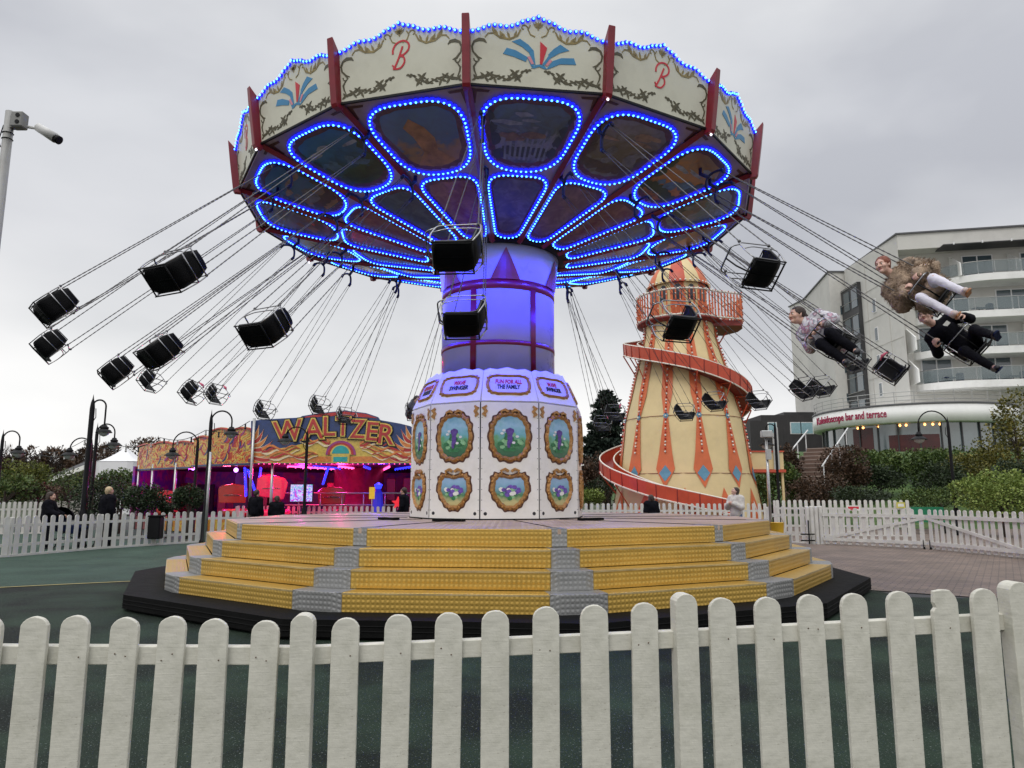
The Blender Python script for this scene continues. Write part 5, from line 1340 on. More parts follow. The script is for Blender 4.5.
# ride cars
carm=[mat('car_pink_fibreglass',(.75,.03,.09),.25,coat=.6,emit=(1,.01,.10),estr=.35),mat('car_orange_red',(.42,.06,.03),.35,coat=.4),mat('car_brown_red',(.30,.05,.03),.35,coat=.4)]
def wcar(px,py,Y,w,h,m,label,tilt=0,ang_=0):
    p=at_y(px,py,Y); t=thing('waltzer_car',label,'ride car',(p.x,p.y,.56),rz=ang_,group='cars of the waltzer'); zc=p.z-.56
    b=MB(); M=Matrix.Rotation(tilt,4,'Y')
    b.prism([(-w/2,-h/2),(w/2,-h/2),(w/2+.06,h/2-.15),(w/2-.1,h/2),(0,h/2+.05),(-w/2+.1,h/2),(-w/2-.06,h/2-.15)],.07,M=Matrix.Translation((0,0,zc))@M@Mw,t0=0); b.build('backrest_shell',m,t,bevel=.03)
    b=MB(); b.lathe([(w*.5,0),(w*.56,.22),(w*.50,.30),(w*.4,.22)],18,c=(0,w*.45,.02)); b.build('tub',m,t)
    b=MB(); b.tube([(-w/2,-.02,zc-h*.1),(0,-.12,zc-h*.05),(w/2,-.02,zc-h*.1)],.02,6); b.build('lap_bar',chrome,t)
    b=MB(); b.lathe([(w*.6,-.0),(w*.6,.05)],18,c=(0,w*.45,-.03)); b.build('turntable',dark_rubber,t)
    return t
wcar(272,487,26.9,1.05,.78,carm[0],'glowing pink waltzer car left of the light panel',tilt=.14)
wcar(233,494,28.6,1.05,.70,carm[1],'orange red waltzer car at the left, behind the dark round bushes')
wcar(332,496,28.2,1.0,.62,carm[2],'brownish red waltzer car right of the light panel')
wcar(166,497,31,.8,.5,carm[1],'small orange waltzer car at far left end of the waltzer',ang_=.2)
# blue lit pay figure, notice, star
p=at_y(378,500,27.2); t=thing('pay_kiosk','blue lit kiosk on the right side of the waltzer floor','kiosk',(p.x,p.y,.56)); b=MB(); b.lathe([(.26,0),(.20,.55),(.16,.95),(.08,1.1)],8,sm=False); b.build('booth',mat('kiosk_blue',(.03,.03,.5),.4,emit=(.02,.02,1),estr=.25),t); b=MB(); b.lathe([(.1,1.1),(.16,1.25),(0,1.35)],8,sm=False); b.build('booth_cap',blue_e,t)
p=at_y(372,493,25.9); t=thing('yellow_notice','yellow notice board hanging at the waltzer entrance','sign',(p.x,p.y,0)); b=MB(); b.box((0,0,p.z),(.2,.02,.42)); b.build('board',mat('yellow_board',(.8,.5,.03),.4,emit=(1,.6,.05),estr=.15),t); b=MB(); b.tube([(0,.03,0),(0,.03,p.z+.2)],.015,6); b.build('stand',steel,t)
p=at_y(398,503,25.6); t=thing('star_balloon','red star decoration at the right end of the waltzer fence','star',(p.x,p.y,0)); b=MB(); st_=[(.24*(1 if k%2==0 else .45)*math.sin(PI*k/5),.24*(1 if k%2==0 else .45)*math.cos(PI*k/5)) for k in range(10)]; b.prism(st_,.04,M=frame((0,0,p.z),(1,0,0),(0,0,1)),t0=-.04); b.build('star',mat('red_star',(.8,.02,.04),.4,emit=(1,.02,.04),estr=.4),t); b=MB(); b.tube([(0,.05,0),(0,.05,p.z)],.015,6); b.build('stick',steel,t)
for px,Y,c,e in((272,26.9,(1,.02,.15),55),(340,28.5,(1,.03,.30),60),(225,29,(1,.05,.12),50),(380,27.6,(.15,.05,1),40),(190,30,(.5,.05,1),40),(300,30,(.8,.02,.5),60)):
    l=bpy.data.lights.new('ride_lamp','POINT'); l.energy=e*2.6; l.color=c; l.shadow_soft_size=.15; l.specular_factor=.35; o=bpy.data.objects.new('ride_lamp',l); COL.objects.link(o); p=at_y(px,500,Y); o.parent=walz; o.location=Vector((p.x,p.y,2.35))-wo
# ================================================================ helter skelter
YH=32.5; hb=at_y(686,505,YH); HO=Vector((hb.x,YH,0))
hel=thing('helter_skelter','cream helter skelter tower with orange diamond stripes and red spiral slide','helter skelter',HO)
hcream=mat('tower_cream',(.66,.52,.27),.5,var=.06,scale=1.5,dirt=(.45,.33,.16),dscale=1,damt=.3); horg=mat('tower_orange',(.58,.13,.04),.45,var=.12,scale=2); hblue=mat('tower_blue_diamond',(.10,.25,.36),.45,var=.1)
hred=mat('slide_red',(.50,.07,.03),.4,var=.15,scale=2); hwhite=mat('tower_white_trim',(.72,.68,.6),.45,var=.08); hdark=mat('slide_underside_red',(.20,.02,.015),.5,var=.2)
def pz(py): return at_y(686,py,YH).z
kz=[(0,3.38),(pz(505),3.22),(pz(475),2.98),(pz(421),2.62),(pz(370),2.03),(pz(342),1.66),(pz(325),1.58)]
def hr(z):
    for i in range(len(kz)-1):
        if z<=kz[i+1][0]:
            t=(z-kz[i][0])/(kz[i+1][0]-kz[i][0]); return kz[i][1]+(kz[i+1][1]-kz[i][1])*t
    return kz[-1][1]
ztop=kz[-1][0]; b=MB()
prof=[(hr(ztop*i/24),ztop*i/24) for i in range(25)]; b.lathe(prof,24,sm=True); b.build('tower_wall',hcream,hel)
def hp_(a,z,off=.02): return azi(hr(z)+off,a,z)
NS=12
zA=pz(500); zd=pz(488)
for k in range(NS):
    ac=2*PI*k/NS+.02
    def strip(name,prof_,m,off,n=10):
        b=MB()
        for i in range(len(prof_)-1):
            z0,w0=prof_[i];z1,w1=prof_[i+1]
            for j in range(n):
                f0,f1=j/n,(j+1)/n; za=z0+(z1-z0)*f0;zb=z0+(z1-z0)*f1; wa=w0+(w1-w0)*f0;wb=w0+(w1-w0)*f1
                ra,rb=hr(za),hr(zb)
                for u0,u1 in((-1,0),(0,1)):
                    b.quad(hp_(ac+u0*wa/ra,za,off),hp_(ac+u1*wa/ra,za,off),hp_(ac+u1*wb/rb,zb,off),hp_(ac+u0*wb/rb,zb,off))
        return b.build(name,m,hel)
    s_=strip('stripe',[(pz(488),.02),(pz(471),.40),(pz(456),.28),(pz(421),.09),(pz(400),.24),(pz(365),.22),(ztop-.1,.12)] if True else [],horg,.02)
    # pale stripe narrows at the joint as on the real tower
    for (zc,hh,ww) in((pz(475),.34,.26),(pz(421),.22,.12)):
        b=MB()
        for sg_ in(-1,1): 
            b.quad(hp_(ac-ww/hr(zc),zc,.035),hp_(ac+ww/hr(zc),zc,.035),hp_(ac,zc+sg_*hh,.035),hp_(ac,zc+sg_*hh,.035))
        b.build('blue_diamond',hblue,s_)
    b=MB()
    z=pz(455)
    while z<ztop-.15:
        b.cm=int(z/.13)%2; b.sphere(hp_(ac,z,.07),.045,5,4); z+=.14
    b.build('bulb_row',[hwhite,mat('bulb_red',(.5,.03,.02),.3,var=0) if k==0 and 'bulb_red' not in bpy.data.materials else bpy.data.materials['bulb_red']],s_)
    am=ac+PI/NS; b=MB()
    for (m_i,s0,o_) in((0,1,.02),(1,.62,.03),(0,.42,.04)):
        b.cm=m_i; zt=pz(488)*s0+.35*(1-s0); 
        for j in range(4):
            f0,f1=j/4,(j+1)/4; za=.2+(zt-.2)*f0; zb=.2+(zt-.2)*f1; w=.62*s0
            b.quad(hp_(am-w*(1-f0)/3.2,za,o_),hp_(am+w*(1-f0)/3.2,za,o_),hp_(am+w*(1-f1)/3.2,zb,o_),hp_(am-w*(1-f1)/3.2,zb,o_))
    b.build('base_triangle',[horg,hwhite],hel)
b=MB()
for zc in(pz(475),pz(421)): b.tube([azi(hr(zc)+.005,2*PI*k/36,zc) for k in range(36)],.012,4,closed=True)
b.build('panel_joint',hdark,hel)
# gallery
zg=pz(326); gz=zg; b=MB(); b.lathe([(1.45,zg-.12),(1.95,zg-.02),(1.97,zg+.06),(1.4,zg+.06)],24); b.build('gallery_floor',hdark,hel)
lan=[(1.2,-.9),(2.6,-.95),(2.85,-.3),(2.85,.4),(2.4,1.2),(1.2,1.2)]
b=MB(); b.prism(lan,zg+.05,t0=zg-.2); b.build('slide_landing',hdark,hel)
b=MB(); z1=zg+1.28
ringp=[azi(1.92,math.radians(a),0) for a in range(60,330,6)]; ringp=[azi(1.92,math.radians(a),0) for a in range(115,421-15,6)]
path=ringp+[Vector((2.6,-.95,0)),Vector((2.85,-.3,0)),Vector((2.85,.4,0)),Vector((2.4,1.2,0))]
def along(P,step):
    out=[]
    for i in range(len(P)-1):
        n=max(1,int((P[i+1]-P[i]).length/step))
        for k in range(n): out.append(P[i].lerp(P[i+1],k/n))
    return out
for p in along(path,.16):
    b.cm=0; b.box((p.x,p.y,zg+.62),(.055,.055,1.2)); 
b.cm=1
for zz in(zg+.1,z1): b.tube([p+Vector((0,0,zz)) for p in path],.045,6)
b.cm=2
for i,p in enumerate(along(path,.16)): 
    for zz in(.15,.45,.75,1.05,1.32): b.cm=2 if (i+int(zz*10))%2 else 1; b.sphere((p.x*1.02,p.y*1.02,zg+zz),.035,4,3)
b.build('gallery_railing',[horg,hwhite,bpy.data.materials['bulb_red']],hel)
zc0=zg+.06; zc1=pz(288); b=MB(); b.lathe([(1.28,zc0),(1.28,zc1)],12,sm=False); b.build('cabin_wall',hcream,hel)
for k in range(12):
    a=2*PI*(k+.5)/12; M=frame(azi(1.285*math.cos(PI/12)-.03,a,0),azi(1,a+PI/2,0),(0,0,1))
    b=MB(); h_=zc1-.1; wv=.2; P=[(-wv,zc0+.9),(wv,zc0+.9)]+[(wv*math.cos(t_*PI/8),h_-.45+.40*math.sin(t_*PI/8)**.9) for t_ in range(9)]; b.prism(P,.05,M=M,t0=0); w_=b.build('arched_window',mat('window_dark',(.03,.035,.05),.15) if k==0 else bpy.data.materials['window_dark'],hel)
    if k%2: b=MB(); b.prism([(-.3,zc0),(.3,zc0),(.3,zc1),(-.3,zc1)],.035,M=M,t0=0); b.build('cabin_panel',horg,hel)
rz0=zc1; cols=[horg,hcream,hred]
for k in range(12):
    b=MB(); a0=2*PI*k/12; 
    pr=[(1.42,rz0-.08),(1.42,rz0+.02),(1.25,rz0+.45),(.95,rz0+.9),(.55,rz0+1.4),(.18,rz0+2.0),(.02,rz0+2.3)]
    b.lathe(pr,3,a0=a0,a1=a0+PI/6,cap=False); b.build('roof_segment',cols[k%2] if k%4 else hred,hel)
b=MB(); 
for i,a in enumerate(range(0,360,9)): b.sphere(azi(1.46,math.radians(a),rz0-.02),.05,5,4)
b.build('roof_bulb_row',[hwhite],hel)
# spiral slide
def sl(phi,r_off,dz=0):   # phi in degrees from 90 (landing) to 735
    r=1; rr_=[(90,1.95),(180,2.0),(270,2.28),(360,2.5),(450,2.78),(540,3.12),(630,3.5),(735,3.85)]
    for i in range(7):
        if phi<=rr_[i+1][0]: r=rr_[i][1]+(rr_[i+1][1]-rr_[i][1])*(phi-rr_[i][0])/(rr_[i+1][0]-rr_[i][0]); break
    else: r=3.85
    zt=[(90,zg+.15),(180,zg-.28),(270,pz(352)),(360,pz(377)),(450,pz(406)),(540,pz(434)),(630,pz(468)),(690,pz(494)),(735,pz(510))]
    for i in range(len(zt)-1):
        if phi<=zt[i+1][0]: f=(phi-zt[i][0])/(zt[i+1][0]-zt[i][0]); z=zt[i][1]+(zt[i+1][1]-zt[i][1])*f; break
    else: z=zt[-1][1]
    return azi(r+r_off,math.radians(phi),z+dz)
ph=[90+6*i for i in range(108)]
def rib(name,fa,fb,m,th=.03):
    b=MB(); 
    for i in range(len(ph)-1):
        A,B=fa(ph[i]),fb(ph[i]);C,D=fa(ph[i+1]),fb(ph[i+1]); b.quad(A,B,D,C)
    o=b.build(name,m,hel); s=o.modifiers.new('thick','SOLIDIFY'); s.thickness=th; return o
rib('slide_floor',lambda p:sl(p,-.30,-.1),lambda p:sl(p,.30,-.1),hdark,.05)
ow=rib('slide_outer_wall',lambda p:sl(p,.30,-.16),lambda p:sl(p,.34,.38),hred)
iw=rib('slide_inner_wall',lambda p:sl(p,-.30,-.12),lambda p:sl(p,-.30,.34),hred)
b=MB()
for off,dz in((.34,.39),(.33,-.17),(-.30,.36)): b.tube([sl(p,off,dz) for p in ph],.035,5)
b.build('slide_edge',hwhite,hel)
b=MB()
for i in range(0,len(ph),2):
    b.tube([sl(ph[i],.35,-.16),sl(ph[i],.37,.38)],.02,4)
b.build('slide_seam',hdark,hel)
for i in range(0,len(ph)-6,5):
    b=MB(); p=sl(ph[i],.38,-.2); q=sl(ph[i],-.6,-1.15)
    if q.z<.3: continue
    b.tube([p,azi(hr(max(0,q.z)),math.radians(ph[i]),q.z)],.03,4); b.tube([p,azi(hr(p.z)-.02,math.radians(ph[i]),p.z)],.025,4)
    b.build('slide_bracket',hred,hel)
# entrance walkway
ew=at_y(757,463,YH)-HO; b=MB(); b.box((3.2,-.4,ew.z+.05),(1.7,1.6,.75)); b.build('walkway_side',hcream,hel)
b=MB(); b.box((3.2,-.4,ew.z-.4),(1.8,1.8,.12)); b.box((3.2,-1.22,ew.z+.45),(1.75,.06,.06)); b.build('walkway_edge',hred,hel)
for x in(3.35,4.0):
    b=MB(); b.box((x,-1.1,ew.z/2-.2),(.09,.09,ew.z-.4)); b.build('walkway_leg',hcream,hel)
b=MB(); b.prism([(3.6,ew.z-.35),(3.85,ew.z-.35),(3.85,ew.z+1.5),(3.6,ew.z+1.2)],.03,M=frame((0,-1.25,0),(1,0,0),(0,0,1)),t0=0); b.build('entrance_panel',steel,hel)
# ================================================================ rising ground on the right
def bankz(x,y):
    t=max(0,min(1,(y-30)/22)); s=max(0,min(1,(x-11.5)/7)); t=t*t*(3-2*t); s=s*s*(3-2*s)
    return 4.55*t*s-.02
grass=mat_ramp('lawn_grass',[(.3,(.025,.06,.012)),(.5,(.05,.10,.02)),(.7,(.08,.12,.03))],scale=1.5,detail=8,rough=.9)
b=MB(); b.grid(lambda u,v:(6+110*u,28+80*v,bankz(6+110*u,28+80*v)),60,50); o=b.build('grass_bank',grass); o['kind']='structure'
for p in o.data.polygons: p.use_smooth=True
b=MB(); b.grid(lambda u,v:(-90+100*u,36+120*v,-.02+max(0,(v-.2))*9+1.0*noise.noise(Vector((u*4,v*4,0)))*v),40,40); o=b.build('far_field',mat_ramp('far_field_grass',[(.3,(.03,.045,.02)),(.7,(.07,.08,.04))],scale=.4,rough=.9)); o['kind']='structure'
# ================================================================ hotel
hwall=mat('hotel_render',(.56,.55,.515),.7,var=.06,scale=.3,dirt=(.33,.32,.29),dscale=.35,damt=.45); hslab=mat('hotel_white_slab',(.80,.80,.78),.6,var=.06,scale=.5,dirt=(.42,.41,.38),dscale=.6,damt=.4)
hback=mat('hotel_balcony_wall',(.52,.50,.46),.7,var=.08,scale=.5); glass=mat('window_glass',(.05,.075,.09),.08,metal=0,var=.15,scale=.8,spec=.9,coat=.5); balg=mat('balcony_glass',(.20,.25,.26),.08,var=.1,spec=.8,coat=.3); bb_=balg.node_tree.nodes['Principled BSDF']; bb_.inputs['Alpha'].default_value=.35
frame_w=mat('window_frame_white',(.7,.7,.7),.5,var=0); dkfr=mat('dark_cladding',(.035,.035,.037),.5,var=.3,scale=.6); copm=mat('roof_coping',(.08,.08,.085),.5,var=.1)
hot=thing('hotel','large pale hotel with curved balconies over a round glazed bar and terrace','hotel',(33.9,60,4.5)); ho=Vector((33.9,60,4.5)); HZ=24.1
def HX(px,py,Y): return at_y(px,py,Y)-ho
fd=Vector((9.87,-1.99,0)).normalized(); fn=Vector((fd.y,-fd.x,0))   # along the front, outward
def F_(s,out,z): return fd*s+fn*out+Vector((0,0,z-4.5))
b=MB(); LN=48
def block(b,pts,z0,z1): b.prism([(p[0],p[1]) for p in pts],z1-4.5,t0=z0-4.5)
base=[F_(0,-1.6,0),F_(LN,-1.6,0),F_(LN,-14,0),(0.6,22,0),(0.3,10,0)]
b.prism([(q[0],q[1]) for q in base],HZ-4.5,t0=-1)
b.build('main_wall',hwall,hot)
b=MB(); b.prism([(F_(0,0,0).x,F_(0,0,0).y),(F_(0,-1.65,0).x,F_(0,-1.65,0).y),(.3,10.2),(0.0,10.0),(-.02,0)],HZ-4.5-.002,t0=-1); b.build('side_wall',hwall,hot)
b=MB(); M=frame(F_(LN/2,-.7,22.9),fd,(0,0,1)); b.box((0,0,.55),(LN,1.9,1.4),M=frame(F_(LN/2,-.75,22.9),fd,-fn)) if False else None
ctr=F_(LN/2,-.8,4.5); M=frame(ctr,fd,fn*-1)  # x along front, y inward, z up
b.box((0,0,23.4-4.5),(LN,1.7,1.4),M=M); b.build('parapet_band',hwall,hot)
b=MB(); b.box((0,0,24.15-4.5),(LN+.3,2.0,.14),M=M)
a_=Vector((0,0,0));c_=Vector((.3,10,0)); Ms=frame((a_+c_)/2+Vector((0,0,24.15-4.5)),c_-a_,Vector((-1,0,0))); b.box((0,0,0),(10.2,.5,.14),M=frame((a_+c_)/2+Vector((0.1,0,24.15-4.5)),c_-a_,(1,0,0)))
b.build('roof_coping',copm,hot)
# slatted sun canopy below parapet
b=MB(); b.box((1.2,-1.1,22.55-4.5),(LN-4,1.8,.08),M=M); b.build('sun_canopy',dkfr,hot)
for k in range(11):
    b=MB(); b.box((-LN/2+4+k*2.2,-2.03,22.6-4.5),(.09,.12,.22),M=M); b.build('canopy_rib',frame_w,hot)
levels=[19.95,16.75,13.65,10.85]
lefts=[3.2,1.4,1.0,1.0]
def slabpts(s0,o0,o1): # rounded left end
    P=[F_(LN,o0,0),F_(LN,o1,0)]
    r=o1-o0
    for k in range(9):
        a=PI/2*k/8; P.append(F_(s0+r*1.6*(1-math.sin(a)),o0+r*math.cos(a),0))
    return [(p.x,p.y) for p in P]
for li,(z,s0) in enumerate(zip(levels,lefts)):
    b=MB(); b.prism(slabpts(s0,-1.7,.9),z-4.5,t0=z-.6-4.5); b.build('balcony_slab',hslab,hot)
    ps=slabpts(s0+.12,-1.6,.78)[1:]
    g_=MB(); 
    for i in range(len(ps)-1):
        a=Vector((*ps[i],0));c=Vector((*ps[i+1],0)); Mx=frame((a+c)/2+Vector((0,0,z-4.5+.6)),c-a,(0,0,1)); g_.box((0,0,0),((c-a).length,1.0,.03),M=Mx)
    go=g_.build('balcony_glass',balg,hot)
    b=MB(); b.tube([Vector((p[0],p[1],z-4.5+1.12)) for p in ps],.035,6)
    a=Vector((*ps[0],0));c=Vector((*ps[1],0)); n=int((c-a).length/1.6)
    for k in range(n+1): q=a.lerp(c,k/n); b.tube([q+Vector((0,0,z-4.5)),q+Vector((0,0,z-4.5+1.12))],.03,4)
    b.build('balcony_rail',steel,hot)
    off=[5.0,1.9,1.2,1.2][li]
    rn=random.Random(li)
    for k in range(9):
        s=off+.6+k*4.6+([0,.9,-.2,-.2][li])
        w_=MB(); w_.box((0,0,0),(2.5,2.3,.1),M=frame(F_(s+1.2,-1.58,z+1.2),fd,(0,0,1))); wo_=w_.build('window',frame_w,hot)
        w_=MB()
        for q in(-.6,.6): w_.box((0,0,.0),(1.08,2.1,.13),M=frame(F_(s+1.2+q,-1.57,z+1.2),fd,(0,0,1)))
        w_.build('pane',glass,wo_)
        if k%2==0 or li<1:
            w_=MB(); M2=frame(F_(s-1.0,-.5,z),fn,(0,0,1)); w_.prism([(-1.0,0),(1.1,0),(1.1,1.1),(-1.0,2.3)],.06,M=M2,t0=-.06); w_.build('balcony_divider',hslab,hot)
        if rn.random()<.7 and k<5:
            w_=MB(); c=F_(s+rn.uniform(-.3,3),.1,z); w_.box((c.x,c.y,c.z+.35),(1.0,.6,.06)); w_.tube([(c.x,c.y,c.z),(c.x,c.y,c.z+.35)],.05,6); w_.box((c.x+.9,c.y,c.z+.4),(.5,.5,.75),bev=.1); w_.build('balcony_furniture',cloth_navy,hot)
    # ceiling lamp dots
# side wall: stair tower, little windows
b=MB(); b.box((-.12,8.6,(22.0+8.5)/2-4.5),(.5,3.4,13.4)); b.build('stair_glazing',dkfr,hot)
for i in range(5):
    for j in range(2):
        b=MB(); b.box((-.40,7.55+j*1.6,20.5-i*2.75-4.5),(.06,1.1,1.9)); b.build('stair_window',glass,hot)
b=MB()
for i in range(9): b.tube([(-.42,6.9,21.8-i*1.5-4.5),(-.42,10.3,21.8-i*1.5-4.5)],.04,4)
b.build('stair_rail',steel,hot)
for z in(18.9,16.2,13.6,11.0):
    b=MB(); b.box((-.03,4.6,z-4.5),(.08,.55,1.3)); w_=b.build('slit_window',frame_w,hot); b=MB(); b.box((-.05,4.6,z-4.5),(.08,.42,1.15)); b.build('pane',glass,w_)
for z in(20.6,17.8,15.0,12.2,9.4):
    b=MB(); b.box((-.035,3.4,z-4.5),(.03,6.6,.035)); b.build('wall_joint',hback,hot)
for y in(2.2,5.9):
    b=MB(); b.box((-.035,y,14.2-4.5),(.03,.035,19)); b.build('wall_joint',hback,hot)
# lower block beyond the stair
zb=24.0; q0=at_z(818,279,zb)-ho; q1=at_z(804,300,zb)-ho
b=MB(); b.prism([(-1.45,10.4),(3,10.4),(3,24),(-.2,24),(q1.x-.0,q1.y)],zb-4.5,t0=-1); b.build('end_block_wall',hwall,hot)
b=MB(); b.prism([(-1.6,10.25),(3.1,10.25),(3.1,24.2),(-.3,24.2),(q1.x-.15,q1.y)],zb-4.5+.14,t0=zb-4.5+.004); b.build('roof_coping',copm,hot)
for k in range(4):
    b=MB(); b.box((-.2,10.36,20-k*3-4.5),(.6,.08,.9)); b.build('slit_window',glass,hot)
# round bar
BC=Vector((34.6,61.6,0))-Vector((ho.x,ho.y,0)); BR=7.75
def BA(px): # azimuth (from front) of the column of points seen at px
    d=ray(px,430); d=Vector((d.x,d.y)).normalized(); o_=Vector((-ho.x-BC.x,-ho.y-BC.y)); bq=o_.dot(d); cq=o_.length_squared-BR*BR; di=bq*bq-cq
    t=-bq-math.sqrt(max(0,di)); p=o_+d*t; return math.atan2(p.x,-p.y)
b=MB()
n=64
b.lathe([(BR-.5,8.35-4.5),(BR+.05,8.33-4.5),(BR+.05,7.05-4.5),(BR-.4,7.0-4.5),(0,7.0-4.5)][::-1],n,c=(BC.x,BC.y,0)); b.lathe([(0,8.2-4.5),(BR-.5,8.2-4.5)],n,c=(BC.x,BC.y,0),cap=False); b.build('bar_fascia',hslab,hot)
b=MB(); b.lathe([(BR+.08,8.34-4.5),(BR+.1,8.36-4.5),(BR+.1,8.5-4.5),(BR-.3,8.5-4.5)],n,c=(BC.x,BC.y,0),cap=False); b.build('fascia_coping',copm,hot)
b=MB(); b.lathe([(BR-.75,-.6),(BR-.75,7.02-4.5)],n,c=(BC.x,BC.y,0),cap=False); b.build('bar_glazing',mat('bar_glass',(.10,.13,.14),.07,var=.5,scale=.25,spec=1,coat=1),hot)
for k in range(20):
    a=-1.9+k*.21; b=MB(); p=BC+azi(BR-.70,a); b.box((p.x,p.y,3.2-2.0),(.09,.12,3.3),rz=a); b.build('mullion',dkfr,hot)
b=MB(); 
for i in range(3): b.tube([BC+azi(BR-.1,-1.9+k*.08,8.75-4.5+i*.33) for k in range(48)],.025,4)
for k in range(22): p=BC+azi(BR-.1,-1.9+k*.18,8.4-4.5); b.tube([p,p+Vector((0,0,1.05))],.03,4)
b.build('terrace_rail',steel,hot)
b=MB()
warm=mat_emit('warm_bar_lamp',(1,.42,.12),5)
for px in(852,858,874,899,906,927,936,944):
    a=BA(px); p=BC+azi(BR-.74,a,6.85-4.5); b.sphere(p,.10,6,4)
b.build('bar_lamp',warm,hot)
for px,w in((858,5),(917,10)):
    a=BA(px); b=MB()
    b.lathe([(BR-.73,-.3),(BR-.73,1.6 if px==917 else 2.3)],8,c=(BC.x,BC.y,0),a0=a-PI/2-w*.028,a1=a-PI/2+w*.022,cap=False); b.build('red_interior_panel',mat('bar_interior_red',(.06,.012,.012),.3,var=.4,scale=1) if px==858 else bpy.data.materials['bar_interior_red'],hot)
# lettering bent round the fascia
a0,a1=BA(818.5),BA(888)
arc=(a1-a0)*BR; amid=(a0+a1)/2
b=MB()
def bend(v):
    a=.45*(amid+v.x/BR)+.55*BA(818.5+(v.x/arc+.5)*69.5); r=BR+.06+v.z; return Vector((BC.x+r*math.sin(a),BC.y-r*math.cos(a),v.y+7.70-4.5))
b.text('Kaleidoscope bar and terrace',1.0,fit=(arc,.80),depth=.05,bold=.008,mp=bend,t0=.0); b.build('lettering',mat('sign_magenta',(.36,.01,.07),.5,var=0),hot)
for px in(846,851): pass
# ================================================================ dark brick building
db=thing('dark_building','dark flat roofed building with small blue windows left of the hotel','building',at_y(780,460,78)); do=Vector(db.location)
bz=lambda px,py,Y=78: at_y(px,py,Y)-do
darkb=mat('charcoal_cladding',(.035,.032,.034),.7,var=.2,scale=1)
add_strips(darkb,.35,'X',.4)
b=MB(); x0,x1=bz(749,460).x,bz(760,460).x; zt=bz(750,421.5).z; b.box(((x0+x1)/2,2,zt/2-3),(x1-x0,6,zt+6)); b.build('low_block',darkb,db)
x0=x1;x1=bz(822,460).x; zt2=bz(770,416).z; b=MB(); b.box(((x0+x1)/2,3,zt2/2-3),(x1-x0,8,zt2+6)); b.build('main_block',darkb,db)
x0=bz(781,460).x; b=MB(); b.box(((x0+x1)/2+1,4,zt2+.3),(x1-x0,6,.5)); b.build('roof_plant',dkfr,db)
for px,w in((769,1.0),(792,1.2),(803,1.4)):
    p=bz(px,429); b=MB(); b.box((p.x,-1.02,p.z),(w,.1,1.3)); w_=b.build('window',frame_w,db); b=MB(); b.box((p.x,-1.05,p.z),(w-.2,.1,1.15)); b.build('pane',mat('blue_pane',(.25,.42,.48),.2,spec=.8) if px==769 else bpy.data.materials['blue_pane'],w_)
# ================================================================ steps up to the bar
stp=thing('garden_steps','flight of brown steps with two white handrails climbing to the bar','steps',(at_y(803,480,37).x,37,0),rz=math.radians(-38)); so2=Vector(stp.location)
b=MB()
zt0=1.2
for i in range(9): b.box((0,i*.6,.4+zt0+i*.24),(2.0,.62,1.1))
b.build('step_flight',mat('brown_steps',(.14,.09,.07),.8,var=.2,scale=4),stp)
b=MB()
for i in range(9): b.box((0,i*.6-.305,.945+zt0+i*.24),(2.0,.04,.05))
b.build('step_nosing',mat('pale_nosing',(.30,.24,.2),.7),stp)
for s in(-1,1):
    b=MB(); b.tube([(s*1.1,-.5,zt0+1.65),(s*1.1,5.4,zt0+1.85+5.4*.4)],.04,6)
    for k in range(4): y=-.2+k*1.7; b.tube([(s*1.1,y,zt0+.6+y*.4),(s*1.1,y,zt0+1.82+y*.4)],.03,5)
    b.build('handrail',frame_w,stp)
# ================================================================ vegetation
def foliage(blobs,n,size,seed,gap=.32,freq=1.1,elong=1.0):
    r=random.Random(seed); vs=[];fs=[]
    tot=sum((b_[1][0]*b_[1][1]*b_[1][2])**(2/3) for b_ in blobs)
    off=Vector((seed*3.1,seed*1.7,0))
    for (c,R) in blobs:
        k=int(n*((R[0]*R[1]*R[2])**(2/3))/tot); c=Vector(c); i=0; tries=0
        while i<k and tries<k*6:
            tries+=1
            u=Vector((r.gauss(0,1),r.gauss(0,1),r.gauss(0,1))).normalized(); f=r.random()**.28
            lump=1+.28*noise.noise(u*2.1+off)+.12*noise.noise(u*5+off)
            p=c+Vector((u.x*R[0],u.y*R[1],u.z*R[2]))*f*lump
            if noise.noise(p*freq+off)<-gap+r.random()*.15-.05: continue
            i+=1
            d=(u+Vector((r.uniform(-1,1),r.uniform(-1,1),r.uniform(-.6,1)))*.9).normalized(); s=d.cross(Vector((r.uniform(-1,1),r.uniform(-1,1),r.uniform(-1,1)))).normalized()
            L_=size*r.uniform(.6,1.4)*elong; w=size*r.uniform(.3,.55); o=len(vs)
            vs+= [p-d*L_*.5,p+s*w,p+d*L_*.5,p-s*w]; fs.append((o,o+1,o+2,o+3))
    return vs,fs
def leafobj(name,vs,fs,m,parent=None,loc=None):
    b=MB(); b._add(vs,fs); return b.build(name,m,parent,loc)
def branchy(b,p,d,L_,r,depth,rn,spread=.5,nb=3):
    q=p+d*L_; mid=p+d*L_*.5+Vector((rn.uniform(-1,1),rn.uniform(-1,1),rn.uniform(-.5,.5)))*L_*.06
    b.tube([p,mid,q],[r,r*.8,r*.62],5 if depth>1 else 4,caps=False)
    if depth<=0: return
    for i in range(nb):
        nd=(d+Vector((rn.uniform(-1,1),rn.uniform(-1,1),rn.uniform(-.25,.7)))*spread).normalized(); branchy(b,p.lerp(q,rn.uniform(.55,1)),nd,L_*rn.uniform(.6,.8),r*.58,depth-1,rn,spread,nb)
bark=mat('bark',(.06,.045,.035),.9,var=.3,scale=8,bump=.5,bscale=20)
lg_dark=mat_leaf('leaf_dark_green',[(.0,(.008,.014,.007)),(.5,(.022,.038,.015)),(1,(.05,.072,.028))])
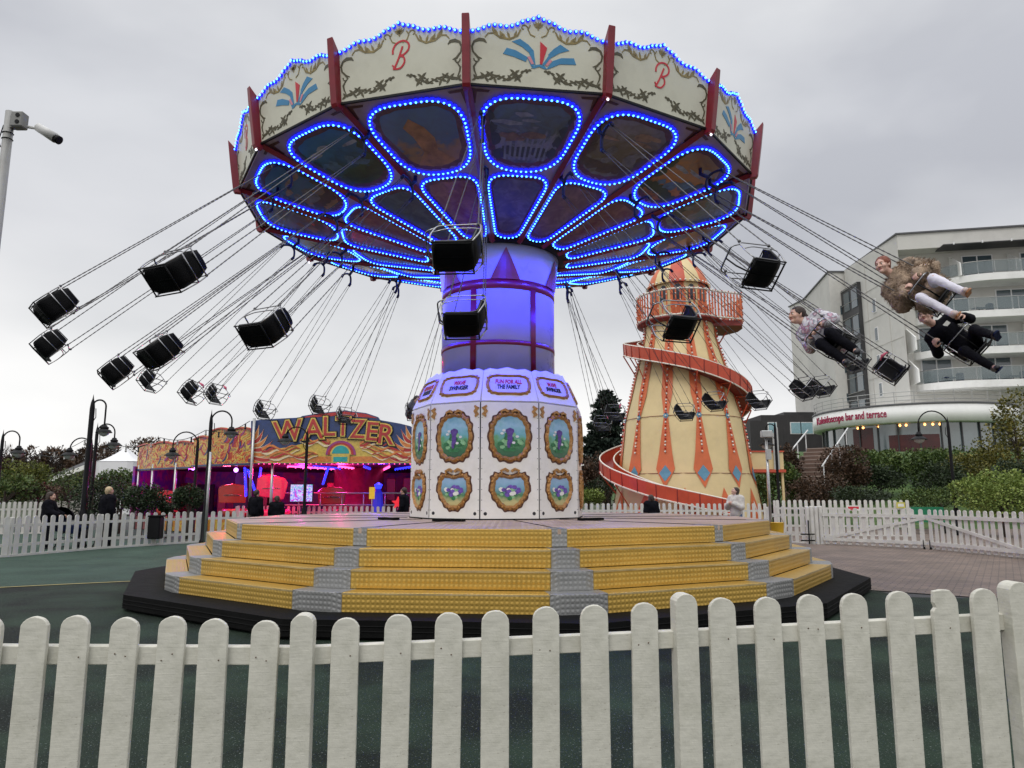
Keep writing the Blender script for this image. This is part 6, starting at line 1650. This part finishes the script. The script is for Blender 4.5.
lg_mid=mat_leaf('leaf_mid_green',[(.0,(.018,.034,.008)),(.5,(.055,.095,.02)),(1,(.14,.18,.045))])
lg_light=mat_leaf('leaf_light_green',[(.0,(.05,.075,.015)),(.5,(.17,.24,.05)),(1,(.34,.40,.12))])
lg_yel=mat_leaf('leaf_yellow_green',[(.0,(.03,.035,.008)),(.5,(.10,.10,.02)),(1,(.24,.20,.04))])
lg_yg=mat_leaf('leaf_topiary',[(.0,(.03,.04,.008)),(.5,(.09,.11,.02)),(1,(.24,.24,.045))])
lg_brown=mat_leaf('leaf_brown_red',[(.0,(.02,.012,.008)),(.5,(.06,.035,.02)),(1,(.13,.075,.045))])
lg_blue=mat_leaf('needle_dark',[(.0,(.006,.012,.010)),(.5,(.015,.028,.020)),(1,(.035,.055,.035))])
wood_tw=mat('winter_twigs',(.055,.04,.035),.9,var=.3,scale=3)
def bush(label,px,py_c,Y,w,h,m,seed,n=3200,size=.075,name='bush',z0=None,group=None,blobs=None,gap=.32,depth=None):
    p=at_y(px,py_c,Y); z0=bankz(p.x,Y) if z0 is None and p.x>0 else (z0 or 0); zc=p.z-z0
    t=thing(name,label,'bush',(p.x,Y,z0),group=group)
    r=random.Random(seed); dd=depth or w*.8
    bl=[((0,0,zc),(w/2,dd/2,h/2))]
    for i in range(5):
        a=r.random()*6.28; bl.append(((w*.28*math.cos(a),dd*.28*math.sin(a),zc+h*r.uniform(-.18,.18)),(w*.27,dd*.27,h*.32)))
    vs,fs=foliage(blobs or bl,n,size,seed,gap=gap); leafobj('foliage',vs,fs,m,t)
    b=MB(); b.tube([(0,0,-.1),(.03,0,max(.1,zc-.1))],[.06,.04],6)
    for i in range(6): a=r.random()*6.28; b.tube([(0,0,max(.05,zc-h*.45)),(w*.3*math.cos(a),dd*.3*math.sin(a),zc+h*.15)],[.03,.012],4)
    b.build('stem',bark,t); return t
# left side
bush('big rounded topiary bush with yellowish crown at far left',22,481,34,2.5,2.0,lg_yg,3,n=6500,size=.09,gap=.5)
bush('pale green clipped bush at the left edge, below the big round bush',5,488,28,2.6,1.4,lg_mid,4,n=2200,size=.1)
bush('low grey brown shrub between the big round bush and the long haired woman',38,493,29,1.8,.9,lg_brown,5,n=1500,size=.08)
bush('mid green shrub beside the black lamp cluster',70,487,31,2.0,1.6,lg_mid,6,n=1800)
bush('dark round bush left of the blond haired person',92,500,24.5,1.5,1.6,lg_dark,8,n=2200)
bush('largest dark round bush between the blond haired person and the waltzer',143,498,24,1.25,1.05,lg_dark,9,n=2600)
bush('small dark bush squeezed between two round bushes by the waltzer',169,503,24.3,.7,.75,lg_dark,10,n=1300)
bush('dark round bush left of the front lamp post, before the waltzer',189,498,23.8,1.05,.95,lg_dark,11,n=2400)
bush('dark green bush behind the blond haired person',122,494,27,1.6,1.5,lg_dark,12,n=2000)
bush('wide leafy green tree mass below the white marquee roof',120,482,40,2.5,1.5,lg_mid,13,n=4200,size=.11)
bush('dark shrub mass left of the marquee, behind the lamps',86,489,42,1.9,1.3,lg_dark,14,n=2600,size=.11)
bush('brownish shrub right of the steep white roof strip',62,494,38,1.6,.8,lg_brown,15,n=1800,size=.09)
def bare_tree(label,px,Y,h,seed,m=wood_tw,zb=0,name='bare_tree',spread=.55,group=None):
    p=at_y(px,480,Y); t=thing(name,label,'tree',(p.x,Y,zb),group=group); rn=random.Random(seed)
    b=MB(); b.tube([(0,0,0),(.05,0,h*.2),(0,.05,h*.38)],[h*.03,h*.025,h*.02],7); b.build('trunk',bark,t)
    b=MB()
    for i in range(5):
        a=6.28*i/5+rn.random(); branchy(b,Vector((0,0,h*rn.uniform(.24,.38))),Vector((math.cos(a)*.7,math.sin(a)*.7,rn.uniform(.5,1.2))).normalized(),h*.26,h*.012,4,rn,spread,3)
    vs,fs=foliage([((0,0,h*.66),(h*.34,h*.3,h*.33))],1500,.16,seed,gap=.12,freq=.6,elong=2.2)
    b.build('crown',m,t); leafobj('twigs',vs,fs,lg_brown,t)
for i,(px,Y,h) in enumerate(((4,62,4.6),(28,70,4.8),(52,66,4.6),(78,60,3.4),(92,72,5.0),(152,75,5.6),(108,80,5.4),(140,88,6.2),(172,80,4.6))):
    bare_tree(['bare winter tree at the left edge behind the big round bush','bare winter tree behind the left lamp head','bushy bare tree above the far white roof strip','low bare tree between the black lamp posts','bare tree behind the tallest black lamp','fine bare tree right of the marquee','bare tree just left of the marquee peak','far bare tree above the right slope of the marquee','far bare tree behind the left end of the waltzer sign'][i],px,Y,h,50+i,zb=[1.2,1.4,1.3,1.0,1.6,1.8,2,2.2,2][i],group='bare trees behind the left fence')
# tree line mass
vs,fs=[],[]
rr=random.Random(77); bl=[]
for i in range(34): x=at_y(-60+i*8,470,92).x; bl.append(((x,92+rr.uniform(-4,4),2.6+rr.uniform(0,1.6)),(2.6,2,rr.uniform(1.6,2.9))))
vs,fs=foliage(bl,22000,.24,31,gap=.25,freq=.4); o=leafobj('distant_wood',vs,fs,mat_leaf('far_wood_leaf',[(.0,(.025,.022,.020)),(.5,(.055,.048,.040)),(1,(.085,.075,.06))])); tag(o,'grey brown belt of distant winter trees along the left horizon','woodland',kind='stuff')
# marquee and sloping roof
p=at_y(124,470,52); t=thing('marquee','white peaked marquee roof beyond the bushes, left of the waltzer','marquee',(p.x,52,0)); zpk=at_y(118,447,52).z; ze=at_y(118,462,52).z
canvas=mat('marquee_canvas',(.75,.75,.76),.6,var=.04,scale=.8)
b=MB(); wv=1.5; 
def mq(u,v): 
    a=2*PI*u; s=1-v; sq=1/max(abs(math.cos(a)),abs(math.sin(a))); return Vector((wv*s*math.cos(a)*min(sq,1.25),wv*s*math.sin(a)*min(sq,1.25),ze+(zpk-ze)*(v**1.5)))
b.grid(mq,32,8); b.build('canvas_roof',canvas,t)
b=MB(); b.grid(lambda u,v:(mq(u,0).x*.98,mq(u,0).y*.98,ze*(1-v)+.1*v if False else ze-(ze-.1)*v),32,2); b.build('side_wall',canvas,t); b=MB(); b.tube([(0,0,zpk-.1),(0,0,zpk+.25)],.04,6); b.build('finial',steel,t)
p=at_y(66,482,50); t=thing('low_building','long grey roofed shed with a bright white sloping gutter strip','shed',(p.x,50,0)); 
A=at_y(46,484,50)-p.xyz+Vector((0,0,p.z)); 
a1=at_y(49,482.5,50);a2=at_y(84,470,50);a3=at_y(84,467,51);a0=at_y(50,476,52)
b=MB(); o_=Vector((p.x,50,0)); b.prism([((a1-o_).x,(a1-o_).z),((a2-o_).x,(a2-o_).z),((a2-o_).x,(a2-o_).z+.33),((a1-o_).x,(a1-o_).z+.22)],.1,M=frame((0,0,0),(1,0,0),(0,0,1)),t0=-.1); b.build('white_verge',petal_white,t)
b=MB(); b.prism([((a1-o_).x-.2,(a1-o_).z+.2),((a2-o_).x,(a2-o_).z+.3),((a2-o_).x,(a2-o_).z+.65),((a1-o_).x+.6,(a1-o_).z+.75)],-2.5,M=frame((0,.1,0),(1,0,0),(0,0,1)),t0=-.12); b.build('roof',mat('grey_roof',(.16,.16,.17),.7),t)
b=MB(); b.box((0.3,1.2,.7),(2.9,2,1.4)); b.build('wall',mat('grey_render_wall',(.3,.28,.26),.8),t)
# conifer behind the slide
p=at_y(606,480,44); t=thing('conifer','tall dark pine tree left of the helter skelter','tree',(p.x,44,0))
b=MB(); ztop_=at_y(609,386,44).z; b.tube([(0,0,0),(.1,0,ztop_*.5),(.15,0,ztop_*.97)],[.28,.2,.05],8); b.build('trunk',bark,t)
rr=random.Random(12); bl=[]; br=MB()
for i in range(58):
    f=i/57; z=2.6+(ztop_-3.0)*f; rad=2.15*(1-f)**.75+.15; a=i*2.4; l=rad*rr.uniform(.5,1.1); c=(.15*f+l*math.cos(a)*.75,l*math.sin(a)*.75,z+rr.uniform(-.15,.15)); bl.append((c,(.28+.38*(1-f)+rr.random()*.2,.28+.4*(1-f),.17+.14*(1-f))))
    br.tube([(.1*f,0,z-.3),c],[.05,.02],4)
br.build('limbs',bark,t)
vs,fs=foliage(bl,9500,.17,12,gap=.6,elong=1.9); leafobj('crown',vs,fs,lg_blue,t)
bush('dark reddish brown hedge left of the slide foot, under the conifer',597,478,38,2.4,2.6,lg_brown,16,n=3000,size=.13,z0=0)
bush('low bright green shrub between the housing and the slide foot',588,496,33,1.5,.8,lg_light,17,n=1400,size=.1,z0=0)
bush('dark evergreen shrub behind the slide foot',603,492,36,1.8,1.5,lg_dark,18,n=1800,size=.1,z0=0)
# right side planting
bush('dark green shrub mass below the tower walkway',772,487,35,2.6,2.9,lg_mid,20,n=3600,size=.12)
bush('reddish brown bare shrub left of the garden steps',788,466,38,1.7,2.2,lg_brown,21,n=3200,size=.12)
bush('large reddish brown shrub right of the garden steps',842,468,37,2.7,2.4,lg_brown,22,n=5200,size=.11)
bush('low dark shrub at the foot of the garden steps',815,489,34,2.8,1.5,lg_brown,23,n=2600,size=.11)
bush('tall dark green hedge under the bar windows, left section',868,468,42,4.6,2.3,lg_mid,24,n=6500,size=.14)
bush('tall green hedge under the bar windows, middle section',912,467,42,4.8,2.3,lg_mid,25,n=6500,size=.14)
bush('green and bronze hedge under the bar windows, right section',960,467,41,4.6,2.4,lg_mid,26,n=6500,size=.14)
bush('dark bush behind the right street lamp, above the low hedge',940,482,34,2.6,2.2,lg_dark,27,n=3600,size=.11)
bush('low dark clipped hedge behind the gates, left of the pale bush',940,497,29.5,3.0,.9,lg_mid,28,n=3000,size=.09)
bush('low dark shrub behind the rear fence sign',862,495,31,2.4,.8,lg_dark,29,n=2200,size=.09)
bush('big pale yellow green rounded bush at the right edge behind the gates',1000,493,25,2.9,1.7,lg_light,30,n=9000,size=.085,gap=.6)
bush('bronze brown hedge beside the yellow leaved tree at the right',992,470,37,4.6,2.4,lg_yel,31,n=5200,size=.12)
bush('dark shrub at the right edge behind the pale bush',1022,478,31,2.4,2.2,lg_dark,32,n=2600,size=.1)
bush('dark green shrub at the far end of the lawn, right of the brown shrub',880,478,38,2.6,1.4,lg_dark,33,n=2600,size=.11)
p=at_y(1018,460,34); zb_=bankz(p.x,34); t=thing('young_tree','sparse yellow green tree at the right edge in front of the hotel','tree',(p.x,34,zb_))
b=MB(); b.tube([(0,0,0),(.05,0,2.2),(0,0,4.6)],[.12,.09,.03],7); rr=random.Random(5)
for i in range(16): a=rr.random()*6.28; z=rr.uniform(1.2,3.6); b.tube([(0,0,z),(1.3*math.cos(a),1.3*math.sin(a),z+rr.uniform(.5,1.1))],[.04,.012],4)
b.build('trunk',bark,t)
zt_=at_y(1018,388,34).z-zb_
vs,fs=foliage([((0,0,zt_*.45),(1.9,1.5,zt_*.38)),((.3,0,zt_*.75),(1.2,1.1,zt_*.24)),((-.8,0,zt_*.35),(1.3,1,1.2))],5200,.13,41,gap=.12,freq=1.6); leafobj('crown',vs,fs,lg_yel,t)
# yucca
p=at_y(905,495,30); t=thing('cordyline','spiky pale green palm lily on the lawn behind the double gate','plant',(p.x,30,bankz(p.x,30)+.0)); b=MB(); b.tube([(0,0,0),(0,0,.8)],[.09,.07],8); b.build('stem',bark,t)
b=MB(); rr=random.Random(2)
for i in range(110):
    a=rr.random()*6.28; el=rr.uniform(-.2,1.5); l=rr.uniform(.7,1.05); P=[]
    for k in range(5): tt=k/4*l; P.append(Vector((math.cos(a)*math.cos(el)*tt,math.sin(a)*math.cos(el)*tt,.85+math.sin(el)*tt-.28*tt*tt)))
    sd=Vector((-math.sin(a),math.cos(a),0))
    for k in range(4):
        w0,w1=[.028,.035,.028,.018,.002][k],[.028,.035,.028,.018,.002][k+1]
        b._add([P[k]-sd*w0,P[k]+sd*w0,P[k+1]+sd*w1,P[k+1]-sd*w1],[(0,1,2,3)])
b.build('sword_leaves',lg_light,t)
# green bench
p=at_y(925,508,27.2); t=thing('bench','green bench glimpsed behind the right gate leaf','bench',(p.x,p.y,0)); gr_=mat('green_bench_paint',(.02,.20,.10),.5)
b=MB(); b.box((0,0,.45),(1.6,.4,.05)); b.build('seat',gr_,t); b=MB(); b.box((0,.2,.78),(1.6,.05,.40)); b.build('backrest',gr_,t)
for s in(-.7,.7): b=MB(); b.box((s,.05,.22),(.06,.4,.44)); b.build('leg',black_metal,t)
# ================================================================ street lamps
lens=mat('lamp_lens',(.38,.38,.36),.2,var=0)
def lamp(label,pole_px,head_px,arc_top,head_bot,Y,r=.04,base_h=0,pole_r=None,z0=0):
    P=at_y(pole_px,500,Y); t=thing('street_lamp',label,'street lamp',(P.x,Y,z0),group='black swan neck street lamps')
    zt=at_y(pole_px,arc_top,Y).z-z0; hx=at_y(head_px,head_bot,Y); dx=hx.x-P.x; zh=hx.z-z0
    pr=pole_r or .055
    R=abs(dx)/2; sg=1 if dx>0 else -1
    b=MB(); b.lathe([(pr*2.2,0),(pr*2.2,.12),(pr*1.7,.16),(pr*1.6,.9),(pr*1.1,1.0),(pr,1.05),(pr*.95,zt-R-.05),(pr*.7,zt-R+.12),(pr*.3,zt-R+.22),(.001,zt-R+.36)],12); b.build('pole',black_metal,t)
    hs=.27*max(.8,Y/24)
    zneck=zh+hs*1.35
    pts=[(sg*.03+0,0,zt-R-.3)]+[(sg*R*(1-math.cos(PI*k/14)),0,zt-R+R*math.sin(PI*k/14)) for k in range(15)]+[(dx,0,zneck)]
    b=MB(); b.tube(pts,.024,8); b.tube([(0,0,zt-R-.5),(sg*.12,0,zt-R-.3),(sg*.1,0,zt-R-.05)],.012,5); b.build('swan_neck',black_metal,t)
    b=MB(); b.lathe([(.03,hs*1.42),(.07,hs*1.36),(.08,hs*1.2),(.12,hs*1.1),(.12,hs*.92),(.09,hs*.88),(.17,hs*.76),(hs*.9,hs*.50),(hs*.98,hs*.42),(hs*.9,hs*.43),(.12,hs*.6)],16,c=(dx,0,zh)); b.build('lamp_shade',black_metal,t)
    b=MB(); b.lathe([(hs*.62,hs*.47),(hs*.56,hs*.22),(hs*.30,hs*.02),(.001,-.02)],14,c=(dx,0,zh),cap=False); b.build('lamp_lens',lens,t)
    return t
lamp('tallest black swan neck lamp of the left cluster, head hanging to the right',84,103.5,400,436,20,pole_r=.07)
lamp('black lamp just behind the tallest lamp, smaller head hanging to its lower right',91,113.5,424,449,24.5)
lamp('black lamp of the left cluster whose neck bends to the left',87,69,438,459,26)
lamp('black swan neck lamp at the far left edge in front of the big round bush',-4,18,431,457,25)
lamp('black swan neck lamp nearest the waltzer left end, in front of its yellow sign',206,231,411,438,21)
lamp('black lamp with neck bending left before the yellow waltzer side signs',194,172,432,459,26)
lamp('black lamp in front of the letter W of the waltzer sign',304.5,285,427,445,25)
lamp('black swan neck lamp in front of the hotel bar, on the lawn at the right',955,919.5,411,443,26,r=.05)
lamp('black lamp beside the tower walkway, neck bending left',779,767,424,449,29)
for lb,px,Y,ytop in (('pale thin metal pole in front of the black lamp near the waltzer left end',207.5,20.5,452),('grey metal post with a small floodlight behind the right end of the gold steps',769.5,20.5,437)):
    P=at_y(px,500,Y); t=thing('metal_post',lb,'post',(P.x,Y,0)); z=at_y(px,ytop,Y).z; b=MB(); b.tube([(0,0,0),(0,0,z)],.04,8); b.build('pole',steel,t)
    if px>700: b=MB(); b.box((.0,-.05,z+.08),(.32,.16,.2),bev=.02); b.build('floodlight',steel,t); b=MB(); b.box((.02,-.06,z-.5),(.14,.1,.3)); b.build('junction_box',steel,t)
# festoon lights
for lb,pts in (('string of small festoon bulbs sagging between the left lamps and the waltzer roof',[(38,451,30),(85,440,26),(118,445,27),(160,437.5,27),(206,430,26),(250,421,26)]),
               ('second string of festoon bulbs above the far left trees',[(-5,452,34),(40,455,36),(85,447,30)]),):
    P0=at_y(*pts[0]); t=thing('festoon_lights',lb,'string lights',P0); b=MB(); g_=MB(); w=[]
    for i in range(len(pts)-1):
        a=at_y(*pts[i])-P0;c=at_y(*pts[i+1])-P0
        for k in range(10): q=a.lerp(c,k/10); q.z-=.22*math.sin(PI*k/10); w.append(q)
    w.append(at_y(*pts[-1])-P0); b.tube(w,.012,4); b.build('cable',black_metal,t)
    for i in range(1,len(w)-1,3):
        q=w[i]; g_=MB(); g_.tube([q,q-Vector((0,0,.12))],.03,5); g_.sphere(q-Vector((0,0,.16)),.045,6,5); g_.build('bulb',blk if i%2 else lens,t)
# CCTV mast
YC=9.5; P=at_y(10.5,112,YC); ztop_=P.z; t=thing('cctv_mast','grey metal mast with a white security camera at the left edge','camera mast',(P.x,YC,0))
b=MB(); b.tube([(0,0,0),(0,0,ztop_)],[.072,.062],14); b.build('mast',mat('mast_grey',(.30,.30,.29),.5,metal=.3,var=.1,scale=4,dirt=(.2,.17,.13),dscale=3,damt=.4),t)
b=MB(); 
for z in(.33,.42): b.tube([(.068*math.cos(k*PI/8),.068*math.sin(k*PI/8),ztop_-z+.005*k%2*0) for k in range(16)],.006,4,closed=True)
b.tube([(-.075,0,ztop_-.2),(-.11,-.02,ztop_-.45),(-.06,-.03,ztop_-.55)],.008,5); b.build('band',black_metal,t)
c=at_y(21,122,YC)-Vector((P.x,YC,0)); b=MB(); b.box((c.x,-.03,c.z),(.17,.15,.23),bev=.015); b.box((c.x-.09,0,c.z),(.06,.09,.2)); bo=b.build('bracket_box',mat('box_grey',(.20,.20,.19),.5,var=.1),t)
b=MB()
for dz in(.05,-.05): b.lathe([(.03,0),(.03,.01)],12,M=frame((c.x+.02,-.105,c.z+dz),(1,0,0),(0,0,1)),sm=False)
b.build('cap_plug',black_metal,bo)
e=at_y(41,129,YC)-Vector((P.x,YC,0)); f_=at_y(57,139,YC)-Vector((P.x,YC,0)); s0=at_y(28,127,YC)-Vector((P.x,YC,0))
b=MB(); b.tube([s0,e],.022,8); b.build('arm',mat('camera_white',(.55,.55,.54),.4,var=.05),t)
d=(f_-e).normalized(); b=MB(); b.tube([e-d*.06,e-d*.055,f_-d*.02,f_-d*.02],[.03,.062,.072,.066],14); cb=b.build('camera_body',bpy.data.materials['camera_white'],t)
b=MB(); b.tube([f_-d*.03,f_+d*.045,f_+d*.046],[.058,.062,.05],14); b.build('camera_hood',black_metal,cb)
